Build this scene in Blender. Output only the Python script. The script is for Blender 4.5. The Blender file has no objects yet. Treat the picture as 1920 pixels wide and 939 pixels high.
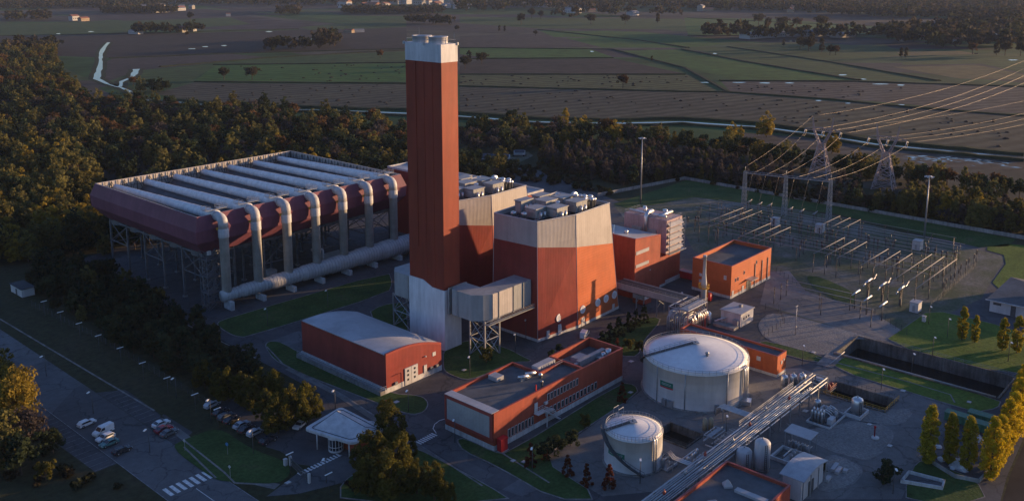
import bpy, bmesh, math, random
import numpy as np
from mathutils import Vector, Matrix
from mathutils.geometry import delaunay_2d_cdt

SC = bpy.context.scene
COL = SC.collection
R = math.radians

# ------------------------------------------------------------------ camera, sky, sun, exposure
CAM_H = 110.0
PITCH = math.atan(321.0 / 1730.0)
YAW = R(41.8)
HAZE = 0.00003
SUN_DIR, SUN_EL = -28.0, 5.5          # direction towards the sun in the plan, and its height

cam = bpy.data.cameras.new('camera')
cam.sensor_width = 36.0
cam.lens = 36.0 * 1730.0 / 1920.0
cam.shift_y = -198.5 / 1920.0
cam.clip_start = 1.0
cam.clip_end = 40000.0
cam_ob = bpy.data.objects.new('camera', cam)
cam_ob.location = (0, 0, CAM_H)
cam_ob.rotation_euler = (R(90) - PITCH, 0, YAW - R(90))
COL.objects.link(cam_ob)
SC.camera = cam_ob

world = bpy.data.worlds.new('World')
SC.world = world
world.use_nodes = True
nt = world.node_tree
sky = nt.nodes.new('ShaderNodeTexSky')
sky.sky_type = 'NISHITA'
sky.sun_disc = False
sky.sun_elevation = R(SUN_EL)
sky.sun_rotation = R(90 - SUN_DIR)
sky.air_density = 1.0
sky.dust_density = 0.6
sky.ozone_density = 2.0
tint = nt.nodes.new('ShaderNodeVectorMath'); tint.operation = 'MULTIPLY'
tint.inputs[1].default_value = (0.90, 0.99, 1.46)
nt.links.new(sky.outputs[0], tint.inputs[0])
nt.links.new(tint.outputs[0], nt.nodes['Background'].inputs[0])
nt.nodes['Background'].inputs[1].default_value = 0.125

sun = bpy.data.lights.new('sun', 'SUN')
sun.energy = 5.0
sun.angle = R(0.6)
sun.color = (1.0, 0.63, 0.32)
sun_ob = bpy.data.objects.new('sun', sun)
sv = Vector((math.cos(R(SUN_DIR)) * math.cos(R(SUN_EL)), math.sin(R(SUN_DIR)) * math.cos(R(SUN_EL)), math.sin(R(SUN_EL))))
sun_ob.rotation_euler = sv.to_track_quat('Z', 'Y').to_euler()
sun_ob.location = (300, -100, 200)
COL.objects.link(sun_ob)

SC.view_settings.view_transform = 'Standard'
SC.view_settings.look = 'None'
SC.view_settings.gamma = 1.0
SC.view_settings.use_curve_mapping = False
SC.view_settings.exposure = 0.80
SC.cycles.max_bounces = 5
SC.cycles.volume_bounces = 0
SC.cycles.use_denoising = True

# ------------------------------------------------------------------ helpers
def site(px, py, z=0.0):
    """ground survey: plan position of a point of the photograph lying at height z"""
    a = (px - 960.0) / 1730.0
    b = (py - 271.0) / 1730.0
    fw = math.cos(PITCH) - b * math.sin(PITCH)
    up = -math.sin(PITCH) - b * math.cos(PITCH)
    t = (z - CAM_H) / up
    f, r = fw * t, a * t
    return (f * math.cos(YAW) + r * math.sin(YAW), f * math.sin(YAW) - r * math.cos(YAW))

def tag(o, label=None, cat=None, group=None, kind=None):
    if label: o['label'] = label
    if cat: o['category'] = cat
    if group: o['group'] = group
    if kind: o['kind'] = kind
    return o

def thing(name, label, cat, loc=(0, 0, 0), group=None, rz=0.0):
    o = bpy.data.objects.new(name, None)
    o.empty_display_size = 0.5
    o.location = loc
    o.rotation_euler = (0, 0, rz)
    COL.objects.link(o)
    return tag(o, label, cat, group)

def children_of(o):
    return [c for c in bpy.data.objects if c.parent == o]

def copy_thing(root, kids, loc, rz=0.0, label=None, group=None, scale=None):
    """a copy of a thing, its parts and their sub-parts (kids: list of (part, [sub-parts]))"""
    r = root.copy(); COL.objects.link(r)
    r.location = loc; r.rotation_euler = (0, 0, rz)
    if scale: r.scale = scale
    if label: r['label'] = label
    if group: r['group'] = group
    for p, subs in kids:
        c = p.copy(); COL.objects.link(c); c.parent = r
        for s in subs:
            d = s.copy(); COL.objects.link(d); d.parent = c
    return r

def kids_of(root):
    return [(c, children_of(c)) for c in children_of(root)]

class MB:
    """collects shapes and links them as ONE mesh object"""
    def __init__(self):
        self.v, self.f, self.m, self.s = [], [], [], []
    def add(self, verts, faces, mi=0, smooth=False):
        n = len(self.v)
        self.v += [tuple(p) for p in verts]
        for f in faces:
            self.f.append(tuple(i + n for i in f)); self.m.append(mi); self.s.append(smooth)
        return self
    def box(self, x0, x1, y0, y1, z0, z1, mi=0):
        if x0 > x1: x0, x1 = x1, x0
        if y0 > y1: y0, y1 = y1, y0
        v = [(x0, y0, z0), (x1, y0, z0), (x1, y1, z0), (x0, y1, z0), (x0, y0, z1), (x1, y0, z1), (x1, y1, z1), (x0, y1, z1)]
        return self.add(v, [(3, 2, 1, 0), (4, 5, 6, 7), (0, 1, 5, 4), (1, 2, 6, 5), (2, 3, 7, 6), (3, 0, 4, 7)], mi)
    def cbox(self, cx, cy, z0, lx, ly, h, rz=0, mi=0):
        c, s = math.cos(rz), math.sin(rz)
        v = []
        for z in (z0, z0 + h):
            for sx, sy in ((-1, -1), (1, -1), (1, 1), (-1, 1)):
                x, y = sx * lx / 2, sy * ly / 2
                v.append((cx + x * c - y * s, cy + x * s + y * c, z))
        return self.add(v, [(3, 2, 1, 0), (4, 5, 6, 7), (0, 1, 5, 4), (1, 2, 6, 5), (2, 3, 7, 6), (3, 0, 4, 7)], mi)
    def prism(self, poly, z0, z1, mi=0, top=True, bottom=True):
        a = sum(poly[i][0] * poly[(i + 1) % len(poly)][1] - poly[(i + 1) % len(poly)][0] * poly[i][1] for i in range(len(poly)))
        if a < 0: poly = poly[::-1]
        n = len(poly)
        v = [(p[0], p[1], z0) for p in poly] + [(p[0], p[1], z1) for p in poly]
        f = [(i, (i + 1) % n, n + (i + 1) % n, n + i) for i in range(n)]
        if top: f.append(tuple(range(n, 2 * n)))
        if bottom: f.append(tuple(reversed(range(n))))
        return self.add(v, f, mi)
    def loft(self, rings, mi=0, cap=True, smooth=False, closed=True):
        n = len(rings[0]); v = []; f = []
        for r in rings: v += list(r)
        for k in range(len(rings) - 1):
            for i in range(n if closed else n - 1):
                j = (i + 1) % n
                f.append((k * n + i, k * n + j, (k + 1) * n + j, (k + 1) * n + i))
        if cap:
            f.append(tuple(reversed(range(n)))); f.append(tuple(range((len(rings) - 1) * n, len(rings) * n)))
        return self.add(v, f, mi, smooth)
    def tube(self, pts, r, n=8, mi=0, smooth=True, cap=True):
        pts = [Vector(p) for p in pts]
        rad = r if isinstance(r, (list, tuple)) else [r] * len(pts)
        rings = []
        up = None
        for i, p in enumerate(pts):
            d = (pts[min(i + 1, len(pts) - 1)] - pts[max(i - 1, 0)])
            if d.length < 1e-6: d = Vector((0, 0, 1))
            d.normalize()
            if up is None:
                up = Vector((0, 0, 1)) if abs(d.z) < 0.9 else Vector((1, 0, 0))
            a = d.cross(up)
            if a.length < 1e-4: a = d.cross(Vector((0, 1, 0)))
            a.normalize(); b = a.cross(d); b.normalize(); up = b
            rings.append([tuple(p + (a * math.cos(2 * math.pi * k / n) + b * math.sin(2 * math.pi * k / n)) * rad[i]) for k in range(n)])
        return self.loft(rings, mi, cap, smooth)
    def bar(self, p0, p1, w, mi=0):
        return self.tube([p0, p1], w * 0.7071, 4, mi, False)
    def lathe(self, cx, cy, prof, n=32, mi=0, smooth=True, cap=True):
        rings = [[(cx + r * math.cos(2 * math.pi * k / n), cy + r * math.sin(2 * math.pi * k / n), z) for k in range(n)] for r, z in prof]
        return self.loft(rings, mi, cap, smooth)
    def quad(self, a, b, c, d, mi=0):
        return self.add([a, b, c, d], [(0, 1, 2, 3)], mi)
    def lattice(self, c0, c1, r, rb, mi=0, bays=6):
        """square lattice mast: c0/c1 = (x, y, z, half width) bottom and top"""
        P = []
        for k in range(bays + 1):
            t = k / bays
            x, y, z, h = [c0[i] + (c1[i] - c0[i]) * t for i in range(4)]
            P.append([(x - h, y - h, z), (x + h, y - h, z), (x + h, y + h, z), (x - h, y + h, z)])
        for i in range(4): self.bar(P[0][i], P[-1][i], r, mi)
        for k in range(bays):
            for i in range(4):
                j = (i + 1) % 4
                self.bar(P[k][i], P[k + 1][j], rb, mi); self.bar(P[k][j], P[k + 1][i], rb, mi)
                self.bar(P[k + 1][i], P[k + 1][j], rb, mi)
        return self
    def build(self, name, mats, parent=None, link=True):
        o = mesh_obj(name, self, mats, parent)
        return o

def mesh_obj(name, mb, mats, parent=None):
    me = bpy.data.meshes.new(name)
    off = (0, 0, 0)
    p = parent
    while p is not None and p.parent is not None: p = p.parent
    if p is not None: off = tuple(p.location)
    v = [(a - off[0], b - off[1], c - off[2]) for a, b, c in mb.v]
    me.from_pydata(v, [], mb.f)
    if not isinstance(mats, (list, tuple)): mats = [mats]
    for m in mats: me.materials.append(m)
    me.polygons.foreach_set('material_index', mb.m)
    me.polygons.foreach_set('use_smooth', mb.s)
    me.update()
    o = bpy.data.objects.new(name, me)
    COL.objects.link(o)
    if parent is not None: o.parent = parent
    return o

def struct(name, mb, mats):
    return tag(mb.build(name, mats), kind='structure')

def smooth_poly(pts, it=2):
    for _ in range(it):
        q = []
        for i in range(len(pts)):
            a, b = pts[i], pts[(i + 1) % len(pts)]
            q.append((a[0] * .78 + b[0] * .22, a[1] * .78 + b[1] * .22))
            q.append((a[0] * .22 + b[0] * .78, a[1] * .22 + b[1] * .78))
        pts = q
    return pts

def grow(poly, d):
    a = sum(poly[i][0] * poly[(i + 1) % len(poly)][1] - poly[(i + 1) % len(poly)][0] * poly[i][1] for i in range(len(poly)))
    if a < 0: poly = poly[::-1]
    out = []
    n = len(poly)
    for i in range(n):
        p0, p1, p2 = Vector(poly[i - 1]), Vector(poly[i]), Vector(poly[(i + 1) % n])
        e1, e2 = (p1 - p0), (p2 - p1)
        if e1.length < 1e-6 or e2.length < 1e-6: out.append(tuple(p1)); continue
        n1 = Vector((e1.y, -e1.x)).normalized(); n2 = Vector((e2.y, -e2.x)).normalized()
        m = n1 + n2
        if m.length < 1e-3: m = n1
        m.normalize()
        k = d / max(0.45, m.dot(n1))
        out.append((p1.x + m.x * k, p1.y + m.y * k))
    return out

def inside(p, poly):
    x, y = p; c = False; n = len(poly)
    for i in range(n):
        x0, y0 = poly[i]; x1, y1 = poly[i - 1]
        if (y0 > y) != (y1 > y) and x < (x1 - x0) * (y - y0) / (y1 - y0) + x0: c = not c
    return c

def sheet(mb, poly, z, holes=(), mi=0):
    """flat sheet with holes"""
    loops = [list(poly)] + [list(h) for h in holes]
    vs, fs, n = [], [], 0
    edges = []
    for l in loops:
        k = len(l)
        vs += [Vector((p[0], p[1])) for p in l]
        edges += [(n + i, n + (i + 1) % k) for i in range(k)]
        n += k
    V, E, F, *_ = delaunay_2d_cdt(vs, edges, [], 0, 1e-5)
    keep = []
    for f in F:
        c = (sum(V[i].x for i in f) / len(f), sum(V[i].y for i in f) / len(f))
        if inside(c, loops[0]) and not any(inside(c, h) for h in loops[1:]):
            a = sum(V[f[i]].x * V[f[(i + 1) % len(f)]].y - V[f[(i + 1) % len(f)]].x * V[f[i]].y for i in range(len(f)))
            keep.append(tuple(f) if a > 0 else tuple(reversed(f)))
    mb.add([(v.x, v.y, z) for v in V], keep, mi)
    return mb

# ------------------------------------------------------------------ materials
def pmat(name, col, rough=.75, var=.18, scale=.6, stain=0.0, ribs=None, metal=0.0, spec=.3, bump=0.0, bscale=8.0, rand=0.0, lines=None):
    """procedural surface: base colour with two sizes of blotches, optional ribs ('v'/'h', pitch m) and bump"""
    m = bpy.data.materials.new(name); m.use_nodes = True
    n, l = m.node_tree.nodes, m.node_tree.links
    b = n['Principled BSDF']
    b.inputs['Roughness'].default_value = rough
    b.inputs['Metallic'].default_value = metal
    b.inputs['Specular IOR Level'].default_value = spec
    tc = n.new('ShaderNodeTexCoord')
    def noise(s, d=4):
        t = n.new('ShaderNodeTexNoise'); t.inputs['Scale'].default_value = s; t.inputs['Detail'].default_value = d
        l.new(tc.outputs['Object'], t.inputs['Vector']); return t
    def maprange(src, lo, hi, a=.3, c=.7):
        r = n.new('ShaderNodeMapRange'); r.inputs[1].default_value = a; r.inputs[2].default_value = c
        r.inputs[3].default_value = lo; r.inputs[4].default_value = hi
        l.new(src, r.inputs[0]); return r.outputs[0]
    def mul(a, bb):
        r = n.new('ShaderNodeMath'); r.operation = 'MULTIPLY'; l.new(a, r.inputs[0])
        if isinstance(bb, float): r.inputs[1].default_value = bb
        else: l.new(bb, r.inputs[1])
        return r.outputs[0]
    f = maprange(noise(scale).outputs[0], 1 - var, 1 + var)
    f = mul(f, maprange(noise(scale * 7, 3).outputs[0], 1 - var * .5, 1 + var * .5))
    if stain:
        mp = n.new('ShaderNodeMapping'); mp.inputs['Scale'].default_value = (1, 1, .12)
        l.new(tc.outputs['Object'], mp.inputs[0])
        t = n.new('ShaderNodeTexNoise'); t.inputs['Scale'].default_value = scale * 3 + .25; t.inputs['Detail'].default_value = 6; t.inputs['Roughness'].default_value = .62
        l.new(mp.outputs[0], t.inputs['Vector'])
        f = mul(f, maprange(t.outputs[0], 1 - stain, 1 + stain * .3, .35, .65))
    if rand:
        oi = n.new('ShaderNodeObjectInfo')
        f = mul(f, maprange(oi.outputs['Random'], 1 - rand, 1 + rand, 0, 1))
    h = None
    if ribs:
        kind, pitch = ribs
        dot = n.new('ShaderNodeVectorMath'); dot.operation = 'DOT_PRODUCT'
        k = 2 * math.pi / pitch
        dot.inputs[1].default_value = (k, k, 0) if kind == 'v' else ((0, 0, k) if kind == 'h' else (k if kind == 'x' else 0, k if kind == 'y' else 0, 0))
        l.new(tc.outputs['Object'], dot.inputs[0])
        s = n.new('ShaderNodeMath'); s.operation = 'SINE'; l.new(dot.outputs['Value'], s.inputs[0])
        h = s.outputs[0]
        f = mul(f, maprange(h, .985, 1.012, -1, 1))
        # panel joints / sheet to sheet tint
        sn = n.new('ShaderNodeVectorMath'); sn.operation = 'SNAP'
        sn.inputs[1].default_value = (2.4, 2.4, 7.5) if kind == 'v' else (7.5, 7.5, 1.8)
        l.new(tc.outputs['Object'], sn.inputs[0])
        wn = n.new('ShaderNodeTexWhiteNoise'); wn.noise_dimensions = '3D'
        l.new(sn.outputs[0], wn.inputs['Vector'])
        f = mul(f, maprange(wn.outputs['Value'], .96, 1.04, 0, 1))
    mx = n.new('ShaderNodeVectorMath'); mx.operation = 'SCALE'
    mx.inputs[0].default_value = col
    l.new(f, mx.inputs['Scale'])
    l.new(mx.outputs[0], b.inputs['Base Color'])
    if h is not None or bump:
        bp = n.new('ShaderNodeBump')
        bp.inputs['Distance'].default_value = 0.08 if h is not None else bump
        bp.inputs['Strength'].default_value = 0.10 if h is not None else 0.5
        l.new(h if h is not None else noise(bscale, 5).outputs[0], bp.inputs['Height'])
        l.new(bp.outputs[0], b.inputs['Normal'])
    rr = n.new('ShaderNodeMapRange'); rr.inputs[3].default_value = max(.05, rough - .1); rr.inputs[4].default_value = min(1, rough + .1)
    l.new(noise(scale * 2.3, 3).outputs[0], rr.inputs[0]); l.new(rr.outputs[0], b.inputs['Roughness'])
    return m

def worn_ground(name, col, patch=.18, crack=.55, scale=.035):
    """asphalt: repaired rectangles, stains, tyre polish and cracks"""
    m = bpy.data.materials.new(name); m.use_nodes = True
    n, l = m.node_tree.nodes, m.node_tree.links
    b = n['Principled BSDF']; b.inputs['Roughness'].default_value = .9; b.inputs['Specular IOR Level'].default_value = .25
    tc = n.new('ShaderNodeTexCoord'); P = tc.outputs['Object']
    def rng_(src, lo, hi, a, c):
        r = n.new('ShaderNodeMapRange'); r.inputs[1].default_value = a; r.inputs[2].default_value = c; r.inputs[3].default_value = lo; r.inputs[4].default_value = hi
        l.new(src, r.inputs[0]); return r.outputs[0]
    def mul(a, c):
        r = n.new('ShaderNodeMath'); r.operation = 'MULTIPLY'; l.new(a, r.inputs[0]); l.new(c, r.inputs[1]); return r.outputs[0]
    v = n.new('ShaderNodeTexVoronoi'); v.distance = 'CHEBYCHEV'; v.inputs['Scale'].default_value = scale; l.new(P, v.inputs['Vector'])
    sp = n.new('ShaderNodeSeparateColor'); l.new(v.outputs['Color'], sp.inputs[0])
    f = rng_(sp.outputs[0], 1 - patch, 1 + patch, 0, 1)
    for sc_, am in ((.05, .22), (.5, .16), (4.0, .12)):
        t = n.new('ShaderNodeTexNoise'); t.inputs['Scale'].default_value = sc_; t.inputs['Detail'].default_value = 7; t.inputs['Roughness'].default_value = .65; l.new(P, t.inputs['Vector'])
        f = mul(f, rng_(t.outputs[0], 1 - am, 1 + am, .3, .7))
    d = n.new('ShaderNodeTexNoise'); d.inputs['Scale'].default_value = .4; d.inputs['Detail'].default_value = 4; l.new(P, d.inputs['Vector'])
    mx = n.new('ShaderNodeVectorMath'); mx.operation = 'MULTIPLY_ADD'; mx.inputs[1].default_value = (5, 5, 0); l.new(d.outputs['Color'], mx.inputs[0]); l.new(P, mx.inputs[2])
    c = n.new('ShaderNodeTexVoronoi'); c.feature = 'DISTANCE_TO_EDGE'; c.inputs['Scale'].default_value = .09; l.new(mx.outputs[0], c.inputs['Vector'])
    f = mul(f, rng_(c.outputs['Distance'], crack, 1, 0, .02))
    s_ = n.new('ShaderNodeVectorMath'); s_.operation = 'SCALE'; s_.inputs[0].default_value = col; l.new(f, s_.inputs['Scale']); l.new(s_.outputs[0], b.inputs['Base Color'])
    return m

def ground_mat(name, cols, scale, fine=.6, rows=None, bump=.25, rough=.95):
    """soil / grass: three colours mixed by two noises, optional crop rows (angle, pitch, contrast)"""
    m = bpy.data.materials.new(name); m.use_nodes = True
    n, l = m.node_tree.nodes, m.node_tree.links
    b = n['Principled BSDF']; b.inputs['Roughness'].default_value = rough; b.inputs['Specular IOR Level'].default_value = .15
    tc = n.new('ShaderNodeTexCoord')
    t1 = n.new('ShaderNodeTexNoise'); t1.inputs['Scale'].default_value = scale; t1.inputs['Detail'].default_value = 6; t1.inputs['Roughness'].default_value = .62
    t2 = n.new('ShaderNodeTexNoise'); t2.inputs['Scale'].default_value = fine; t2.inputs['Detail'].default_value = 6; t2.inputs['Roughness'].default_value = .7
    for t in (t1, t2): l.new(tc.outputs['Object'], t.inputs['Vector'])
    cr = n.new('ShaderNodeValToRGB')
    e = cr.color_ramp.elements
    e[0].position = .3; e[0].color = (*cols[0], 1)
    e[1].position = .72; e[1].color = (*cols[-1], 1)
    if len(cols) > 2:
        for i, c in enumerate(cols[1:-1]):
            x = e.new(.3 + .42 * (i + 1) / (len(cols) - 1)); x.color = (*c, 1)
    l.new(t1.outputs[0], cr.inputs[0])
    mr = n.new('ShaderNodeMapRange'); mr.inputs[1].default_value = .3; mr.inputs[2].default_value = .7; mr.inputs[3].default_value = .62; mr.inputs[4].default_value = 1.38
    l.new(t2.outputs[0], mr.inputs[0])
    fac = mr.outputs[0]
    if rows:
        ang, pitch, con = rows
        dot = n.new('ShaderNodeVectorMath'); dot.operation = 'DOT_PRODUCT'
        k = 2 * math.pi / pitch
        dot.inputs[1].default_value = (k * math.cos(R(ang)), k * math.sin(R(ang)), 0)
        nz = n.new('ShaderNodeTexNoise'); nz.inputs['Scale'].default_value = .03; l.new(tc.outputs['Object'], nz.inputs['Vector'])
        ad = n.new('ShaderNodeMath'); ad.operation = 'MULTIPLY_ADD'; ad.inputs[1].default_value = 5.0
        l.new(tc.outputs['Object'], dot.inputs[0]); l.new(nz.outputs[0], ad.inputs[0]); l.new(dot.outputs['Value'], ad.inputs[2])
        s = n.new('ShaderNodeMath'); s.operation = 'SINE'; l.new(ad.outputs[0], s.inputs[0])
        m2 = n.new('ShaderNodeMapRange'); m2.inputs[1].default_value = -1; m2.inputs[3].default_value = 1 - con; m2.inputs[4].default_value = 1 + con
        l.new(s.outputs[0], m2.inputs[0])
        mm = n.new('ShaderNodeMath'); mm.operation = 'MULTIPLY'; l.new(fac, mm.inputs[0]); l.new(m2.outputs[0], mm.inputs[1]); fac = mm.outputs[0]
    sc = n.new('ShaderNodeVectorMath'); sc.operation = 'SCALE'
    l.new(cr.outputs[0], sc.inputs[0]); l.new(fac, sc.inputs['Scale']); l.new(sc.outputs[0], b.inputs['Base Color'])
    if bump:
        bp = n.new('ShaderNodeBump'); bp.inputs['Distance'].default_value = bump; bp.inputs['Strength'].default_value = .6
        l.new(t2.outputs[0], bp.inputs['Height']); l.new(bp.outputs[0], b.inputs['Normal'])
    return m

def leaf_mat(name, c1, c2, rand=.35, attr=False):
    m = bpy.data.materials.new(name); m.use_nodes = True
    n, l = m.node_tree.nodes, m.node_tree.links
    b = n['Principled BSDF']; b.inputs['Roughness'].default_value = .85; b.inputs['Specular IOR Level'].default_value = .12
    tc = n.new('ShaderNodeTexCoord')
    t = n.new('ShaderNodeTexNoise'); t.inputs['Scale'].default_value = .55; t.inputs['Detail'].default_value = 5
    l.new(tc.outputs['Object'], t.inputs['Vector'])
    mr = n.new('ShaderNodeMapRange'); mr.inputs[1].default_value = .33; mr.inputs[2].default_value = .67; l.new(t.outputs[0], mr.inputs[0])
    mx = n.new('ShaderNodeMix'); mx.data_type = 'RGBA'
    mx.inputs['A'].default_value = (*c1, 1); mx.inputs['B'].default_value = (*c2, 1)
    l.new(mr.outputs[0], mx.inputs['Factor'])
    col = mx.outputs['Result']
    if attr:
        at = n.new('ShaderNodeAttribute'); at.attribute_name = 'tint'
        m3 = n.new('ShaderNodeMix'); m3.data_type = 'RGBA'; m3.blend_type = 'MULTIPLY'; m3.inputs['Factor'].default_value = 1
        l.new(at.outputs['Color'], m3.inputs['B']); m3.inputs['A'].default_value = (1, 1, 1, 1)
        mr2 = n.new('ShaderNodeMapRange'); mr2.inputs[1].default_value = .3; mr2.inputs[2].default_value = .7; mr2.inputs[3].default_value = .6; mr2.inputs[4].default_value = 1.4
        l.new(t.outputs[0], mr2.inputs[0])
        sc = n.new('ShaderNodeVectorMath'); sc.operation = 'SCALE'
        l.new(at.outputs['Color'], sc.inputs[0]); l.new(mr2.outputs[0], sc.inputs['Scale'])
        l.new(sc.outputs[0], b.inputs['Base Color'])
    else:
        oi = n.new('ShaderNodeObjectInfo')
        r2 = n.new('ShaderNodeMapRange'); r2.inputs[3].default_value = 1 - rand; r2.inputs[4].default_value = 1 + rand
        l.new(oi.outputs['Random'], r2.inputs[0])
        sc = n.new('ShaderNodeVectorMath'); sc.operation = 'SCALE'
        l.new(col, sc.inputs[0]); l.new(r2.outputs[0], sc.inputs['Scale'])
        l.new(sc.outputs[0], b.inputs['Base Color'])
    tr = n.new('ShaderNodeBsdfTranslucent'); l.new(sc.outputs[0], tr.inputs['Color'])
    ms = n.new('ShaderNodeMixShader'); ms.inputs[0].default_value = .38
    l.new(b.outputs[0], ms.inputs[1]); l.new(tr.outputs[0], ms.inputs[2]); l.new(ms.outputs[0], n['Material Output'].inputs['Surface'])
    return m

M = {}
M['red'] = pmat('red_cladding', (.245, .043, .034), .5, .12, .08, .16, ('v', .5))
M['acccasing'] = pmat('sky_sheen_red_casing', (.165, .058, .085), .65, .12, .09, .14, ('v', .5), spec=.25)  # red casing with the blue sheen of the sky mixed into its colour
M['red_h'] = pmat('sunlit_red_cladding_horizontal', (.46, .115, .040), .5, .10, .08, .10, ('h', .9))  # sunlit brightness of the boiler and relay house walls put into the red
M['orange'] = pmat('orange_plaster', (.44, .105, .036), .7, .12, .15, .2)
M['redplain'] = pmat('red_plaster', (.31, .062, .034), .7, .14, .15, .2)
M['redcap'] = pmat('red_capping', (.30, .06, .045), .5, .1, .4)
M['chimred'] = pmat('chimney_red', (.25, .038, .018), .6, .09, .05, .18, ('v', .5))
M['band'] = pmat('grey_cladding', (.40, .37, .35), .55, .08, .1, .12, ('v', 1.1))
M['duct'] = pmat('grey_duct_sheet', (.30, .31, .31), .5, .10, .12, .15, ('v', 1.3))
M['white'] = pmat('white_paint', (.50, .50, .50), .55, .08, .12, .22)
M['chimwhite'] = pmat('chimney_white', (.68, .69, .71), .6, .08, .1, .22)
M['plinth'] = pmat('white_plinth', (.50, .50, .49), .8, .15, .4, .25)
M['conc'] = pmat('concrete', (.26, .255, .24), .9, .22, .25, .3, bump=.02)
M['concdark'] = pmat('stained_concrete', (.13, .125, .115), .9, .35, .3, .5)
M['roof'] = pmat('roof_felt', (.10, .105, .11), .9, .28, .12, bump=.02)
M['roofdark'] = pmat('roof_membrane', (.055, .06, .065), .85, .25, .2)
M['rooflight'] = pmat('pale_roof_sheet', (.36, .36, .37), .55, .16, .1, ribs=('y', 1.2))
M['rooflightx'] = pmat('pale_vault_sheet', (.36, .37, .39), .5, .16, .1, ribs=('y', .8))
M['steel'] = pmat('galvanised_steel', (.32, .33, .34), .45, .15, .8, metal=.55)
M['steeldark'] = pmat('dark_steel', (.085, .09, .095), .6, .2, .8, metal=.3)
M['bus'] = pmat('busbar_tube', (.27, .265, .265), .6, .1, .7)
M['rackpipe'] = pmat('dull_pipe_lagging', (.36, .36, .36), .5, .2, .5, metal=.35)
M['bandwhite'] = pmat('white_top_band', (.56, .565, .58), .6, .08, .12, .2)
M['alu'] = pmat('aluminium_lagging', (.60, .60, .60), .34, .10, .7, metal=.8)
M['lag'] = pmat('duct_lagging', (.46, .46, .46), .6, .10, .35, .16, ('h', 1.6))
M['laghi'] = pmat('white_lagging', (.66, .66, .67), .75, .12, .5, .12)
M['accsteel'] = pmat('underside_shade_steel', (.13, .135, .145), .65, .2, .8, metal=.2)  # galvanised steel coloured darker for the shadow under the condenser
M['black'] = pmat('black_opening', (.012, .012, .014), .9, .2, 1)
M['glass'] = pmat('window_glass', (.03, .035, .045), .12, .2, 1, spec=.6)
M['louvre'] = pmat('pale_louvre', (.36, .35, .33), .6, .1, .3, ribs=('v', 1.0))
M['insul'] = pmat('porcelain', (.07, .05, .045), .3, .2, 2)
M['redbright'] = pmat('bright_red_paint', (.42, .02, .025), .5, .15, 1)
M['yellow'] = pmat('yellow_rail', (.50, .27, .03), .55, .15, 1)
M['green'] = pmat('green_paint', (.05, .16, .10), .55, .2, .8, .2)
M['sgreen'] = pmat('sign_green', (.01, .14, .09), .5, .08, 1)
M['sred'] = pmat('sign_red', (.42, .03, .05), .5, .08, 1)
M['blue'] = pmat('blue_panel', (.06, .20, .38), .5, .15, 1)
M['bark'] = pmat('bark', (.06, .045, .035), .95, .3, 2)
M['asphalt'] = worn_ground('asphalt', (.078, .078, .082), .16, .6)
M['asphalt2'] = worn_ground('patched_asphalt', (.105, .105, .108), .22, .5)
M['paving'] = worn_ground('concrete_paving', (.165, .16, .152), .14, .7)
M['yard'] = worn_ground('worn_yard_asphalt', (.125, .124, .122), .16, .6)
M['kerb'] = pmat('kerb_stone', (.175, .17, .165), .9, .4, .4)
M['paint'] = pmat('road_paint', (.62, .62, .60), .7, .25, 1.5)
M['oldpaint'] = pmat('worn_paint', (.24, .24, .24), .8, .5, .8)
M['gravel'] = ground_mat('gravel', [(.16, .16, .155), (.205, .20, .19), (.25, .245, .23)], .06, 1.8)
M['yardsoil'] = ground_mat('yard_soil', [(.05, .075, .032), (.085, .10, .06), (.13, .13, .105), (.23, .225, .205)], .06, .9)
M['grass'] = ground_mat('lawn', [(.024, .050, .016), (.038, .074, .020), (.050, .088, .026), (.085, .085, .042)], .11, 1.1)
M['grass2'] = ground_mat('sun_painted_lawn', [(.055, .092, .018), (.080, .135, .022), (.10, .15, .028), (.13, .13, .05)], .09, 1.0)  # lawn copy with sunlight painted in as a brighter yellow green
M['water'] = pmat('water', (.03, .035, .04), .06, .2, .1, spec=.6)
M['darkwater'] = pmat('basin_water', (.015, .015, .014), .12, .3, .2, spec=.5)
# ------------------------------------------------------------------ ground, fields, water
BASIN = [(253.8, 55.8), (271.0, 55.8), (271.0, 99.4), (253.8, 99.4)]
SETTLE = [(226.6, 75.3), (235.2, 75.3), (235.2, 91.4), (226.6, 91.4)]
PIT = [(177.0, 103.4), (185.0, 103.4), (185.0, 112.5), (177.0, 112.5)]
HOLES = [BASIN, SETTLE, PIT]

def S(*pts): return [site(*p) for p in pts]

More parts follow.
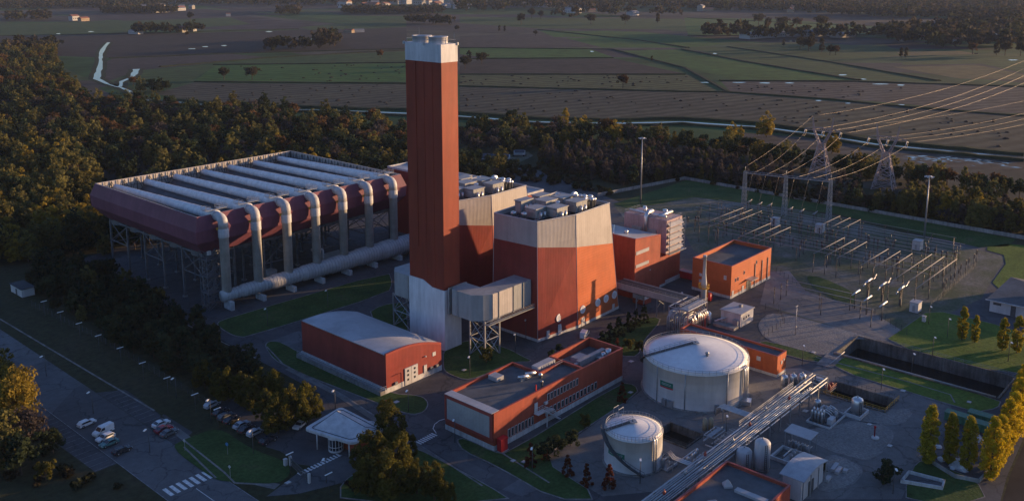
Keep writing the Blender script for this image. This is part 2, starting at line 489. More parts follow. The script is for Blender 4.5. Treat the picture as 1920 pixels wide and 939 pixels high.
def patch_ground():
    m = bpy.data.materials.new('plain_of_fields'); m.use_nodes = True
    n, l = m.node_tree.nodes, m.node_tree.links
    b = n['Principled BSDF']; b.inputs['Roughness'].default_value = .95; b.inputs['Specular IOR Level'].default_value = .1
    tc = n.new('ShaderNodeTexCoord')
    mp = n.new('ShaderNodeMapping'); mp.inputs['Rotation'].default_value = (0, 0, R(28)); mp.inputs['Scale'].default_value = (.0045, .0021, 1)
    l.new(tc.outputs['Object'], mp.inputs[0])
    vo = n.new('ShaderNodeTexVoronoi'); vo.distance = 'CHEBYCHEV'; vo.inputs['Scale'].default_value = 1.0; vo.inputs['Randomness'].default_value = .75
    l.new(mp.outputs[0], vo.inputs['Vector'])
    cr = n.new('ShaderNodeValToRGB'); cr.color_ramp.interpolation = 'CONSTANT'
    e = cr.color_ramp.elements
    cs = [(.040, .036, .036), (.030, .064, .022), (.056, .052, .044), (.038, .080, .024), (.048, .041, .042), (.050, .074, .032), (.070, .066, .050)]
    e[0].position = 0; e[0].color = (*cs[0], 1); e[1].position = .85; e[1].color = (*cs[6], 1)
    for i in range(1, 6):
        x = e.new(i / 7.0); x.color = (*cs[i], 1)
    sp = n.new('ShaderNodeSeparateColor'); l.new(vo.outputs['Color'], sp.inputs[0]); l.new(sp.outputs[0], cr.inputs[0])
    t = n.new('ShaderNodeTexNoise'); t.inputs['Scale'].default_value = .02; t.inputs['Detail'].default_value = 8; l.new(tc.outputs['Object'], t.inputs['Vector'])
    mr = n.new('ShaderNodeMapRange'); mr.inputs[1].default_value = .3; mr.inputs[2].default_value = .7; mr.inputs[3].default_value = .6; mr.inputs[4].default_value = 1.4; l.new(t.outputs[0], mr.inputs[0])
    sc = n.new('ShaderNodeVectorMath'); sc.operation = 'SCALE'; l.new(cr.outputs[0], sc.inputs[0]); l.new(mr.outputs[0], sc.inputs['Scale'])
    l.new(sc.outputs[0], b.inputs['Base Color'])
    return m

g = MB(); big = [(-14000, -14000), (16000, -14000), (16000, 16000), (-14000, 16000)]
near = [(-500, -300), (620, -300), (620, 560), (-500, 560)]
sheet(g, big, 0.0, HOLES)
struct('ground', g, patch_ground())

M['scrub'] = ground_mat('rough_ground', [(.028, .034, .016), (.042, .044, .022), (.060, .052, .032)], .02, .5, bump=.5)
M['f_green'] = ground_mat('green_crop', [(0.0240, 0.0688, 0.0130), (0.0320, 0.0864, 0.0158), (0.0448, 0.0896, 0.0187)], .006, .05, (20, 18, .12), bump=0)
M['f_green2'] = ground_mat('dull_green_crop', [(0.0272, 0.0528, 0.0158), (0.0352, 0.0656, 0.0187), (0.0464, 0.0672, 0.0230)], .006, .05, (60, 20, .14), bump=0)
M['f_dark'] = ground_mat('dark_ploughed_soil', [(0.0240, 0.0208, 0.0194), (0.0320, 0.0264, 0.0238), (0.0416, 0.0344, 0.0288)], .007, .06, (35, 16, .18), bump=0)
M['f_purple'] = ground_mat('purple_stubble', [(0.0368, 0.0320, 0.0302), (0.0464, 0.0392, 0.0360), (0.0560, 0.0480, 0.0403)], .008, .07, (70, 16, .2), bump=0)
M['f_stubble'] = ground_mat('grey_stubble', [(0.0400, 0.0400, 0.0310), (0.0512, 0.0504, 0.0360), (0.0656, 0.0640, 0.0403)], .008, .09, (75, 15, .30), bump=0)
M['f_yellow'] = ground_mat('yellow_stubble', [(0.0464, 0.0560, 0.0245), (0.0576, 0.0672, 0.0274), (0.0720, 0.0752, 0.0331)], .008, .09, (70, 14, .30), bump=0)
M['f_tan'] = ground_mat('tan_field', [(0.0800, 0.0720, 0.0324), (0.1120, 0.0920, 0.0396), (0.0960, 0.0800, 0.0360)], .006, .06, (10, 14, .10), bump=0)
M['f_wet'] = ground_mat('wet_soil', [(0.0440, 0.0376, 0.0338), (0.0600, 0.0512, 0.0446), (0.0800, 0.0736, 0.0634)], .02, .12, (60, 14, .26), bump=0)
M['bank'] = ground_mat('ditch_bank', [(.016, .022, .010), (.026, .034, .014), (.036, .038, .018)], .02, .3, bump=.3)
FIELDS = [
 ('f_green2', [(0, 46), (300, 38), (430, 33), (470, 46), (200, 63), (0, 67)]),
 ('f_dark', [(0, 69), (220, 66), (560, 57), (762, 53), (764, 92), (450, 101), (200, 109), (100, 105), (0, 95)]),
 ('f_purple', [(215, 108), (430, 101), (500, 108), (330, 126), (262, 132), (205, 152), (188, 150), (192, 120)]),
 ('f_green2', [(265, 132), (330, 127), (500, 109), (764, 96), (764, 117), (410, 121), (350, 156), (300, 166), (262, 152)]),
 ('f_green', [(365, 152), (405, 123), (764, 119), (764, 156), (500, 155)]),
 ('f_stubble', [(290, 176), (365, 155), (500, 157), (764, 158), (764, 206), (640, 202), (450, 194), (345, 188)]),
 ('f_green2', [(560, 52), (762, 33), (762, 51), (600, 60)]),
 ('f_purple', [(862, 68), (1000, 64), (1160, 88), (1000, 90), (862, 89)]),
 ('f_green', [(862, 91), (1100, 90), (1150, 108), (930, 110), (862, 102)]),
 ('f_dark', [(900, 112), (1150, 110), (1285, 139), (1100, 140), (862, 139), (862, 125)]),
 ('f_yellow', [(862, 141), (1290, 141), (1345, 170), (1280, 171), (862, 161)]),
 ('f_stubble', [(862, 163), (1280, 173), (1360, 174), (1920, 217), (1920, 286), (1740, 269), (1560, 247), (1430, 234), (1280, 224), (1100, 226), (862, 212)]),
 ('f_wet', [(1352, 153), (1600, 154), (1920, 164), (1920, 214), (1640, 191), (1368, 171)]),
 ('f_green', [(1010, 58), (1200, 60), (1290, 69), (1210, 71), (1040, 70)]),
 ('f_green', [(1060, 72), (1290, 71), (1360, 84), (1280, 90), (1130, 90)]),
 ('f_green', [(1155, 96), (1280, 93), (1390, 116), (1610, 151), (1385, 151), (1290, 128)]),
 ('f_green2', [(1290, 91), (1380, 90), (1560, 118), (1755, 152), (1615, 151), (1400, 116)]),
 ('f_green2', [(1390, 89), (1660, 84), (1690, 104), (1560, 116)]),
 ('f_tan', [(1570, 100), (1800, 96), (1850, 104), (1640, 108)]),
 ('f_tan', [(1675, 126), (1830, 122), (1920, 140), (1920, 150), (1800, 148)]),
 ('f_green', [(1282, 34), (1450, 36), (1640, 50), (1690, 55), (1640, 66), (1290, 66)]),
 ('f_dark', [(1450, 28), (1700, 38), (1760, 54), (1660, 52), (1470, 36)]),
 ('f_green2', [(1700, 105), (1920, 100), (1920, 138), (1840, 120), (1690, 122)]),
 ('f_wet', [(1350, 246), (1560, 262), (1740, 283), (1920, 300), (1920, 322), (1740, 312), (1600, 296), (1440, 270)]),
 ('f_purple', [(762, 22), (1010, 40), (1000, 60), (862, 62), (762, 52)]),
 ('f_green2', [(862, 32), (1280, 36), (1290, 56), (1010, 54), (862, 44)]),
]
for i, (mt, px) in enumerate(FIELDS):
    b = MB(); sheet(b, S(*px), .03 + .002 * (i % 3)); struct('field', b, M[mt])

def ribbon(mb, pts, w, z, mi=0):
    """flat strip along a ground line (plan points), w = width or list"""
    V = []
    n = len(pts)
    for i, p in enumerate(pts):
        a = Vector(pts[max(i - 1, 0)]); c = Vector(pts[min(i + 1, n - 1)])
        d = (c - a).normalized(); q = Vector((-d.y, d.x)) * ((w[i] if isinstance(w, list) else w) / 2)
        V.append((p[0] + q.x, p[1] + q.y, z)); V.append((p[0] - q.x, p[1] - q.y, z))
    mb.add(V, [(2 * i + 1, 2 * i + 3, 2 * i + 2, 2 * i) for i in range(n - 1)], mi)
    return mb

def bank_strip(pts, w, h):
    """low grassy dyke with sloping sides"""
    b = MB()
    n = len(pts); rings = []
    for i, p in enumerate(pts):
        a = Vector(pts[max(i - 1, 0)]); c = Vector(pts[min(i + 1, n - 1)])
        d = (c - a).normalized(); q = Vector((-d.y, d.x))
        hh = h * random.uniform(.8, 1.2)
        rings.append([(p[0] + q.x * k * w, p[1] + q.y * k * w, z * hh) for k, z in ((.5, 0), (.25, 1), (-.25, 1), (-.5, 0))])
    b.loft(rings, 0, False, False, False)
    return b

random.seed(4)
def dense(px, step=25):
    out = []
    for a, b in zip(px[:-1], px[1:]):
        k = max(1, int(math.dist(a, b) / step))
        out += [(a[0] + (b[0] - a[0]) * i / k, a[1] + (b[1] - a[1]) * i / k) for i in range(k)]
    return out + [px[-1]]
CANAL = [(330, 192), (400, 199), (520, 205), (640, 208), (765, 213), (870, 219), (1000, 229), (1140, 232), (1280, 229), (1430, 239), (1560, 257), (1640, 271), (1780, 284), (1920, 297)]
CANAL_G = [site(*p) for p in dense(CANAL)]
b = MB(); ribbon(b, CANAL_G, 5.0, .10); struct('canal', b, M['water'])
for dpx in (-6.5, 5.0):
    b = bank_strip([site(x, y + dpx * (.75 if x < 700 else 1.0)) for x, y in dense(CANAL)], 7.0 if dpx > 0 else 11.0, 1.6)
    struct('canal_bank', b, M['bank'])
for px, w in (([(203, 80), (190, 98), (189, 112), (186, 130), (181, 148), (202, 158)], [5, 6, 4, 6, 6, 3]),
              ([(256, 130), (247, 146), (228, 153), (225, 163)], [7, 6, 4, 4]),
              ([(240, 170), (254, 178), (270, 188), (330, 192)], [3, 7, 4, 3]),
              ([(202, 158), (214, 162), (225, 164), (240, 170)], [2, 2, 3, 3])):
    px2 = []; w2 = []
    for k in range(len(px) - 1):
        for j in range(4):
            t = j / 4
            px2.append((px[k][0] * (1 - t) + px[k + 1][0] * t + random.uniform(-.8, .8), px[k][1] * (1 - t) + px[k + 1][1] * t))
            w2.append((w[k] * (1 - t) + w[k + 1] * t) * random.uniform(.75, 1.25))
    px2.append(px[-1]); w2.append(w[-1])
    gpts = [site(*p) for p in px2]
    b = MB(); ribbon(b, gpts, w2, .09); struct('stream', b, M['water'])
    b = MB(); ribbon(b, gpts, [q + 10 for q in w2], .055); struct('stream_bank', b, M['bank'])
# ditches and tracks between the fields
for px, w in (([(0, 68), (300, 62), (560, 55)], 8), ([(300, 126), (500, 109), (764, 94)], 7), ([(400, 122), (764, 118)], 6), ([(365, 154), (764, 157)], 7),
              ([(862, 140), (1285, 140)], 6), ([(862, 162), (1280, 172), (1365, 173), (1560, 187), (1700, 201), (1920, 218)], 7), ([(1280, 93), (1400, 116), (1612, 151)], 9),
              ([(1365, 88), (1560, 117), (1760, 152)], 7), ([(1350, 152), (1600, 153), (1920, 163)], 8), ([(1285, 128), (1365, 172)], 7), ([(862, 90), (1150, 93), (1285, 128)], 6),
              ([(1010, 56), (1200, 76), (1290, 90)], 7), ([(862, 111), (1150, 109)], 5), ([(1290, 68), (1660, 66)], 8), ([(1290, 34), (1640, 50)], 9), ([(205, 110), (430, 101), (764, 92)], 6)):
    b = bank_strip([site(*p) for p in dense(px, 30)], w, 1.0); struct('ditch', b, M['bank'])
# standing water left in the fields
random.seed(8)
for x, y, L in ((360, 92, 18), (385, 88, 14), (420, 86, 12), (505, 60, 16), (170, 60, 14), (110, 64, 10), (1325, 155, 26), (1385, 155, 30), (1435, 156, 24), (1480, 156, 18), (1580, 141, 16), (1615, 149, 20),
                (1650, 158, 34), (1690, 160, 18), (1780, 158, 26), (1880, 161, 16), (1535, 189, 12), (1590, 194, 12), (1690, 197, 14), (1740, 206, 10), (1110, 97, 10), (1340, 101, 10), (600, 70, 8), (590, 74, 20), (1900, 113, 22), (1830, 101, 10), (1490, 78, 22), (1540, 79, 14)):
    pts = []
    for k in range(10):
        t = 2 * math.pi * k / 10
        pts.append(site(x + math.cos(t) * L * .5 * random.uniform(.6, 1.1), y + math.sin(t) * (1.1 if y < 250 else 2.2) * random.uniform(.5, 1.1)))
    b = MB(); sheet(b, pts, .075); struct('puddle', b, M['water'])
b = MB()
for k in range(90):
    x = random.uniform(1690, 1900); y = 290 + (x - 1690) * .055 + abs(random.gauss(0, 6)); L = random.uniform(5, 26)
    p, q = site(x, y), site(x + L, y + L * random.uniform(.02, .10)); w = random.uniform(.5, 2.2)
    ribbon(b, [p, ((p[0] + q[0]) / 2 + random.uniform(-1, 1), (p[1] + q[1]) / 2), q], [.15, w, .15], .076 + .0004 * k)
for k in range(14):
    x = random.uniform(1590, 1625); y = 293 + (x - 1590) * .12 + random.uniform(-2, 2); p, q = site(x, y), site(x + random.uniform(4, 12), y + 1); ribbon(b, [p, q], [.2, 1.4], .12 + .0004 * k)
struct('standing_water', b, M['water'])

# ------------------------------------------------------------------ the site: rough ground, asphalt, gravel, lawns
b = MB(); sheet(b, S((0, 470), (100, 450), (420, 330), (760, 260), (1000, 270), (1290, 300), (1920, 400)) + [(300, -120), (60, -40), (20, 140), (40, 300)], .012, HOLES); struct('rough_ground', b, M['scrub'])
b = MB(); sheet(b, [(150, 40), (196, 40.6), (214, 43), (320, 51), (430, 62), (640, -60), (420, -260), (120, -120)], .02); struct('field', b, M['f_dark'])
SITE = S((150, 486), (262, 452), (430, 420), (760, 395), (905, 330), (990, 312), (1160, 378), (1285, 350)) + [(398, 150), (404, 66), (320, 52), (214, 43.5), (196, 41), (150, 44), (110, 120)] + S((640, 905), (480, 770), (440, 690), (300, 600), (170, 515))
b = MB(); sheet(b, SITE, .03, HOLES); struct('site_asphalt', b, M['asphalt'])
# left road, its parking bays and pavement
b = MB(); sheet(b, [(84.5, 420), (97.5, 420), (97.5, 150), (84.5, 150)], .03); struct('road', b, M['asphalt2'])
b = MB(); sheet(b, [(78.0, 262), (84.4, 262), (84.4, 196.5), (79.5, 196.5)], .034); sheet(b, [(97.6, 236), (103.5, 232), (103.5, 197), (97.6, 194)], .034); struct('parking_bay', b, M['asphalt'])
b = MB()
for k in range(26):
    y = 197 + k * 2.5
    b.box(79.4, 84.0, y, y + .07, .036, .042)
for k in range(15):
    y = 198 + k * 2.5
    b.box(97.9, 102.4, y, y + .07, .036, .042)
b.box(84.55, 84.67, 150, 262, .036, .042); b.box(97.3, 97.42, 150, 194, .036, .042)
struct('bay_line', b, M['oldpaint'])
b = MB()
for k in range(7):
    b.box(85.9 + k * 1.55, 86.75 + k * 1.55, 174.8, 178.6, .04, .046)
b.box(91.0, 91.15, 150, 173.5, .04, .046); struct('zebra_crossing', b, M['paint'])
b = MB(); sheet(b, S((905, 905), (640, 735), (520, 668), (505, 640), (560, 620), (700, 700), (800, 780), (1020, 911), (980, 930)), .034); struct('service_road', b, M['asphalt2'])
b = MB(); sheet(b, S((400, 752), (440, 745), (560, 790), (650, 800), (720, 812), (705, 845), (640, 880), (560, 870), (525, 845), (500, 838)), .036); struct('car_park', b, M['asphalt'])
b = MB(); sheet(b, S((560, 885), (640, 850), (700, 812), (760, 830), (830, 800), (850, 820), (790, 850), (640, 905), (560, 925), (500, 930)), .038); struct('gate_road', b, M['asphalt2'])
# pale paved apron strips and gravel
b = MB(); sheet(b, S((1015, 862), (1085, 815), (1195, 738), (1235, 700), (1500, 690), (1545, 705), (1530, 760), (1420, 800), (1330, 911), (1130, 930)), .036, [PIT]); struct('tank_yard', b, M['paving'])
b = MB(); sheet(b, S((1330, 911), (1420, 800), (1545, 672), (1600, 690), (1780, 745), (1790, 790), (1730, 850), (1690, 935), (1320, 935)), .0335, [PIT, SETTLE, BASIN]); struct('process_yard', b, M['yard'])
GRAV = S((1150, 385), (1290, 352), (1560, 405), (1830, 468), (1885, 482), (1840, 560), (1700, 625), (1640, 640), (1440, 575), (1440, 510), (1300, 470), (1285, 440), (1180, 420))
b = MB(); sheet(b, GRAV, .034); struct('switchyard_ground', b, M['yardsoil'])
b = MB(); sheet(b, S((1440, 510), (1480, 508), (1510, 545), (1640, 588), (1700, 625), (1655, 640), (1560, 610), (1425, 570)), .040); struct('transformer_yard', b, M['paving'])
for px in ([(1440, 640), (1420, 608), (1450, 583), (1575, 617), (1660, 640), (1600, 632), (1575, 655), (1545, 668)],
           [(1590, 783), (1560, 765), (1640, 772), (1712, 765), (1698, 790), (1668, 797), (1618, 790)],
           [(1470, 790), (1500, 810), (1560, 800), (1600, 788), (1668, 800), (1674, 822), (1640, 858), (1615, 862), (1540, 838)],
           [(1548, 856), (1570, 854), (1612, 872), (1614, 888), (1592, 911), (1530, 925)]):
    p = smooth_poly(S(*px), 2)
    b = MB(); sheet(b, p, .10, [h for h in HOLES if False]); struct('gravel_bed', b, M['gravel'])
    b = MB(); k = grow(p, .45); b.prism(k, .0, .085); struct('kerb', b, M['kerb'])
def lawn(px, it=2, kerb=.3, name='lawn', mat='grass'):
    p = smooth_poly(S(*px), it)
    b = MB(); sheet(b, p, .125, [h for h in HOLES if any(inside(q, p) for q in h)]); struct(name, b, M[mat])
    if kerb:
        b = MB(); o = grow(p, kerb); n = len(o)
        if len(o) == len(p):
            a = sum(p[i][0] * p[(i + 1) % n][1] - p[(i + 1) % n][0] * p[i][1] for i in range(n))
            q = p if a > 0 else p[::-1]
            v = [(x, y, .14) for x, y in q] + [(x, y, .14) for x, y in o] + [(x, y, 0.0) for x, y in o] + [(x, y, 0.0) for x, y in q]
            f = []
            for i in range(n):
                j = (i + 1) % n
                f += [(i, n + i, n + j, j), (n + i, 2 * n + i, 2 * n + j, n + j), (3 * n + i, i, j, 3 * n + j)]
            b.add(v, f); struct('kerb', b, M['kerb'])
lawn([(407, 605), (430, 596), (728, 510), (735, 530), (728, 549), (462, 632), (440, 630), (414, 615)], 1)
lawn([(497, 648), (505, 640), (525, 641), (565, 664), (725, 738), (790, 742), (803, 756), (795, 772), (770, 778), (700, 752), (560, 698), (515, 675)], 2)
lawn([(690, 588), (716, 572), (764, 566), (764, 640), (735, 625)], 1)
lawn([(832, 655), (870, 640), (900, 638), (955, 655), (978, 668), (1000, 678), (960, 678), (880, 715), (840, 700), (832, 690)], 2)
lawn([(857, 825), (870, 822), (925, 848), (950, 852), (1165, 718), (1190, 722), (1196, 737), (1080, 814), (1012, 860), (1128, 935), (1040, 935), (930, 872), (870, 845)], 1)
lawn([(1105, 648), (1150, 612), (1225, 594), (1240, 600), (1205, 640), (1195, 668), (1168, 668)], 1)
lawn([(640, 905), (700, 868), (780, 842), (800, 850), (915, 911), (960, 940), (640, 940)], 1)
lawn([(318, 838), (350, 822), (410, 800), (470, 842), (540, 866), (545, 890), (520, 908), (425, 903), (400, 898)], 2, 0)
lawn([(310, 590), (420, 640), (600, 738), (590, 770), (470, 745), (420, 735), (360, 752), (300, 780), (330, 800), (250, 740), (0, 575), (0, 545), (120, 560)], 0, .0, 'verge', 'scrub')
lawn([(1424, 642), (1440, 640), (1545, 668), (1535, 682), (1420, 650)], 1)
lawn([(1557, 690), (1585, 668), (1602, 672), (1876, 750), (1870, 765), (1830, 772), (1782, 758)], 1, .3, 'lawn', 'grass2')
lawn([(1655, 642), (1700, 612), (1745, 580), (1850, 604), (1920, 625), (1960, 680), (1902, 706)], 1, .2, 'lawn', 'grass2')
lawn([(1150, 383), (1288, 338), (1560, 383), (1905, 449), (1890, 462), (1835, 464), (1560, 400), (1300, 370), (1185, 392)], 0, 0)
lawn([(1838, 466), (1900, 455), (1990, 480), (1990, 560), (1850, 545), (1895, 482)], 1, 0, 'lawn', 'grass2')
lawn([(1508, 516), (1540, 520), (1602, 548), (1606, 568), (1590, 572), (1532, 545)], 2, 0)
lawn([(1700, 905), (1720, 865), (1745, 866), (1830, 900), (1850, 940), (1700, 940)], 1, .2)
# markings
b = MB()
for px in ((562, 888), (640, 850)),:
    (ax, ay), (bx, by) = site(*px[0]), site(*px[1])
    for k in range(13):
        t = k / 13
        x, y = ax + (bx - ax) * t, ay + (by - ay) * t
        d = Vector((bx - ax, by - ay)).normalized(); q = Vector((-d.y, d.x))
        b.cbox(x, y, .044, .45, 1.5, .006, math.atan2(d.y, d.x))
(ax, ay), (bx, by) = site(781, 832), site(818, 812)
for k in range(9):
    t = k / 9
    b.cbox(ax + (bx - ax) * t, ay + (by - ay) * t, .044, .45, 1.9, .006, math.atan2(by - ay, bx - ax))
arc = [site(822 - 9 * math.sin(t * .35), 812 - t * 3.6) for t in range(8)]
ribbon(b, [site(818, 812), site(812, 803), site(815, 795), site(824, 788), site(838, 784)], .22, .05)
ribbon(b, [site(562, 890), site(640, 853)], .18, .046)
struct('road_marking', b, M['paint'])
# shallow strips of kerb along the service road
for px in ([(905, 911), (660, 752), (530, 682), (500, 650)], [(1030, 905), (850, 792), (830, 800)], [(1530, 670), (1700, 715), (1782, 740), (1790, 755)], [(155, 486), (175, 515), (300, 585), (480, 672)],
           [(0, 598), (180, 705), (290, 770)], [(300, 790), (420, 885), (440, 905), (510, 909)], [(345, 838), (405, 896)]):
    b = MB(); ribbon(b, S(*dense(px, 60)), .35, .15); 
    b2 = MB(); pts = S(*dense(px, 60)); rings = []
    for i, p in enumerate(pts):
        a = Vector(pts[max(i - 1, 0)]); c = Vector(pts[min(i + 1, len(pts) - 1)]); d = (c - a).normalized(); q = Vector((-d.y, d.x))
        rings.append([(p[0] + q.x * s * .22, p[1] + q.y * s * .22, z) for s, z in ((1, 0), (1, .13), (-1, .13), (-1, 0))])
    b2.loft(rings, 0, False, False, True); struct('kerb', b2, M['kerb'])
b = MB(); ribbon(b, S((300, 785), (350, 822), (435, 893), (520, 912)), 2.2, .05); ribbon(b, S((1040, 905), (860, 797)), 2.4, .05); ribbon(b, S((880, 905), (640, 742), (540, 690)), 2.0, .05); struct('pavement', b, M['paving'])

b = MB(); sheet(b, S((1530, 683), (1552, 662), (1583, 667), (1561, 691)), .16); struct('concrete_slab', b, M['kerb'])
# sunken basins: concrete walls and dark water
def basin(name, rect, depth, wl, label, t=.5, rail=None):
    (x0, y0), (x1, y1) = rect[0], rect[2]
    r = thing(name, label, 'basin', ((x0 + x1) / 2, (y0 + y1) / 2, 0))
    w = MB()
    w.box(x0 - t, x0, y0 - t, y1 + t, -depth, .35); w.box(x1, x1 + t, y0 - t, y1 + t, -depth, .35)
    w.box(x0, x1, y0 - t, y0, -depth, .35); w.box(x0, x1, y1, y1 + t, -depth, .35)
    w.box(x0, x1, y0, y1, -depth - .4, -depth)
    w.build('basin_wall', M['concdark'], r)
    q = MB(); q.quad((x0, y0, wl), (x1, y0, wl), (x1, y1, wl), (x0, y1, wl)); q.build('basin_water', M['darkwater'], r)
    return r
def railing(parent, pts, h=1.1, step=1.6, mat='steel', name='railing', w=.05, z=0.0, zs=None):
    b = MB()
    P = [Vector((p[0], p[1], p[2] if len(p) > 2 else z)) for p in pts]
    for a, c in zip(P[:-1], P[1:]):
        L = (c - a).length; k = max(1, round(L / step))
        for i in range(k + 1):
            p = a.lerp(c, i / k); b.bar(p, p + Vector((0, 0, h)), w)
        for hh in (h, h * .55):
            b.bar(a + Vector((0, 0, hh)), c + Vector((0, 0, hh)), w)
    return b.build(name, M[mat], parent)
r = basin('storm_basin', BASIN, 4.3, -3.6, 'large sunken rectangular concrete basin with dark water, set in the lawn at right')
q = MB(); q.tube([(253.2, 56, .75), (253.2, 99.5, .75)], .18, 6); q.build('rim_pipe', M['steel'], r)
railing(r, [(253.2, 55.2, .3), (271.6, 55.2, .3), (271.6, 100, .3)], 1.0, 2.4)
r = basin('settling_basin', SETTLE, 2.6, -2.2, 'smaller sunken concrete basin with yellow handrails between the vessels and the road')
railing(r, [(226.0, 91.9, .3), (226.0, 74.8, .3), (235.8, 74.8, .3)], 1.1, 1.6, 'yellow', w=.08)
railing(r, [(235.8, 74.8, .3), (235.8, 91.9, .3)], 1.1, 1.2, 'steeldark')
r = basin('bund_pit', PIT, 1.8, -1.75, 'dark sunken bund pit right beside the small storage tank', .3)
railing(r, [(176.8, 113, .3), (176.8, 103, .3), (185.4, 103, .3)], 1.1, 1.5, 'steeldark')
M['ventwhite'] = pmat('vent_white', (.70, .70, .70), .6, .1, .5)
# ------------------------------------------------------------------ chimney
def lerp(a, b, t): return tuple(a[i] + (b[i] - a[i]) * t for i in range(len(a)))

def make_chimney():
    x0, x1, y0, y1 = 179.0, 185.4, 186.6, 202.6
    r = thing('chimney', 'tall red chimney with a white top band, white foot and two short flue mouths', 'chimney', ((x0 + x1) / 2, (y0 + y1) / 2, 0))
    c = 1.1
    def ring(z, o=0.0, n=2.2):
        return [(x0 - o, y0 - o, z), (x1 + o, y0 - o, z), (x1 + o, y1 + o - c, z), (x1 + o - c, y1 + o, z), (x0 - o + c, y1 + o, z), (x0 - o, y1 + o - c, z)]
    b = MB(); b.loft([ring(0, .25), ring(18.6, .25)], 0, True)
    # the white foot steps up towards the far left corner
    b.box(x0 - .25, x0 + .2, 195.5, y1 - c + .25, 18.6, 20.1); b.add([(x0 - .25, 191.5, 18.6), (x0 - .25, 195.5, 18.6), (x0 - .25, 195.5, 20.1), (x0 + .2, 191.5, 18.6), (x0 + .2, 195.5, 18.6), (x0 + .2, 195.5, 20.1)], [(0, 2, 1), (3, 4, 5), (0, 3, 5, 2)])
    b.build('foot', M['chimwhite'], r)
    b = MB(); b.loft([ring(18.6), ring(85.3)]); sh = b.build('shaft', M['chimred'], r)
    b = MB()
    for y in (197.6,):
        b.box(x0 - .14, x0 + .02, y - .35, y + .35, 30, 85.2)
    for y in (190.4, 193.9):
        b.box(x0 - .07, x0 + .02, y - .12, y + .12, 18.7, 85.2)
    for z in (33, 50, 68):
        pass
    b.build('cover_strip', M['chimred'], r)
    b = MB(); b.loft([ring(85.3, .06), ring(90.4, .06)]); b.build('top_band', M['bandwhite'], r)
    b = MB()
    for k in range(6):
        p, q = ring(90.4, -.3)[k], ring(90.4, -.3)[(k + 1) % 6]
        for t in (0, .33, .66): 
            s = lerp(p, q, t); b.bar(s, (s[0], s[1], 91.5), .06)
        b.bar((p[0], p[1], 91.5), (q[0], q[1], 91.5), .06)
    b.build('top_railing', M['steel'], r)
    for cy in (191.1, 197.8):
        b = MB(); n = 28
        b.lathe(182.2, cy, [(2.75, 90.4), (2.75, 92.1), (2.88, 92.1), (2.88, 92.35), (2.45, 92.35), (2.4, 91.2)], n, 0, True, False)
        f = b.build('flue_mouth', M['white'], r)
        d = MB(); d.lathe(182.2, cy, [(2.4, 91.25), (2.4, 91.3)], n); d.build('flue_bore', M['black'], f)
    for (x, y) in ((x0 - .1, 193.5), (x0 - .1, 202.0), (x1, y0 - .1)):
        b = MB(); b.box(x - .25, x + .25, y - .25, y + .25, 89.9, 90.7); b.build('warning_lamp', M['white'], r)
    for x, y, z in ((184.6, 201.6, 94.4), (184.8, 187.2, 93.4)):
        b = MB(); b.bar((x, y, 90.4), (x, y, z), .1); b.build('lightning_rod', M['steel'], r)
    return r
make_chimney()

# ------------------------------------------------------------------ boiler houses (two alike)
def disc(b, x, y, z, r, n=20, mi=0, t=.12):
    """round plate on a wall facing -Y"""
    v = [(x + r * math.cos(2 * math.pi * k / n), y, z + r * math.sin(2 * math.pi * k / n)) for k in range(n)]
    w = [(p[0], y - t, p[2]) for p in v]
    return b.loft([v, w], mi)

def roof_unit(parent, x, y, z, lx, ly, h, k=0):
    b = MB()
    b.box(x, x + lx, y, y + ly, z + .5, z + h)
    b.box(x - .25, x + lx + .25, y - .25, y + ly + .25, z + h, z + h + .3)
    for sx in (x + .3, x + lx - .6):
        for sy in (y + .3, y + ly - .6): b.box(sx, sx + .3, sy, sy + .3, z, z + .5)
    o = b.build('roof_unit', M['duct'], parent)
    v = MB()
    for t in (.25, .6):
        v.box(x + lx * t - .45, x + lx * t + .45, y - 1.1, y - .02, z + .3, z + h * .55); v.tube([(x + lx * t, y - .9, z + .2), (x + lx * t, y - .9, z + h * .75)], .42, 10)
    v.box(x - .12, x - .02, y + .4, y + ly - .4, z + .9, z + h - .5)
    v.build('fan_outlet', M['alu'], o)
    return o

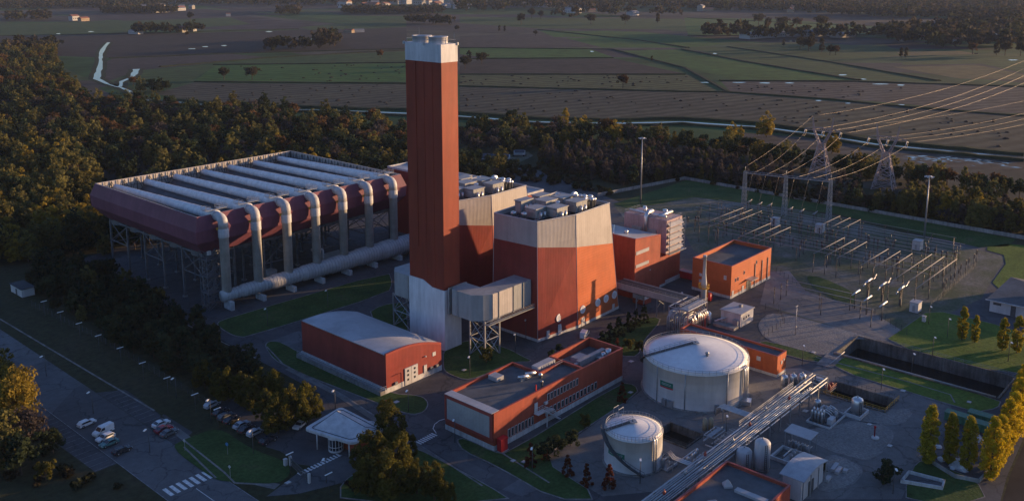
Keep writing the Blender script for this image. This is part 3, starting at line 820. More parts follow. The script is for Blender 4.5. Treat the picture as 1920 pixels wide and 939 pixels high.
def make_boiler_house():
    A, Mi, Rr = (202.3, 170.4), (219.4, 168.3), (242.2, 168.8)
    At, Mt, Rt = (202.3, 170.9), (216.6, 167.5), (235.4, 168.4)
    L, Lt = (202.0, 189.0), (201.6, 187.6)
    B, Bt = (242.2, 191.5), (236.2, 190.6)
    H = 37.5
    r = thing('boiler_house', 'red and grey clad boiler house nearest the office, whole lit front with round vents visible', 'building', (222, 180, 0))
    base = [A, Mi, Rr, B, L]; top = [At, Mt, Rt, Bt, Lt]
    zb = [29.7, 27.0, 23.6, 24.5, 29.4]
    def at(i, z):
        t = (z) / H
        return (base[i][0] + (top[i][0] - base[i][0]) * t, base[i][1] + (top[i][1] - base[i][1]) * t, z)
    low = [at(i, .9) for i in range(5)]; mid = [at(i, zb[i]) for i in range(5)]; hi = [at(i, H) for i in range(5)]
    b = MB()
    for i in range(5):
        j = (i + 1) % 5
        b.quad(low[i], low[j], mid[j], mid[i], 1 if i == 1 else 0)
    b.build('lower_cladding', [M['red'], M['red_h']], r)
    b = MB(); b.loft([mid, hi], 0, False); 
    inn = [tuple(p) for p in [(p[0], p[1], H) for p in grow([(q[0], q[1]) for q in hi], -.35)]]
    low_in = [(p[0], p[1], H - 1.2) for p in inn]
    for i in range(5):
        j = (i + 1) % 5
        b.quad(hi[i], hi[j], inn[j], inn[i]); b.quad(inn[i], inn[j], low_in[j], low_in[i])
    b.build('upper_cladding', M['band'], r)
    b = MB(); b.add(low_in, [tuple(range(5))]); b.build('roof', M['roofdark'], r)
    b = MB()
    for i in range(5):
        j = (i + 1) % 5
        b.bar((hi[i][0], hi[i][1], H + .02), (hi[j][0], hi[j][1], H + .02), .28)
    for i in (0, 1, 2, 4):
        b.bar(low[i], mid[i], .12); b.bar(mid[i], hi[i], .14)
    b.build('edge_flashing', M['white'], r)
    b = MB(); b.prism([(p[0], p[1]) for p in grow([(q[0], q[1]) for q in base], .06)], 0, .9, 0, True); b.build('plinth', M['plinth'], r)
    # round vents and doors on the front
    def wall(x, z):
        if x < Mi[0]: t = (x - A[0]) / (Mi[0] - A[0]); a, c = A, Mi; at_, ct = At, Mt
        else: t = (x - Mi[0]) / (Rr[0] - Mi[0]); a, c = Mi, Rr; at_, ct = Mt, Rt
        yb = a[1] + (c[1] - a[1]) * t; yt = at_[1] + (ct[1] - at_[1]) * t
        return yb + (yt - yb) * z / H
    for x in (211.0, 221.6, 229.8, 234.5, 239.3):
        b = MB(); disc(b, x, wall(x, 5.6) + .1, 5.6, 1.3, 24, 0, .3); v = b.build('round_vent', M['ventwhite'], r)
        d = MB(); 
        for k in range(5):
            zz = 4.9 + k * .36; w = math.sqrt(max(.05, .85 ** 2 - (zz - 5.6) ** 2))
            d.box(x - w, x + w, wall(x, 5.6) - .27, wall(x, 5.6) - .21, zz - .06, zz + .06)
        d.build('vent_blade', M['band'], v)
    for x, w, h in ((206.5, 1.3, 2.6), (211.5, 1.7, 3.4), (222.0, 1.6, 2.8), (239.0, 1.3, 2.5)):
        b = MB(); y = wall(x, 1) - .02; b.box(x - w / 2, x + w / 2, y - .12, y + .3, .02, h); d = b.build('door', M['white'], r)
        q = MB(); q.box(x + w * .3, x + w * .36, y - .2, y - .12, 1.0, 1.2); q.build('door_handle', M['steeldark'], d)
    z = H - 1.2
    for x, y, lx, ly, h in ((211.5, 170.8, 5.2, 4.2, 3.3), (206.8, 175.2, 5.2, 4.2, 3.2), (220.5, 170.4, 5.6, 4.2, 3.6), (214.5, 177.6, 5.4, 4.4, 3.8), (222.6, 177.4, 5.0, 4.4, 3.4), (208.5, 182.6, 5.4, 2.6, 4.2), (219.0, 184.0, 5.2, 3.2, 3.6)):
        roof_unit(r, x, y, z, lx, ly, h)
    random.seed(3)
    for x, y, h in ((203.7, 181.5, 2.4), (228.8, 170.8, 3.8), (230.7, 171.4, 3.4), (229.4, 174.0, 4.2), (232.2, 173.8, 3.6), (227.6, 176.2, 4.4), (218.4, 176.2, 3.8), (212.0, 180.4, 2.8), (231.8, 177.6, 3.2), (227.2, 183.2, 3.6), (204.4, 177.8, 2.6)):
        b = MB(); b.lathe(x, y, [(.62, z), (.62, z + h - .9), (.85, z + h - .9), (.85, z + h - .2), (.5, z + h)], 14); b.build('roof_vent', M['alu'], r)
    for x, y in ((226.0, 172.2), (216.8, 182.2), (229.5, 179.4)):
        b = MB(); b.tube([(x, y, z), (x, y, z + 2.6), (x + .5, y, z + 3.3), (x + 1.4, y, z + 3.6), (x + 2.3, y, z + 3.3), (x + 2.8, y, z + 2.4), (x + 2.8, y, z)], .55, 12); b.build('roof_duct', M['alu'], r)
    b = MB()
    for x, y, l in ((205, 174.2, 14), (219, 175.8, 12), (206, 180.2, 16)): b.box(x, x + l, y, y + .5, z + .15, z + .5)
    for x, y, l in ((219.2, 172, 14), (213.4, 175, 12)): b.box(x, x + .4, y, y + l, z + .12, z + .42)
    b.build('cable_tray', M['steel'], r)
    return r
bh = make_boiler_house()
copy_thing(bh, kids_of(bh), (222.9, 180 + 36.2, 0), 0, 'red and grey clad boiler house behind the chimney, half hidden, its front partly in shadow')

# flue ducts from the boiler houses to the chimney
def duct(name, label, pts_plan, z0, z1, loc):
    r = thing(name, label, 'duct', loc)
    return r
r = thing('flue_duct', 'grey box duct bridging from the near boiler house to the right side of the chimney', 'duct', (188, 178, 0))
b = MB()
b.prism([(183.5, 186.2), (180.0, 184.5), (180.0, 176.6), (182.2, 174.0), (184.8, 172.8), (201.9, 172.8), (201.9, 179.6), (186.8, 179.6), (186.8, 186.2)], 11.6, 19.4)
b.build('duct_casing', M['duct'], r)
b = MB(); b.box(187.6, 193.6, 172.68, 172.8, 11.8, 19.3); b.box(184.9, 187.2, 172.68, 172.8, 11.8, 19.3); b.build('pale_panel', M['band'], r)
b = MB()
for x in (187.4, 193.8, 198.2): b.box(x - .12, x + .12, 172.5, 172.8, 11.5, 19.5)
b.box(179.9, 180.06, 182.0, 182.5, 11.5, 19.5); b.box(179.5, 187, 185.2, 185.6, 11.4, 19.6)
b.build('stiffener', M['steel'], r)
b = MB(); b.box(181.5, 201.8, 171.2, 172.4, 10.9, 11.1); w = b.build('walkway', M['steel'], r)
q = MB()
for k in range(13):
    x = 182 + k * 1.6; q.bar((x, 171.25, 11.1), (x, 171.25, 12.2), .06)
q.bar((182, 171.25, 12.2), (201.8, 171.25, 12.2), .06); q.bar((182, 171.25, 11.7), (201.8, 171.25, 11.7), .06)
q.build('railing', M['steel'], w)
b = MB()
for x in (182.2, 188.4):
    for y in (173.4, 179.4): b.box(x - .2, x + .2, y - .2, y + .2, 0, 11.6)
for z0, z1 in ((0, 5.6), (5.6, 11.2)):
    for y in (173.4, 179.4):
        b.bar((182.2, y, z0), (188.4, y, z1), .2); b.bar((188.4, y, z0), (182.2, y, z1), .2); b.bar((182.2, y, z1), (188.4, y, z1), .2)
    for x in (182.2, 188.4):
        b.bar((x, 173.4, z0), (x, 179.4, z1), .2); b.bar((x, 179.4, z0), (x, 173.4, z1), .2); b.bar((x, 173.4, z1), (x, 179.4, z1), .2)
b.build('lattice_support', M['steel'], r)
r = thing('flue_duct', 'grey box duct on steel trestles joining the left side of the chimney', 'duct', (186, 208, 0))
b = MB(); b.prism([(181.6, 202.9), (181.6, 211.8), (184.2, 214.6), (202.2, 214.6), (202.2, 207.8), (188.0, 207.8), (188.0, 202.9)], 10.8, 18.4); b.build('duct_casing', M['duct'], r)
b = MB(); b.box(181.3, 181.62, 204.8, 205.4, 10.6, 18.6); b.box(181.3, 188.2, 203.0, 203.4, 10.7, 18.5); b.build('stiffener', M['steel'], r)
b = MB()
for x in (182.4, 188.0):
    for y in (205.4, 213.4): b.box(x - .2, x + .2, y - .2, y + .2, 0, 10.8)
for z0, z1 in ((0, 5.2), (5.2, 10.4)):
    for x in (182.4, 188.0):
        b.bar((x, 205.4, z0), (x, 213.4, z1), .2); b.bar((x, 213.4, z0), (x, 205.4, z1), .2); b.bar((x, 205.4, z1), (x, 213.4, z1), .2)
    for y in (205.4, 213.4):
        b.bar((182.4, y, z0), (188, y, z1), .2); b.bar((188, y, z0), (182.4, y, z1), .2); b.bar((182.4, y, z1), (188, y, z1), .2)
b.build('lattice_support', M['steel'], r)

# turbine hall behind
r = thing('turbine_hall', 'long dark red turbine hall with pale roof, mostly hidden behind chimney and boiler houses', 'building', (260, 272, 0))
b = MB(); b.box(255, 266.5, 222, 300, 0, 27.4); b.build('wall', M['red'], r)
b = MB(); b.box(255.4, 266.1, 222.4, 299.6, 27.4, 27.7); b.build('roof', M['rooflight'], r)
b = MB()
for (x0, x1, y0, y1) in ((254.9, 255.3, 221.9, 300.1), (266.2, 266.6, 221.9, 300.1), (255.3, 266.2, 221.9, 222.3), (255.3, 266.2, 299.7, 300.1)): b.box(x0, x1, y0, y1, 27.4, 28.2)
b.build('parapet', M['plinth'], r)
for y in (232, 244, 256, 268):
    b = MB(); b.box(258, 262, y, y + 3.2, 27.7, 29.3); b.box(257.8, 262.2, y - .2, y + 3.4, 29.3, 29.5); b.build('roof_unit', M['duct'], r)

# ------------------------------------------------------------------ air cooled condenser
def make_acc():
    x0, x1, y0, y1 = 148.4, 236.2, 270.2, 344.0
    r = thing('air_cooled_condenser', 'huge raised red air cooled condenser with seven white steam ducts across its open top', 'condenser', ((x0 + x1) / 2, (y0 + y1) / 2, 0))
    def ring(o, z): return [(x0 - o, y0 - o, z), (x1 + o, y0 - o, z), (x1 + o, y1 + o, z), (x0 - o, y1 + o, z)]
    b = MB(); b.loft([ring(-2.6, 18.6), ring(1.3, 23.3), ring(1.6, 27.4), ring(0, 32.0)], 0, False)
    b.build('casing', M['acccasing'], r)
    b = MB()
    for (q0, q1) in ((0, 1), (1, 2), (2, 3), (3, 0)):
        o, i = ring(0, 32.0), ring(-.35, 32.0); i2 = ring(-.35, 24.8)
        b.quad(i[q0], i[q1], i2[q1], i2[q0])
        b.quad(o[q0], o[q1], i[q1], i[q0])
    b.build('inner_lining', M['band'], r)
    b = MB(); i = ring(-.35, 24.9); b.add(i, [(0, 1, 2, 3)]); 
    i = ring(-2.6, 18.7); b.add(i, [(3, 2, 1, 0)]); b.build('fan_deck', M['steeldark'], r)
    # wind wall posts and braces inside the far and left edges
    b = MB()
    k = 34
    for n in range(k + 1):
        y = y0 + .9 + (y1 - y0 - 1.8) * n / k; x = x0 + (x1 - x0 - 1.8) * n / k + .9
        b.bar((x0 + .75, y, 25), (x0 + .75, y, 31.9), .2); b.bar((x1 - .75, y, 25), (x1 - .75, y, 31.9), .2)
        b.bar((x, y1 - .75, 25), (x, y1 - .75, 31.9), .22)
        if n < k:
            x2 = x + (x1 - x0 - 1.8) / k; y2 = y + (y1 - y0 - 1.8) / k
            b.bar((x, y1 - .75, 26.4 if n % 2 else 31.8), (x2, y1 - .75, 31.8 if n % 2 else 26.4), .16)
            b.bar((x1 - .75, y, 26.4 if n % 2 else 31.8), (x1 - .75, y2, 31.8 if n % 2 else 26.4), .16)
    b.bar((x0 + .8, y1 - .75, 29.2), (x1 - .8, y1 - .75, 29.2), .16); b.bar((x1 - .75, y0 + .8, 29.2), (x1 - .75, y1 - .8, 29.2), .16)
    b.build('wind_wall_truss', M['steeldark'], r)
    X = [155.3 + 12.22 * i for i in range(7)]
    for i, x in enumerate(X):
        # tent shaped heat exchanger under each duct
        b = MB()
        ya, yb = y0 + 2.2, y1 - 2.0
        b.add([(x - 5.9, ya, 25.0), (x + 5.9, ya, 25.0), (x + .7, ya, 29.3), (x - .7, ya, 29.3), (x - 5.9, yb, 25.0), (x + 5.9, yb, 25.0), (x + .7, yb, 28.6), (x - .7, yb, 28.6)],
              [(0, 1, 2, 3), (7, 6, 5, 4), (3, 7, 4, 0), (2, 1, 5, 6), (3, 2, 6, 7)])
        b.build('heat_exchanger', M['acctent'], r)
        b = MB(); prof = []
        n = 9
        pts, rad = [], []
        for k in range(n):
            a = y0 - .5 + (yb - y0 + .5) * k / n; c = y0 - .5 + (yb - y0 + .5) * (k + 1) / n
            rr = 1.85 - .65 * k / (n - 1); zd = lambda yy: 31.2 - 1.5 * (yy - y0) / (yb - y0)
            if k: pts += [(x, a + .02, zd(a))]; rad += [rr + .06]
            pts += [(x, a + .35, zd(a)), (x, a + .4, zd(a)), (x, c - .05, zd(c))]; rad += [rr + .06, rr, rr]
        b.tube(pts, rad, 16); b.build('steam_duct', M['laghi'], r)
        # riser with a bend at its head
        rr = 1.62
        b = MB()
        b.tube([(x, y0 + .2, 31.2), (x, 268.2, 31.1), (x, 267.2, 30.9), (x, 266.5, 30.35), (x, 266.2, 29.5), (x, 266.2, 27.6)], rr, 18)
        zz = [(27.6, 0), (27.5, .14), (24.9, .14), (24.6, .14), (24.5, -.05)]
        zz += [(4.5, -.05)]
        b.tube([(x, 266.2, z) for z, e in zz], [rr + e for z, e in zz], 18)
        rs = b.build('riser', M['lag'], r)
        # platform with railing at the duct head
        b = MB(); b.prism([(x - 3.4, y0 + .6), (x + 4.6, y0 + .6), (x + 4.6, y0 + 3.4), (x + 1.7, y0 + 3.4), (x + 1.7, y0 + 1.2), (x - 1.7, y0 + 1.2), (x - 1.7, y0 + 3.4), (x - 3.4, y0 + 3.4)], 33.05, 33.2); p = b.build('platform', M['steel'], r)
        q = MB()
        for (xa, xb) in ((x + 1.6, x + 4.6), (x - 3.4, x - 1.5)):
            cor = [(xa, y0 + .6), (xb, y0 + .6), (xb, y0 + 3.3), (xa, y0 + 3.3)]
            for m_ in range(4):
                c0, c1 = cor[m_], cor[(m_ + 1) % 4]
                q.bar((*c0, 33.1), (*c0, 34.3), .09); q.bar((*c0, 34.3), (*c1, 34.3), .08); q.bar((*c0, 33.7), (*c1, 33.7), .07)
        q.build('railing', M['steel'], p)
        b = MB(); b.box(x - 1.9, x - 1.5, 266.6, 267.4, 27.2, 28.0); b.build('hinge_bracket', M['yellow'], r)
    # walkway strips over the exchangers
    b = MB()
    for x in [X[0] - 6.0] + [q + 6.11 for q in X]: b.box(x - .35, x + .35, y0 + 1, y1 - 1, 25.0, 25.2)
    for y in np.linspace(y0 + 12, y1 - 10, 5): b.box(x0 + .6, x1 - .6, y - .15, y + .15, 24.95, 25.15)
    b.build('deck_walkway', M['steel'], r)
    # main exhaust duct, stepped wider towards the turbine hall
    pts, rad = [], []
    xs = [153.4, 161, 173, 185.5, 198, 210.5, 222.5, 246]
    for k in range(7):
        rr = 1.95 + .28 * k
        pts += [(xs[k] + .01, 266.2, 4.6), (xs[k + 1] - .4, 266.2, 4.6)]; rad += [rr, rr]
    b = MB(); b.tube(pts, rad, 24); d = b.build('exhaust_duct', M['lag'], r)
    q = MB()
    for k in range(70):
        x = 154.5 + k * 1.28; rr = 1.95 + .28 * min(6, sum(x > e for e in xs[1:-1]))
        ring_ = lambda rad_, xx: [(xx, 266.2 + rad_ * math.cos(2 * math.pi * t / 24), 4.6 + rad_ * math.sin(2 * math.pi * t / 24)) for t in range(24)]
        q.loft([ring_(rr - .05, x), ring_(rr + .09, x), ring_(rr + .09, x + .16), ring_(rr - .05, x + .16)], 0, False)
    q.build('stiffening_ring', M['steel'], d)
    for k, x in enumerate(X):
        b = MB(); b.box(x - .6, x + .6, 262.9 - k * .12, 267.6, 0, 1.9 if k else 3.0); b.build('saddle_support', M['plinth'], r)
    # columns, beams and braces below
    cx = [151.5 + (x1 - 6.0 - 148.8) * i / 7 for i in range(8)]; cy = [y0 + 3.5 + (y1 - y0 - 7.0) * j / 5 for j in range(6)]
    for x in cx:
        for y in cy:
            b = MB(); b.box(x - .32, x + .32, y - .32, y + .32, .5, 18.7); c = b.build('column', M['accsteel'], r)
            b = MB(); b.box(x - .7, x + .7, y - .7, y + .7, 0, .55); b.build('footing', M['conc'], c)
    b = MB()
    for x in cx:
        for j in range(5): b.bar((x, cy[j], 17.6), (x, cy[j + 1], 17.6), .45); 
        for j in (0, 2, 4): b.bar((x, cy[j], 10), (x, cy[j + 1], 17.4), .22); b.bar((x, cy[j + 1], 10), (x, cy[j], 17.4), .22); b.bar((x, cy[j], 10), (x, cy[j + 1], 10), .25)
    for y in cy:
        for i in range(7): b.bar((cx[i], y, 17.6), (cx[i + 1], y, 17.6), .45)
        for i in (0, 2, 4, 6): b.bar((cx[i], y, 9), (cx[i + 1], y, 17.4), .22); b.bar((cx[i + 1], y, 9), (cx[i], y, 17.4), .22); b.bar((cx[i], y, 9), (cx[i + 1], y, 9), .25)
    b.build('under_truss', M['accsteel'], r)
    # fan bells hanging below the deck
    for i in range(7):
        for j in range(5):
            b = MB(); b.lathe(X[i], y0 + 8 + 14.4 * j, [(4.9, 17.0), (4.5, 18.6)], 18, 0, True, False); b.build('fan_bell', M['steeldark'], r)
    # stair tower at the near corner
    b = MB(); b.lattice((152.2, 270.8, 0, 2.3), (152.2, 270.8, 20, 2.3), .2, .12, 0, 7)
    for k in range(7):
        z = k * 2.85; b.bar((150.4, 270.0, z), (154.0, 270.0, z + 2.85), .3); b.box(149.9, 154.5, 268.5, 273.1, z + 2.75, z + 2.85) if k % 2 else None
    b.build('stair_tower', M['accsteel'], r)
    b = MB(); b.box(150.2, 151.6, 268.3, 268.6, 19.0, 20.4); b.build('notice_board', M['plinth'], r)
    b = MB()
    b.tube([(196.5, 268.8, .5), (196.5, 268.8, 9.6), (196.2, 268.8, 10.5), (195.4, 268.8, 10.9), (191.6, 268.8, 11.4)], .5, 10); b.build('vent_pipe', M['white'], r)
    b = MB(); b.tube([(180, 278, 0), (180, 278, 4.4), (180, 278, 5)], [2.4, 2.4, 1.2], 16); b.build('condensate_tank', M['duct'], r)
    b = MB(); b.box(200, 212, 274, 280, 0, 4.2); b.box(199.8, 212.2, 273.8, 280.2, 4.2, 4.5); b.build('pump_house', M['duct'], r)
    return r
M['acctent'] = pmat('heat_exchanger_fins', (.085, .09, .10), .6, .2, .25, metal=.2, ribs=('y', 2.4))
make_acc()
# ------------------------------------------------------------------ red auxiliary buildings
def parapet_building(name, label, cat, x0, x1, y0, y1, h, red='redplain', par=1.0, plinth=.9, roofm='roof', t=.35):
    r = thing(name, label, cat, ((x0 + x1) / 2, (y0 + y1) / 2, 0))
    b = MB()
    b.box(x0, x1, y0, y1, plinth, h - par)
    b.box(x0, x0 + t, y0, y1, h - par, h); b.box(x1 - t, x1, y0, y1, h - par, h)
    b.box(x0 + t, x1 - t, y0, y0 + t, h - par, h); b.box(x0 + t, x1 - t, y1 - t, y1, h - par, h)
    b.build('wall', M[red], r)
    b = MB(); b.box(x0 - .06, x1 + .06, y0 - .06, y1 + .06, 0, plinth); b.build('plinth', M['plinth'], r)
    b = MB(); b.quad((x0 + t, y0 + t, h - par + .02), (x1 - t, y0 + t, h - par + .02), (x1 - t, y1 - t, h - par + .02), (x0 + t, y1 - t, h - par + .02)); b.build('roof', M[roofm], r)
    b = MB(); e = .06
    b.box(x0 - e, x0 + t + e, y0 - e, y1 + e, h, h + .12); b.box(x1 - t - e, x1 + e, y0 - e, y1 + e, h, h + .12)
    b.box(x0 + t + e, x1 - t - e, y0 - e, y0 + t + e, h, h + .12); b.box(x0 + t + e, x1 - t - e, y1 - t - e, y1 + e, h, h + .12)
    b.build('capping', M['redcap'], r)
    return r
def part_box(r, name, mat, *a):
    b = MB(); b.box(*a); return b.build(name, M[mat], r)

# warehouse with a bowed roof
def warehouse():
    x0, x1, y0, y1 = 148.8, 169.0, 177.8, 215.2
    r = thing('warehouse', 'red warehouse with a bowed pale roof and white end doors, left of the chimney foot', 'building', (159, 196, 0))
    n = 14
    prof = [(x0 + (x1 - x0) * k / n, 10.7 - 3.0 * (k / n) + 1.25 * math.sin(math.pi * k / n)) for k in range(n + 1)]
    b = MB()
    ringf = [(x0, y0, 1.5), (x1, y0, 1.5)] + [(x, y0, z) for x, z in reversed(prof)]
    ringb = [(x, y1, z) for x, _, z in ringf]
    m = len(ringf)
    b.add(ringf + ringb, [tuple(range(m)), tuple(reversed(range(m, 2 * m))), (1, 0, m, m + 1), (2, 1, m + 1, m + 2), (0, m - 1, 2 * m - 1, m)])
    b.build('wall', M['red'], r)
    b = MB()
    out = [(x, y0 + .5, z - .05) for x, z in prof]; outb = [(x, y1 - .3, z - .05) for x, z in prof]
    up = [(x, y0 + .5, z + .22) for x, z in prof]; upb = [(x, y1 - .3, z + .22) for x, z in prof]
    f = []
    k = n + 1
    for i in range(n): f += [(2 * k + i, 2 * k + i + 1, 3 * k + i + 1, 3 * k + i), (i, i + 1, 2 * k + i + 1, 2 * k + i), (k + i + 1, k + i, 3 * k + i, 3 * k + i + 1)]
    f += [(0, 2 * k, 3 * k, k), (k - 1, 2 * k - 1, 4 * k - 1, 3 * k - 1)]
    b.add(out + outb + up + upb, f, 0, False); b.build('roof', M['rooflightx'], r)
    b = MB()
    for i in range(n):
        (xa, za), (xb, zb) = prof[i], prof[i + 1]
        v = [(xa, y0 - .05, za - .1), (xb, y0 - .05, zb - .1), (xb, y0 - .05, zb + .45), (xa, y0 - .05, za + .45)]
        w = [(p[0], y0 + .5, p[2]) for p in v]
        b.add(v + w, [(0, 1, 2, 3), (7, 6, 5, 4), (3, 2, 6, 7), (1, 0, 4, 5)])
    b.build('gable_trim', M['redcap'], r)
    part_box(r, 'plinth', 'plinth', x0 - .5, x1 + .1, y0 - .1, y1 + .1, 0, 1.5)
    part_box(r, 'ledge', 'conc', x0 - 2.2, x0 - .5, y0 - .1, y1, 0, 1.2)
    railing(r, [(x0 - 2.1, y1 - .2, 1.2), (x0 - 2.1, y0, 1.2), (x0 - .1, y0 - .15, 1.2)], 1.1, 3.0, 'steel', w=.08)
    for x in (155.2, 157.6):
        d = part_box(r, 'door', 'white', x, x + 2.3, y0 - .25, y0 + .1, .1, 5.0)
        for zz in (1.6, 2.9, 4.1): part_box(d, 'door_light', 'glass', x + .8, x + 1.4, y0 - .3, y0 - .24, zz - .3, zz + .3)
    d = part_box(r, 'door', 'plinth', 162.2, 163.3, y0 - .2, y0 + .1, 1.2, 3.6)
    part_box(r, 'notice_plate', 'plinth', 165.6, 166.8, y0 - .12, y0, 5.2, 6.3)
    part_box(r, 'wall_lamp', 'plinth', 162.6, 163.0, y0 - .5, y0, 6.0, 6.3)
    for x in (151.5, 164.5, 166.6): part_box(r, 'vent_box', 'steel', x, x + .9, y0 - .5, y0, 1.6, 2.4)
    b = MB(); b.box(169.0, 170.2, y0 + 2, y0 + 18, 0, .6); b.build('step', M['conc'], r)
    return r
warehouse()

# office building: long body, notch, lower wing at the far end
def office():
    r = thing('office_building', 'long red flat roofed office with a louvred end, window rows and a white side stair', 'building', (168, 143, 0))
    h = 9.4
    P = [(145.8, 136.0), (179.9, 136.0), (179.9, 142.9), (170.4, 142.9), (170.4, 152.2), (145.8, 152.2)]
    b = MB(); b.prism(P, 1.3, h - .75, 0, True)
    q = grow(P, -.4); z0, z1 = h - .75, h
    def rim(b, P, q, z0, z1):
        n = len(P); a = sum(P[i][0] * P[(i + 1) % n][1] - P[(i + 1) % n][0] * P[i][1] for i in range(n)); P2 = P if a > 0 else P[::-1]
        v = [(x, y, z0) for x, y in P2] + [(x, y, z1) for x, y in P2] + [(x, y, z1) for x, y in q] + [(x, y, z0) for x, y in q]
        f = []
        for i in range(n):
            j = (i + 1) % n
            f += [(i, j, n + j, n + i), (n + i, n + j, 2 * n + j, 2 * n + i), (2 * n + i, 2 * n + j, 3 * n + j, 3 * n + i)]
        b.add(v, f)
    rim(b, P, q, z0, z1)
    b.build('wall', M['redplain'], r)
    b = MB(); b.add([(x, y, h - .72) for x, y in q], [tuple(range(len(q)))]); b.build('roof', M['roof'], r)
    b = MB(); rim(b, grow(P, .05), grow(P, -.45), h, h + .1); b.build('capping', M['redcap'], r)
    W = [(179.92, 132.0), (198.0, 132.0), (198.0, 147.6), (179.92, 147.6)]
    W = [(179.92, 136.02), (197.6, 136.02), (197.6, 147.6), (179.92, 147.6)]
    b = MB(); b.prism(W, 1.3, h - 2.6, 0, True); q2 = grow(W, -.4); rim(b, W, q2, h - 2.6, h - .15); b.build('wing_wall', M['redplain'], r)
    b = MB(); b.add([(x, y, h - 2.57) for x, y in q2], [tuple(range(4))]); b.build('wing_roof', M['roof'], r)
    b = MB(); rim(b, grow(W, .05), grow(W, -.45), h - .15, h - .05); b.build('wing_capping', M['redcap'], r)
    b = MB(); b.prism(grow(P, .08), 0, 1.3); b.build('plinth', M['plinth'], r)
    b = MB(); b.prism(grow(W, .07), 0, 1.25); b.build('wing_plinth', M['plinth'], r)
    # louvred end facade, hood and pale sill roof
    part_box(r, 'louvre_screen', 'louvre', 145.45, 145.8, 137.0, 151.4, 3.2, 8.6)
    b = MB(); b.box(145.3, 145.85, 136.3, 137.0, 2.6, h + .04); b.box(145.3, 145.85, 151.4, 152.0, 2.6, h + .04); b.box(145.3, 145.85, 137.0, 151.4, 8.6, h + .04); b.box(145.3, 145.85, 137.0, 151.4, 2.6, 3.2); b.build('screen_frame', M['redcap'], r)
    part_box(r, 'screen_coping', 'rooflight', 145.25, 147.8, 136.2, 152.0, h + .1, h + .2)
    # windows
    def win(x, z, hh, w=.9):
        b = MB(); b.box(x, x + w, 135.9, 136.05, z, z + hh); f = b.build('window', M['white'], r)
        q = MB(); q.box(x + .14, x + w - .14, 135.86, 135.9, z + .14, z + hh - .14); q.build('pane', M['glass'], f)
    for k in range(10): win(165.2 + k * 1.28, 5.6, 1.9)
    for k in range(14): win(164.6 + k * 1.55, 1.8, 1.9, 1.05)
    for k in range(8): win(150.6 + k * 1.22, 1.5, 2.2, .85)
    d = part_box(r, 'door', 'white', 160.3, 161.4, 135.85, 136.05, 4.3, 6.7)
    b = MB(); b.box(160.0, 163.2, 134.4, 135.95, 4.1, 4.3); b.box(163.2, 166.4, 134.4, 135.6, 3.4, 3.55)
    for k in range(10): b.box(163.2 + k * .55, 163.75 + k * .55, 134.4, 135.6, 4.1 - .4 * (k + 1), 4.25 - .4 * (k + 1))
    s = b.build('outside_stair', M['plinth'], r)
    q = MB()
    for y in (134.4, 135.75):
        q.bar((160.0, y, 5.3), (163.2, y, 5.3), .08); q.bar((163.2, y, 5.3), (168.7, y, 1.3), .08); q.bar((160.0, y, 4.8), (163.2, y, 4.8), .06); q.bar((163.2, y, 4.8), (168.7, y, .8), .06)
        for k in range(9): 
            x = 160.0 + k; z = 4.3 if x < 163.2 else 4.3 - (x - 163.2) * .73; q.bar((x, y, z), (x, y, z + 1.05), .06)
    q.build('stair_railing', M['plinth'], s)
    b = MB(); b.bar((163.2, 134.3, 0), (163.2, 134.3, 4.1), .3); b.build('stair_post', M['plinth'], s)
    part_box(r, 'wall_bracket', 'white', 163.9, 164.9, 135.4, 136, 5.2, 5.8)
    # roof plant
    b = MB(); b.box(159.8, 162.4, 148.0, 151.0, h - .7, h + .35); b.build('skylight', M['rooflight'], r)
    b = MB()
    for x in (164.0, 166.8): b.tube([(x, 144.6, h + .2), (x + 2.4, 143.2, h + .2)], .42, 10)
    b.box(164.2, 169.0, 143.6, 144.2, h - .72, h - .2); b.build('roof_pipe', M['alu'], r)
    b = MB(); b.lathe(169.2, 141.6, [(.5, h - .7), (.5, h), (.7, h), (.35, h + .5)], 12); b.build('roof_cowl', M['alu'], r)
    b = MB(); b.box(161.5, 161.75, 136.5, 136.75, h - .7, h + 1.6); b.build('flue_pipe', M['redbright'], r)
    b = MB(); b.lathe(165.0, 137.6, [(.3, h - .7), (.3, h + .9), (.45, h + .9), (.2, h + 1.2)], 10); b.build('roof_vent', M['steel'], r)
    b = MB()
    b.box(171.4, 178.4, 144.2, 146.4, 8.4, 9.9)
    for k in range(7): b.box(171.7 + k, 172.3 + k, 144.1, 144.2, 8.6, 9.7)
    b.build('air_handling_unit', M['rooflight'], r)
    part_box(r, 'unit_base', 'steel', 171.6, 178.2, 144.4, 146.2, 0, 8.4)
    b = MB(); b.box(184.0, 195.6, 140.3, 141.6, 6.9, 8.5); b.box(185.5, 189.5, 141.6, 144.6, 6.9, 8.2); b.tube([(184.6, 141, 7.8), (181.4, 141, 7.8), (181.4, 144, 7.8)], .5, 10); b.build('roof_duct', M['duct'], r)
    b = MB(); b.tube([(195.0, 139, 6.85), (195.0, 139, 9.0)], .8, 12); b.tube([(193.0, 139.2, 6.85), (193.0, 139.2, 8.6)], .6, 12); b.box(191, 196.2, 138.4, 140.2, 6.85, 7.6); b.build('roof_fan', M['alu'], r)
    railing(r, [(179.6, 138.6, h - .7), (179.6, 142.4, h - .7), (176.0, 142.4, h - .7)], 1.4, 1.2, 'steel')
    return r
office()
r = thing('cabinet', 'bright red metal cabinet standing at the office corner by the louvred end', 'cabinet', (147.6, 134.9, 0))
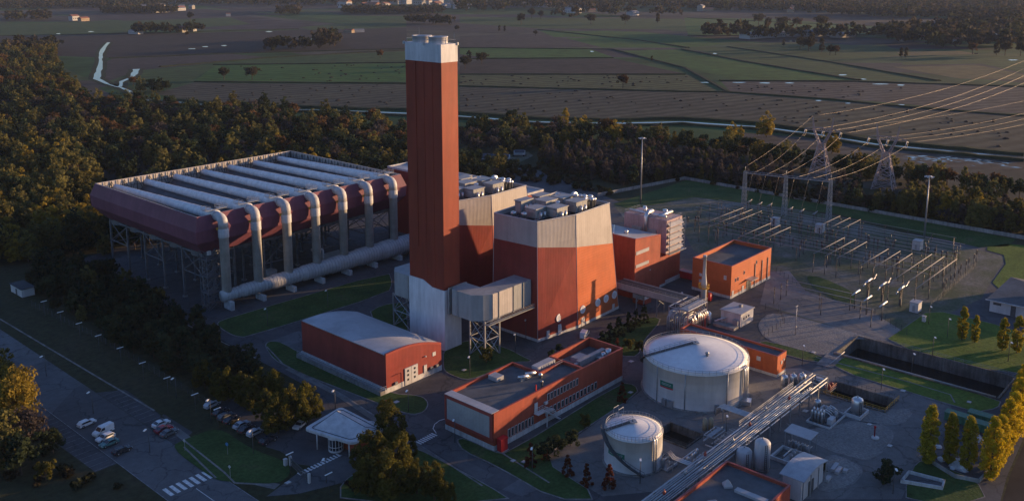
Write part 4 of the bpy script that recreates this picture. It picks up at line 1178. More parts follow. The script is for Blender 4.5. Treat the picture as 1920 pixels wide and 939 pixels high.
part_box(r, 'body', 'redbright', 146.4, 148.6, 134.2, 135.6, .15, 3.1); part_box(r, 'base', 'conc', 146.2, 148.8, 134.0, 135.8, 0, .15); part_box(r, 'lid', 'redbright', 146.3, 148.7, 134.1, 135.7, 3.1, 3.25); part_box(r, 'door', 'redbright', 146.8, 148.2, 134.12, 134.2, .4, 2.9)

# administration block and filter house right of the boiler house
r = thing('control_building', 'red stepped control building with two pale window strips, right of the lit boiler house', 'building', (263, 182, 0))
b = MB(); b.add([(253, 170, 0), (268.8, 170, 0), (268.8, 196, 0), (253, 196, 0), (253, 170, 21.1), (268.8, 170, 19.4), (268.8, 196, 19.4), (253, 196, 21.1)], [(3, 2, 1, 0), (4, 5, 6, 7), (0, 1, 5, 4), (1, 2, 6, 5), (2, 3, 7, 6), (3, 0, 4, 7)]); b.build('wall', M['redplain'], r)
b = MB(); b.add([(253.4, 170.4, 21.2), (268.5, 170.4, 19.55), (268.5, 195.7, 19.55), (253.4, 195.7, 21.2)], [(0, 1, 2, 3)]); b.build('roof', M['rooflight'], r)
b = MB()
for a, c in (((253.15, 170.1, 21.2), (253.15, 196, 21.2)), ((253.1, 170.1, 21.2), (268.7, 170.1, 19.5))): b.bar(a, c, .35)
b.build('capping', M['redcap'], r)
part_box(r, 'step_block', 'redplain', 268.8, 272.6, 170.02, 186, .9, 11.1); part_box(r, 'plinth', 'plinth', 268.82, 272.7, 169.95, 186.1, 0, .9)
part_box(r, 'window_strip', 'rooflight', 253.5, 261.4, 169.86, 170.0, 15.5, 16.7); part_box(r, 'window_strip', 'rooflight', 253.5, 261.4, 169.86, 170.0, 10.9, 12.0)
part_box(r, 'notice_plate', 'plinth', 262.2, 262.8, 169.9, 170, 8.0, 8.4)
b = MB(); b.tube([(254, 180, 21.3), (266, 188, 20.2)], .3, 8); b.lathe(259, 178, [(.7, 20.4), (.7, 21.6), (.3, 21.9)], 12); b.build('roof_vent', M['alu'], r)
railing(r, [(253.6, 195.4, 21.1), (268.2, 195.4, 19.5)], 1.1, 2.0)

M['mauve'] = pmat('mauve_cladding', (.40, .29, .30), .6, .12, .2, .2, ('v', .7))
def filter_house(name, label, x0, x1, y0, y1, z0, z1):
    r = thing(name, label, 'filter house', ((x0 + x1) / 2, (y0 + y1) / 2, 0))
    part_box(r, 'base_wall', 'redplain', x0 + .3, x1 - .3, y0 + .2, y1 - .2, 1.5, z0); part_box(r, 'plinth', 'plinth', x0, x1, y0, y1, 0, 1.5)
    part_box(r, 'casing', 'mauve', x0, x1, y0, y1, z0 + .01, z1)
    for k in range(2):
        ya = y0 + 3.6 + k * 6.2
        b = MB(); b.add([(x0 - .05, ya, z0 + 1), (x0 - .05, ya + 5.2, z0 + 1), (x0 - .05, ya + 4.6, z0 + 8), (x0 - .05, ya + .6, z0 + 8), (x0 - 1.6, ya, z0 + 1), (x0 - 1.6, ya + 5.2, z0 + 1), (x0 - .5, ya + 4.6, z0 + 8), (x0 - .5, ya + .6, z0 + 8)], [(4, 5, 6, 7), (0, 4, 7, 3), (5, 1, 2, 6), (3, 7, 6, 2), (0, 1, 5, 4)]); b.build('intake_hood', M['duct'], r)
    for k in range(5):
        z = z0 + 1.2 + k * 2.2
        b = MB(); b.add([(x0 + .6, y0, z + 1.1), (x1 - .4, y0, z + 1.1), (x1 - .4, y0 - 1.1, z), (x0 + .6, y0 - 1.1, z), (x0 + .6, y0, z + .95), (x1 - .4, y0, z + .95), (x1 - .4, y0 - 1.1, z - .15), (x0 + .6, y0 - 1.1, z - .15)], [(0, 1, 2, 3), (7, 6, 5, 4), (3, 2, 6, 7), (1, 5, 6, 2), (0, 3, 7, 4)]); b.build('louvre_hood', M['rooflight'], r)
    b = MB()
    for x in (x0 + .3, x1 + .2): b.bar((x, y0 - 1.2, z0), (x, y0 - 1.2, z1), .2)
    for k in range(6): b.bar((x0 + .3, y0 - 1.2, z0 + k * 2.3), (x1 + .2, y0 - 1.2, z0 + k * 2.3), .12)
    b.box(x0, x1 + 1, y0 - 1.6, y0, z0 - .1, z0 + .05); b.build('ladder_frame', M['steel'], r)
    b = MB(); b.tube([(x0 + 1, y0 + 4, z1 + .9), (x1 - .6, y0 + 4, z1 + .9)], .55, 10); b.tube([(x0 + 2, y0 + 1.5, z1 + .8), (x0 + 2, y1 - 1, z1 + .8)], .5, 10); b.tube([(x0 - .6, y0 + 8.4, z0 + 5), (x0 - .6, y0 + 8.4, z1 + .5), (x0 + .5, y0 + 8.4, z1 + 1.6), (x0 + 3.5, y0 + 8.4, z1 + 1.6)], .75, 12)
    b.tube([(x0 + 4, y0 + 12, z1), (x0 + 4, y0 + 12, z1 + 2.6)], .7, 10); b.tube([(x1 - 2, y0 + 6, z1), (x1 - 2, y0 + 6, z1 + 1.6)], .9, 12)
    b.build('roof_pipework', M['alu'], r)
    railing(r, [(x0 + .1, y0 + .1, z1), (x1 - .1, y0 + .1, z1), (x1 - .1, y1 - .1, z1), (x0 + .1, y1 - .1, z1), (x0 + .1, y0 + .1, z1)], 1.1, 2.2)
    return r
filter_house('filter_house', 'mauve clad air intake filter house on red base, louvre hoods and pipes on top', 272.9, 283.2, 170.3, 188.5, 11.4, 23.6)

# red relay house near the switchyard
def relay_house():
    x0, x1, y0, y1, h = 275.2, 304.6, 145.4, 160.6, 11.6
    r = parapet_building('relay_house', 'red flat roofed relay house beside the switchyard, its long right side sunlit', 'building', x0, x1, y0, y1, h, 'red_h', 1.3, 1.0)
    for x, z in ((278, 5.4), (279.6, 5.4), (284, 6.6), (293, 8.2)):
        b = MB(); b.box(x, x + .7, y0 - .12, y0, z, z + 1.3); w = b.build('window', M['plinth'], r)
        q = MB(); q.box(x + .1, x + .6, y0 - .16, y0 - .12, z + .1, z + 1.2); q.build('pane', M['glass'], w)
    b = MB(); b.box(285.6, 290.4, y0 - 2.6, y0, 4.2, 4.45); b.build('canopy', M['steel'], r)
    for x in (276.0, 283.2): part_box(r, 'door', 'white', x, x + 1.1, y0 - .15, y0 + .02, .05, 2.6)
    part_box(r, 'gate_door', 'steeldark', 286.4, 289.8, y0 - .1, y0 + .02, .05, 3.6)
    for x in (292.2, 297.5, 301.8): part_box(r, 'downpipe', 'steel', x, x + .2, y0 - .3, y0 - .06, .3, 8.6)
    part_box(r, 'window', 'plinth', x0 - .12, x0, 147.2, 148.2, 6.4, 7.9)
    part_box(r, 'vent_grille', 'plinth', x0 - .12, x0, 156.8, 157.8, 5.6, 6.6); part_box(r, 'vent_grille', 'plinth', x0 - .12, x0, 156.8, 157.8, 3.4, 4.4)
    return r
relay_house()
r = parapet_building('pump_hall', 'long low red hall behind the large white tank, its end wall sunlit', 'building', 227.4, 232.8, 105.0, 136.0, 6.1, 'orange', .5, .8)
part_box(r, 'window', 'plinth', 227.25, 227.4, 110.0, 111.2, 3.4, 4.6); part_box(r, 'window', 'plinth', 229.6, 230.2, 104.85, 105.0, 3.2, 4.2); part_box(r, 'window', 'plinth', 231.0, 231.5, 104.85, 105.0, 3.8, 4.4)
r = parapet_building('workshop', 'red parapet workshop with flat grey roof at the bottom edge, beside the pipe rack', 'building', 140.0, 168.6, 73.5, 88.2, 6.0, 'redplain', .7, .8)
b = MB(); b.lathe(160.6, 83.6, [(1.25, 5.35), (1.25, 5.8), (.1, 6.9)], 4, 0, False); b.build('skylight', M['rooflight'], r)
b = MB(); b.box(159.6, 161.0, 74.6, 81.5, 5.35, 5.9); b.build('roof_unit', M['rooflight'], r)
b = MB(); b.add([(152.2, 80, 5.35), (153.4, 80, 5.35), (153.4, 84, 5.35), (152.2, 84, 5.35), (152.8, 82, 6.6)], [(3, 2, 1, 0), (0, 1, 4), (1, 2, 4), (2, 3, 4), (3, 0, 4)]); b.build('skylight', M['rooflight'], r)
r = thing('white_cabin', 'white box cabin with grey flat roof, between relay house and long low hall', 'cabin', (258, 134, 0))
part_box(r, 'wall', 'white', 253.8, 262.2, 130.2, 137.2, 0, 4.3); part_box(r, 'roof', 'rooflight', 253.5, 262.5, 129.9, 137.5, 4.3, 4.5); part_box(r, 'vent_box', 'steel', 259.4, 260.4, 133, 134, 4.5, 5.3)
part_box(r, 'cooling_unit', 'duct', 252.6, 253.8, 130.6, 132.4, .3, 2.4)
part_box(r, 'loading_ramp', 'conc', 249.6, 252.6, 130.2, 137.6, 0, .9)
for k in range(3): part_box(r, 'window', 'glass', 255.6 + k * 1.6, 256.2 + k * 1.6, 130.1, 130.2, 2.2, 2.9)

# shed with a curved grey roof at the lower edge
r = thing('vaulted_shed', 'pale shed with curved grey metal roof at lower right, beside the workshop', 'shed', (180, 75.5, 0))
b = MB(); n = 8
prof = [(x, 5.0 + .9 * math.sin(math.pi * t)) for x, t in ((172.9 + 12.0 * k / n, k / n) for k in range(n + 1))]
part_box(r, 'wall', 'white', 173.4, 184.4, 73.2, 77.4, 0, 4.9)
v = [(x, y, z + o) for o in (0, .2) for y in (72.4, 78.0) for x, z in prof]; k = n + 1; f = []
for i in range(n): f += [(2 * k + i, 2 * k + i + 1, 3 * k + i + 1, 3 * k + i), (i + 1, i, k + i, k + i + 1), (i, i + 1, 2 * k + i + 1, 2 * k + i), (k + i + 1, k + i, 3 * k + i, 3 * k + i + 1)]
f += [(0, 2 * k, 3 * k, k), (k - 1, 2 * k - 1, 4 * k - 1, 3 * k - 1)]
b.add(v, f); b.build('roof', M['rooflightx'], r)
b = MB()
for x in (173.0, 176.8, 180.8, 184.6): b.box(x, x + .2, 72.6, 72.8, 0, 5.1)
b.build('post', M['steel'], r)
part_box(r, 'door', 'steeldark', 177, 179.4, 73.05, 73.2, 0, 3.2)

# gatehouse with its swooping white canopy
def gatehouse():
    r = thing('gatehouse', 'gatehouse with a swooping white triangular canopy over a round glazed booth', 'gatehouse', (123.5, 164.5, 0))
    A, B, Cc, D = Vector((118.0, 171.6, 4.0)), Vector((129.6, 172.4, 5.0)), Vector((130.2, 156.4, 4.3)), Vector((121.4, 157.6, 3.9))
    def rnd(p, q, s, rr=1.0): return [p + (q - p).normalized() * rr, p, p + (s - p).normalized() * rr]
    raw = [A, B, Cc, D]
    pts = []
    for i in range(4):
        p = raw[i]; a = raw[i - 1]; c = raw[(i + 1) % 4]
        for t in range(5):
            u = t / 4; s = p + (a - p).normalized() * 1.3; e = p + (c - p).normalized() * 1.3
            pts.append(s * (1 - u) ** 2 + p * 2 * u * (1 - u) + e * u * u)
    cen = sum(pts, Vector()) / len(pts)
    def sc(k, dz): return [tuple(cen + (p - cen) * k + Vector((0, 0, dz))) for p in pts]
    b = MB(); b.loft([sc(.97, -.45), sc(1.0, -.3), sc(1.0, .25), sc(.965, .32)], 0, True); b.build('canopy', M['white'], r)
    b = MB(); i = sc(.80, .36); b.loft([sc(.82, .3), i], 0, False)
    ridge = [tuple(Vector((126.2, 169.6, 6.3))), tuple(Vector((127.0, 159.8, 5.2)))]
    n = len(i)
    vv = i + ridge; f = []
    for k in range(n):
        j = (k + 1) % n; mid = (Vector(i[k]) + Vector(i[j])) / 2
        near = 0 if (mid - Vector(ridge[0])).length < (mid - Vector(ridge[1])).length else 1
        f.append((k, j, n + near))
    for k in range(n):
        j = (k + 1) % n
        a = 0 if ((Vector(i[k]) + Vector(i[k - 1])) / 2 - Vector(ridge[0])).length < ((Vector(i[k]) + Vector(i[k - 1])) / 2 - Vector(ridge[1])).length else 1
        c = 0 if ((Vector(i[k]) + Vector(i[j])) / 2 - Vector(ridge[0])).length < ((Vector(i[k]) + Vector(i[j])) / 2 - Vector(ridge[1])).length else 1
        if a != c: f.append((k, n + c, n + a) )
    b.add(vv, f); b.build('canopy_hood', M['white'], r)
    b = MB(); k = sc(.83, .345)
    for q in range(len(k)): b.bar(k[q], k[(q + 1) % len(k)], .16)
    b.bar(ridge[0], ridge[1], .14); b.bar(ridge[0], i[7], .12); b.bar(ridge[0], i[2], .12); b.bar(ridge[1], i[12], .12)
    b.build('roof_gutter', M['steeldark'], r)
    for x, y in ((118.8, 167.6), (121.6, 159.2), (129.0, 170.6)):
        b = MB(); b.tube([(x, y, 0), (x, y, 4.1)], .16, 8); b.build('post', M['white'], r)
    b = MB(); b.lathe(121.6, 164.2, [(1.75, 0), (1.75, .5)], 20); b.build('booth_base', M['white'], r)
    b = MB(); b.lathe(121.6, 164.2, [(1.68, .5), (1.68, 3.5)], 20, 0, True, False); b.build('booth_glazing', M['glass'], r)
    b = MB()
    for t in range(14):
        a = 2 * math.pi * t / 14; x, y = 121.6 + 1.72 * math.cos(a), 164.2 + 1.72 * math.sin(a); b.bar((x, y, .5), (x, y, 3.6), .11)
    b.lathe(121.6, 164.2, [(1.66, 3.3), (1.85, 3.3), (1.85, 3.75), (1.66, 3.75)], 20, 0, False, False); b.lathe(121.6, 164.2, [(1.66, 1.3), (1.78, 1.3), (1.78, 1.42), (1.66, 1.42)], 20, 0, False, False)
    b.build('booth_frame', M['white'], r)
    part_box(r, 'back_wall', 'redplain', 123.4, 129.0, 158.4, 169.4, 0, 3.6)
    b = MB(); b.tube([(130.2 + 1.7 * math.cos(t * math.pi / 10 - 1.9), 162.2 + 1.7 * math.sin(t * math.pi / 10 - 1.9), 3.2 + .05 * t) for t in range(13)], .22, 6, 0, True); b.bar((131.6, 161.6, 0), (131.6, 161.6, 3.4), .2); b.build('ring_handrail', M['white'], r)
    return r
gatehouse()
r = thing('gate', 'dark sliding metal gate between white posts across the plant entrance', 'gate', (106.5, 165.5, 0))
b = MB(); a, c = site(545, 872), site(580, 905)
for k in range(26):
    t = k / 25; b.bar((a[0] + (c[0] - a[0]) * t, a[1] + (c[1] - a[1]) * t, .1), (a[0] + (c[0] - a[0]) * t, a[1] + (c[1] - a[1]) * t, 1.9), .09)
for z in (.15, 1.0, 1.85): b.bar((*a, z), (*c, z), .12)
b.build('bar_panel', M['steeldark'], r)
for p in (a, c):
    b = MB(); b.box(p[0] - .25, p[0] + .25, p[1] - .25, p[1] + .25, 0, 2.3); b.build('gate_post', M['plinth'], r)
b = MB(); b.cbox(a[0] - .8, a[1] + .8, 0, .7, .7, 1.6); b.cbox(a[0] - .8, a[1] + .8, 1.6, .8, .8, .08); b.build('drive_box', M['white'], r)

# houses beyond: white hut at left, white building at right
r = thing('white_hut', 'small white hut with flat dark roof among the dark trees at far left', 'hut', (116, 332, 0))
part_box(r, 'wall', 'white', 113.4, 117.6, 327.8, 337.6, 0, 2.9); part_box(r, 'roof', 'roofdark', 113.1, 117.9, 327.5, 337.9, 2.9, 3.1); part_box(r, 'door', 'steeldark', 113.3, 113.4, 332, 333.2, 0, 2.2)
r = thing('service_building', 'low white building with grey hipped roof and dark openings at the right edge', 'building', (336, 68, 0))
part_box(r, 'wall', 'white', 322.0, 350.4, 56, 75.8, 0, 4.2)
b = MB(); b.add([(321, 55, 4.2), (351.4, 55, 4.2), (351.4, 76.8, 4.2), (321, 76.8, 4.2), (330, 66, 5.6), (342, 66, 5.6)], [(0, 1, 5, 4), (1, 2, 5), (2, 3, 4, 5), (3, 0, 4), (3, 2, 1, 0)]); b.build('roof', M['roof'], r)
for y, w, z in ((72.4, 2.4, 2.6), (68.0, 1.5, .1), (62.4, 1.0, 2.4), (60.6, 1.0, 2.4)): part_box(r, 'window' if z > 1 else 'door', 'steeldark', 321.9, 322.0, y, y + w, z, 3.4)
part_box(r, 'gutter', 'white', 320.8, 321.0, 55, 77, 4.0, 4.25)
# ------------------------------------------------------------------ storage tanks
def tank(name, label, cx, cy, r, h, apex, stair_a, gang_a, sign, seed):
    t = thing(name, label, 'tank', (cx, cy, 0))
    b = MB(); b.lathe(cx, cy, [(r, .3), (r, h - .15), (r + .08, h - .15), (r + .08, h + .1), (r - .02, h + .1)], 72, 0, True, False); b.build('shell', M['tank'], t)
    b = MB(); b.lathe(cx, cy, [(r + .5, 0), (r + .5, .3), (r, .32)], 72, 0, False); b.build('foundation', M['conc'], t)
    b = MB(); prof = []
    for k in range(9):
        u = k / 8; prof.append((max(.05, (r - .02) * (1 - u)), h + .05 + (apex - h - .05) * (u * .75 + .25 * math.sin(u * math.pi / 2))))
    b.lathe(cx, cy, prof, 72, 0, True); b.build('roof', M['tankroof'], t)
    b = MB()
    pts = [(cx + (r - .25) * math.cos(a), cy + (r - .25) * math.sin(a)) for a in np.linspace(0, 2 * math.pi, 49)]
    for i, p in enumerate(pts[:-1]):
        q = pts[i + 1]; b.bar((*p, h + .05), (*p, h + 1.15), .07); b.bar((*p, h + 1.15), (*q, h + 1.15), .07); b.bar((*p, h + .6), (*q, h + .6), .06)
    b.build('roof_railing', M['steel'], t)
    # gangway from the rim to the crown
    b = MB(); ca, sa = math.cos(gang_a), math.sin(gang_a)
    p0 = Vector((cx + r * 1.02 * ca, cy + r * 1.02 * sa, h + .35)); p1 = Vector((cx + .2 * ca, cy + .2 * sa, apex + .35)); w = Vector((-sa, ca, 0)) * .45
    b.add([p0 + w, p0 - w, p1 - w, p1 + w, p0 + w - Vector((0, 0, .15)), p0 - w - Vector((0, 0, .15)), p1 - w - Vector((0, 0, .15)), p1 + w - Vector((0, 0, .15))], [(0, 1, 2, 3), (7, 6, 5, 4), (0, 3, 7, 4), (2, 1, 5, 6), (0, 4, 5, 1), (3, 2, 6, 7)])
    g = b.build('gangway', M['steeldark'], t)
    q = MB(); k = max(4, int(r / 1.3))
    for s in (1, -1):
        for i in range(k + 1):
            p = p0.lerp(p1, i / k) + w * s; q.bar(p, p + Vector((0, 0, 1.0)), .06)
        q.bar(p0 + w * s + Vector((0, 0, 1)), p1 + w * s + Vector((0, 0, 1)), .06); q.bar(p0 + w * s + Vector((0, 0, .5)), p1 + w * s + Vector((0, 0, .5)), .05)
    q.cbox(p1.x, p1.y, apex + .1, 1.6, 1.6, .2, gang_a)
    q.build('gangway_railing', M['steel'], g)
    # stair winding round the shell
    a0, a1 = stair_a
    b = MB(); n = int(abs(a1 - a0) * r / .45)
    v = []; f = []
    for i in range(n + 1):
        u = i / n; a = a0 + (a1 - a0) * u; z = h * u + .2
        for rr, dz in ((r + .06, 0), (r + .95, 0), (r + .95, -.25), (r + .06, -.25)): v.append((cx + rr * math.cos(a), cy + rr * math.sin(a), z + dz))
        if i:
            o = (i - 1) * 4
            for j in range(4): f.append((o + j, o + (j + 1) % 4, o + 4 + (j + 1) % 4, o + 4 + j))
    b.add(v, f); s = b.build('spiral_stair', M['steeldark'], t)
    q = MB(); P = []
    for i in range(0, n + 1, 2):
        u = i / n; a = a0 + (a1 - a0) * u; p = Vector((cx + (r + .95) * math.cos(a), cy + (r + .95) * math.sin(a), h * u + .2)); P.append(p); q.bar(p, p + Vector((0, 0, 1.05)), .06)
    for p, c in zip(P[:-1], P[1:]): q.bar(p + Vector((0, 0, 1.05)), c + Vector((0, 0, 1.05)), .07); q.bar(p + Vector((0, 0, .5)), c + Vector((0, 0, .5)), .05)
    q.build('stair_railing', M['steeldark'], s)
    # banner curved round the shell
    sa0, sa1, z0, z1, colr = sign
    def curved(nm, m, a, c, z0, z1, rr, par, n=10):
        b = MB(); v = []; f = []
        for i in range(n + 1):
            aa = a + (c - a) * i / n
            for z in (z0, z1): v.append((cx + rr * math.cos(aa), cy + rr * math.sin(aa), z))
            if i: f.append((2 * i - 2, 2 * i, 2 * i + 1, 2 * i - 1))
        b.add(v, f); return b.build(nm, M[m], par)
    bn = curved('banner', 'sgreen', sa0, sa1, z0, z1, r + .05, t)
    if colr: curved('banner_border', 'sred', sa0, sa1, z0 - .38, z0, r + .055, bn)
    rng = random.Random(seed); b = MB(); zc = (z0 + z1) / 2
    for row in range(2):
        u = .12
        while u < .86:
            du = rng.uniform(.012, .03); aa = sa0 + (sa1 - sa0) * u; ab = sa0 + (sa1 - sa0) * (u + du)
            zz = zc + (.12 if row else -.22); hh = .16
            b.add([(cx + (r + .06) * math.cos(aa), cy + (r + .06) * math.sin(aa), zz), (cx + (r + .06) * math.cos(ab), cy + (r + .06) * math.sin(ab), zz), (cx + (r + .06) * math.cos(ab), cy + (r + .06) * math.sin(ab), zz + hh), (cx + (r + .06) * math.cos(aa), cy + (r + .06) * math.sin(aa), zz + hh)], [(0, 1, 2, 3)])
            u += du + rng.choice((.008, .008, .03))
    b.build('banner_lettering', M['plinth'], bn)
    return t
M['tank'] = pmat('tank_paint', (.64, .635, .62), .5, .06, .1, .14, ('h', 1.98), spec=.4)
M['tankroof'] = pmat('tank_roof_paint', (.64, .645, .65), .4, .12, .12, spec=.45)
view = math.atan2(-118.4, -206.3)       # towards the camera side of the tank
t = tank('storage_tank', 'large white storage tank with domed roof, gangway and green and red banner', 206.3, 118.4, 13.9, 9.9, 13.0, (view - 2.35, view - 1.2), view - 1.22, (view - .68, view - .40, 5.2, 6.6, True), 1)
b = MB()
for a, rr, zt in ((view - .75, .12, 9.9), (view - .17, .12, 9.9), (view + .62, .16, 10.2)):
    b.tube([(206.3 + 14.1 * math.cos(a), 118.4 + 14.1 * math.sin(a), .2), (206.3 + 14.1 * math.cos(a), 118.4 + 14.1 * math.sin(a), zt)], rr, 6)
b.build('downpipe', M['steel'], t)
b = MB()
for a in (view + 1.06, view + 1.12, view + 1.18):
    x, y = 206.3 + 14.4 * math.cos(a), 118.4 + 14.4 * math.sin(a); b.tube([(x, y, .6), (x, y, 9.6), (206.3 + 13.6 * math.cos(a), 118.4 + 13.6 * math.sin(a), 10.1)], .2, 8)
b.cbox(206.3 + 14.8 * math.cos(view + 1.1), 118.4 + 14.8 * math.sin(view + 1.1), .2, 2.6, 2.6, 1.1, .4); b.build('valve_manifold', M['alu'], t)
for a, w in ((view - .56, 1.2), (view - .44, 1.6), (view + .42, 1.2)):
    b = MB(); b.cbox(206.3 + 14.2 * math.cos(a), 118.4 + 14.2 * math.sin(a), .2, .8, w, 1.8, a); b.build('equipment_cabinet', M['steel'], t)
b = MB()
for k, a in enumerate((view + .5,)):
    b.lathe(206.3 + 6 * math.cos(a), 118.4 + 6 * math.sin(a), [(.4, 10.8), (.4, 12.6), (.6, 12.6), (.2, 12.9)], 10)
b.build('roof_vent', M['steel'], t)
view = math.atan2(-109.4, -164.0)
t = tank('storage_tank', 'small white storage tank with diagonal dark stair and green banner beside the bund pit', 164.0, 109.4, 6.6, 8.0, 9.6, (view + .35, view - 1.35), view - 1.25, (view - .98, view - .28, 3.6, 4.8, False), 2)
b = MB()
for a in (view + .72, view + .82):
    x, y = 164 + 7 * math.cos(a), 109.4 + 7 * math.sin(a); b.tube([(x, y, .5), (x, y, 8.2), (164 + 6.4 * math.cos(a), 109.4 + 6.4 * math.sin(a), 8.5)], .18, 8)
b.build('filling_pipe', M['alu'], t)
b = MB(); b.cbox(166.5, 115.4, 8.0, 2.2, 1.6, .2, .4); 
for dx, dy in ((-1, -.7), (1, -.7), (1, .7), (-1, .7)): b.bar((166.5 + dx, 115.4 + dy, 8.1), (166.5 + dx, 115.4 + dy, 10.2), .1)
b.bar((165.5, 114.7, 10.2), (167.5, 114.7, 10.2), .1); b.bar((165.5, 116.1, 10.2), (167.5, 116.1, 10.2), .1); b.build('roof_platform', M['steel'], t)

# ------------------------------------------------------------------ pipe racks and process plant
def pipe_rack():
    r = thing('pipe_rack', 'long steel pipe rack full of silver pipes running from the workshop past the big tank', 'pipe rack', (192, 93, 0))
    xs = [139 + 5.5 * i for i in range(17)]
    for x in xs:
        b = MB()
        for y in (90.6, 94.6): b.box(x - .15, x + .15, y - .15, y + .15, 0, 4.6)
        b.box(x - .12, x + .12, 90.4, 94.8, 3.3, 3.55); b.box(x - .12, x + .12, 90.4, 94.8, 4.35, 4.6); b.build('bent', M['steel'], r)
    b = MB()
    for y in (90.6, 94.6):
        for z in (3.4, 4.5): b.bar((139, y, z), (227, y, z), .22)
    b.build('rack_beam', M['steel'], r)
    random.seed(12)
    for i, (y, rr) in enumerate(((90.9, .10), (91.35, .16), (91.95, .12), (92.5, .20), (93.2, .09), (93.6, .14), (94.25, .11))):
        xe = random.choice((226, 221, 213, 218)); b = MB()
        b.tube([(139, y, 4.62 + rr), (160 + i, y, 4.62 + rr), (160.2 + i, y, 5.1), (163 + i, y, 5.1), (163.2 + i, y, 4.62 + rr), (xe, y, 4.62 + rr), (xe + .5, y, 4.2), (xe + .5, y, 1.2)] if i % 3 == 1 else [(139, y, 4.62 + rr), (xe, y, 4.62 + rr), (xe + .5, y, 4.2), (xe + .5, y, 1.2)], rr, 8); b.build('pipe', M['rackpipe'] if i % 2 else M['alu'], r)
    for i, y in enumerate((91.3, 92.2, 93.3, 94.0)):
        b = MB(); b.tube([(139, y, 3.72), (224 - 4 * i, y, 3.72), (224.3 - 4 * i, y, 1.0)], .13, 8); b.build('pipe', M['rackpipe'], r)
    b = MB(); b.tube([(139, 95.4, 3.0), (176, 95.4, 3.0), (176.6, 95.4, 3.0), (176.6, 98, 3.0)], .18, 8); b.build('pipe', M['rackpipe'], r)
    b = MB()
    for yy in (93.9, 94.6): b.bar((186, yy, 5.2), (215, yy, 5.2), .1)
    for k in range(37): b.bar((186 + k * .8, 93.9, 5.2), (186 + k * .8, 94.6, 5.2), .07)
    b.build('cable_tray', M['steel'], r)
    for k in range(7):
        x = 150 + k * 9.6; b = MB(); b.lathe(x, 92.2 + .8 * (k % 3), [(.2, 4.8), (.34, 5.0), (.34, 5.5), (.12, 5.7), (.12, 6.0)], 10); b.build('valve', M['steel'] if k % 2 else M['redcap'], r)
    railing(r, [(186, 94.6, 5.3), (215, 94.6, 5.3)], 1.0, 2.0, 'steel')
    b = MB()
    for k in range(14):
        x = 178 + k * .62; b.tube([(x, 90.2, 3.6 + .3 * (k % 3)), (x, 96.4, 3.6 + .3 * (k % 3)), (x, 96.4, 1.0)], .1, 6)
    b.build('branch_pipe', M['rackpipe'], r)
    return r
pipe_rack()
r = thing('pipe_bridge', 'short pipe bridge of parallel silver pipes from the big tank to the long rack', 'pipe rack', (196, 98, 0))
b = MB()
for y in (97.2, 103.2):
    for x in (194.2, 197.0): b.box(x - .1, x + .1, y - .1, y + .1, 0, 3.4)
    b.box(194, 197.2, y - .1, y + .1, 3.2, 3.4)
b.build('frame', M['steel'], r)
for k in range(5):
    b = MB(); b.tube([(194.4 + k * .55, 94.5, 3.6), (194.4 + k * .55, 104.4, 3.6), (194.4 + k * .55, 105.2, 3.0), (194.4 + k * .55, 105.4, 1.0)], .14, 8); b.build('pipe', M['alu'], r)
r = thing('pipe_bridge', 'low pipe trestle with angled silver pipes joining the small tank to the rack', 'pipe rack', (168, 98, 0))
for k in range(3):
    b = MB(); b.tube([(166.5 + k * .6, 95, 2.8), (166.5 + k * .6, 100.4, 2.8), (169.4 + k * .5, 103.4, 2.0), (169.4 + k * .5, 104.6, .9)], .16, 8); b.build('pipe', M['alu'], r)
b = MB()
for y in (96.5, 100): b.box(166.1, 166.3, y, y + .2, 0, 2.7); b.box(168.2, 168.4, y, y + .2, 0, 2.7); b.box(166.1, 168.4, y, y + .2, 2.5, 2.7)
b.build('frame', M['steel'], r)

def pump_set(name, label, x, y, n, seed, mat='alu', w=1.3):
    """skid with a row of pumps or filter vessels"""
    rng = random.Random(seed)
    r = thing(name, label, 'pump set', (x, y, 0))
    part_box(r, 'skid_base', 'steel', x - .6, x + n * w, y - 1.4, y + 1.4, .1, .35)
    for k in range(n):
        px = x + k * w + .3; h = rng.uniform(1.3, 2.2)
        b = MB(); b.lathe(px, y + rng.uniform(-.5, .5), [(.15, .35), (.42, .7), (.42, h), (.2, h + .3)], 10); b.tube([(px, y - 1, .7), (px + .3, y - 1, 1.3), (px + .9, y - 1, 1.3)], .14, 6); b.build('pump', M[mat], r)
    b = MB(); b.tube([(x - .5, y + 1.2, 1.2), (x + n * w, y + 1.2, 1.2)], .18, 8); b.tube([(x - .5, y - 1.2, .8), (x + n * w, y - 1.2, .8)], .14, 8); b.build('header_pipe', M['alu'], r)
    return r
pump_set('pump_set', 'row of pumps and pipes on the ground between small tank and rack', 171.0, 99.0, 4, 1)
pump_set('pump_set', 'dark pump skid by the foot of the small tank', 165.5, 102.0, 3, 2, 'steel')
pump_set('pump_set', 'cluster of pumps under the pipe rack in front of the workshop wall', 170.5, 89.4, 3, 9, 'steel')
for x, y, lab in ((187.2, 104.2, 'left of the twin tan bottle tanks behind the bund pit'), (188.5, 103.3, 'right of the twin tan bottle tanks behind the bund pit')):
    r = thing('bottle_tank', lab, 'tank', (x, y, 0))
    b = MB(); b.lathe(x, y, [(.62, .3), (.62, 2.9), (.4, 3.4), (.1, 3.55)], 14); b.build('vessel', M['tan'] if 'tan' in M else M.setdefault('tan', pmat('tan_paint', (.32, .27, .18), .6, .2, .8)), r)
    part_box(r, 'footing', 'conc', x - .75, x + .75, y - .75, y + .75, 0, .3)
r = thing('pump_gantry', 'steel pump gantry with walkway beside the twin bottle tanks', 'frame', (184, 100, 0))
b = MB()
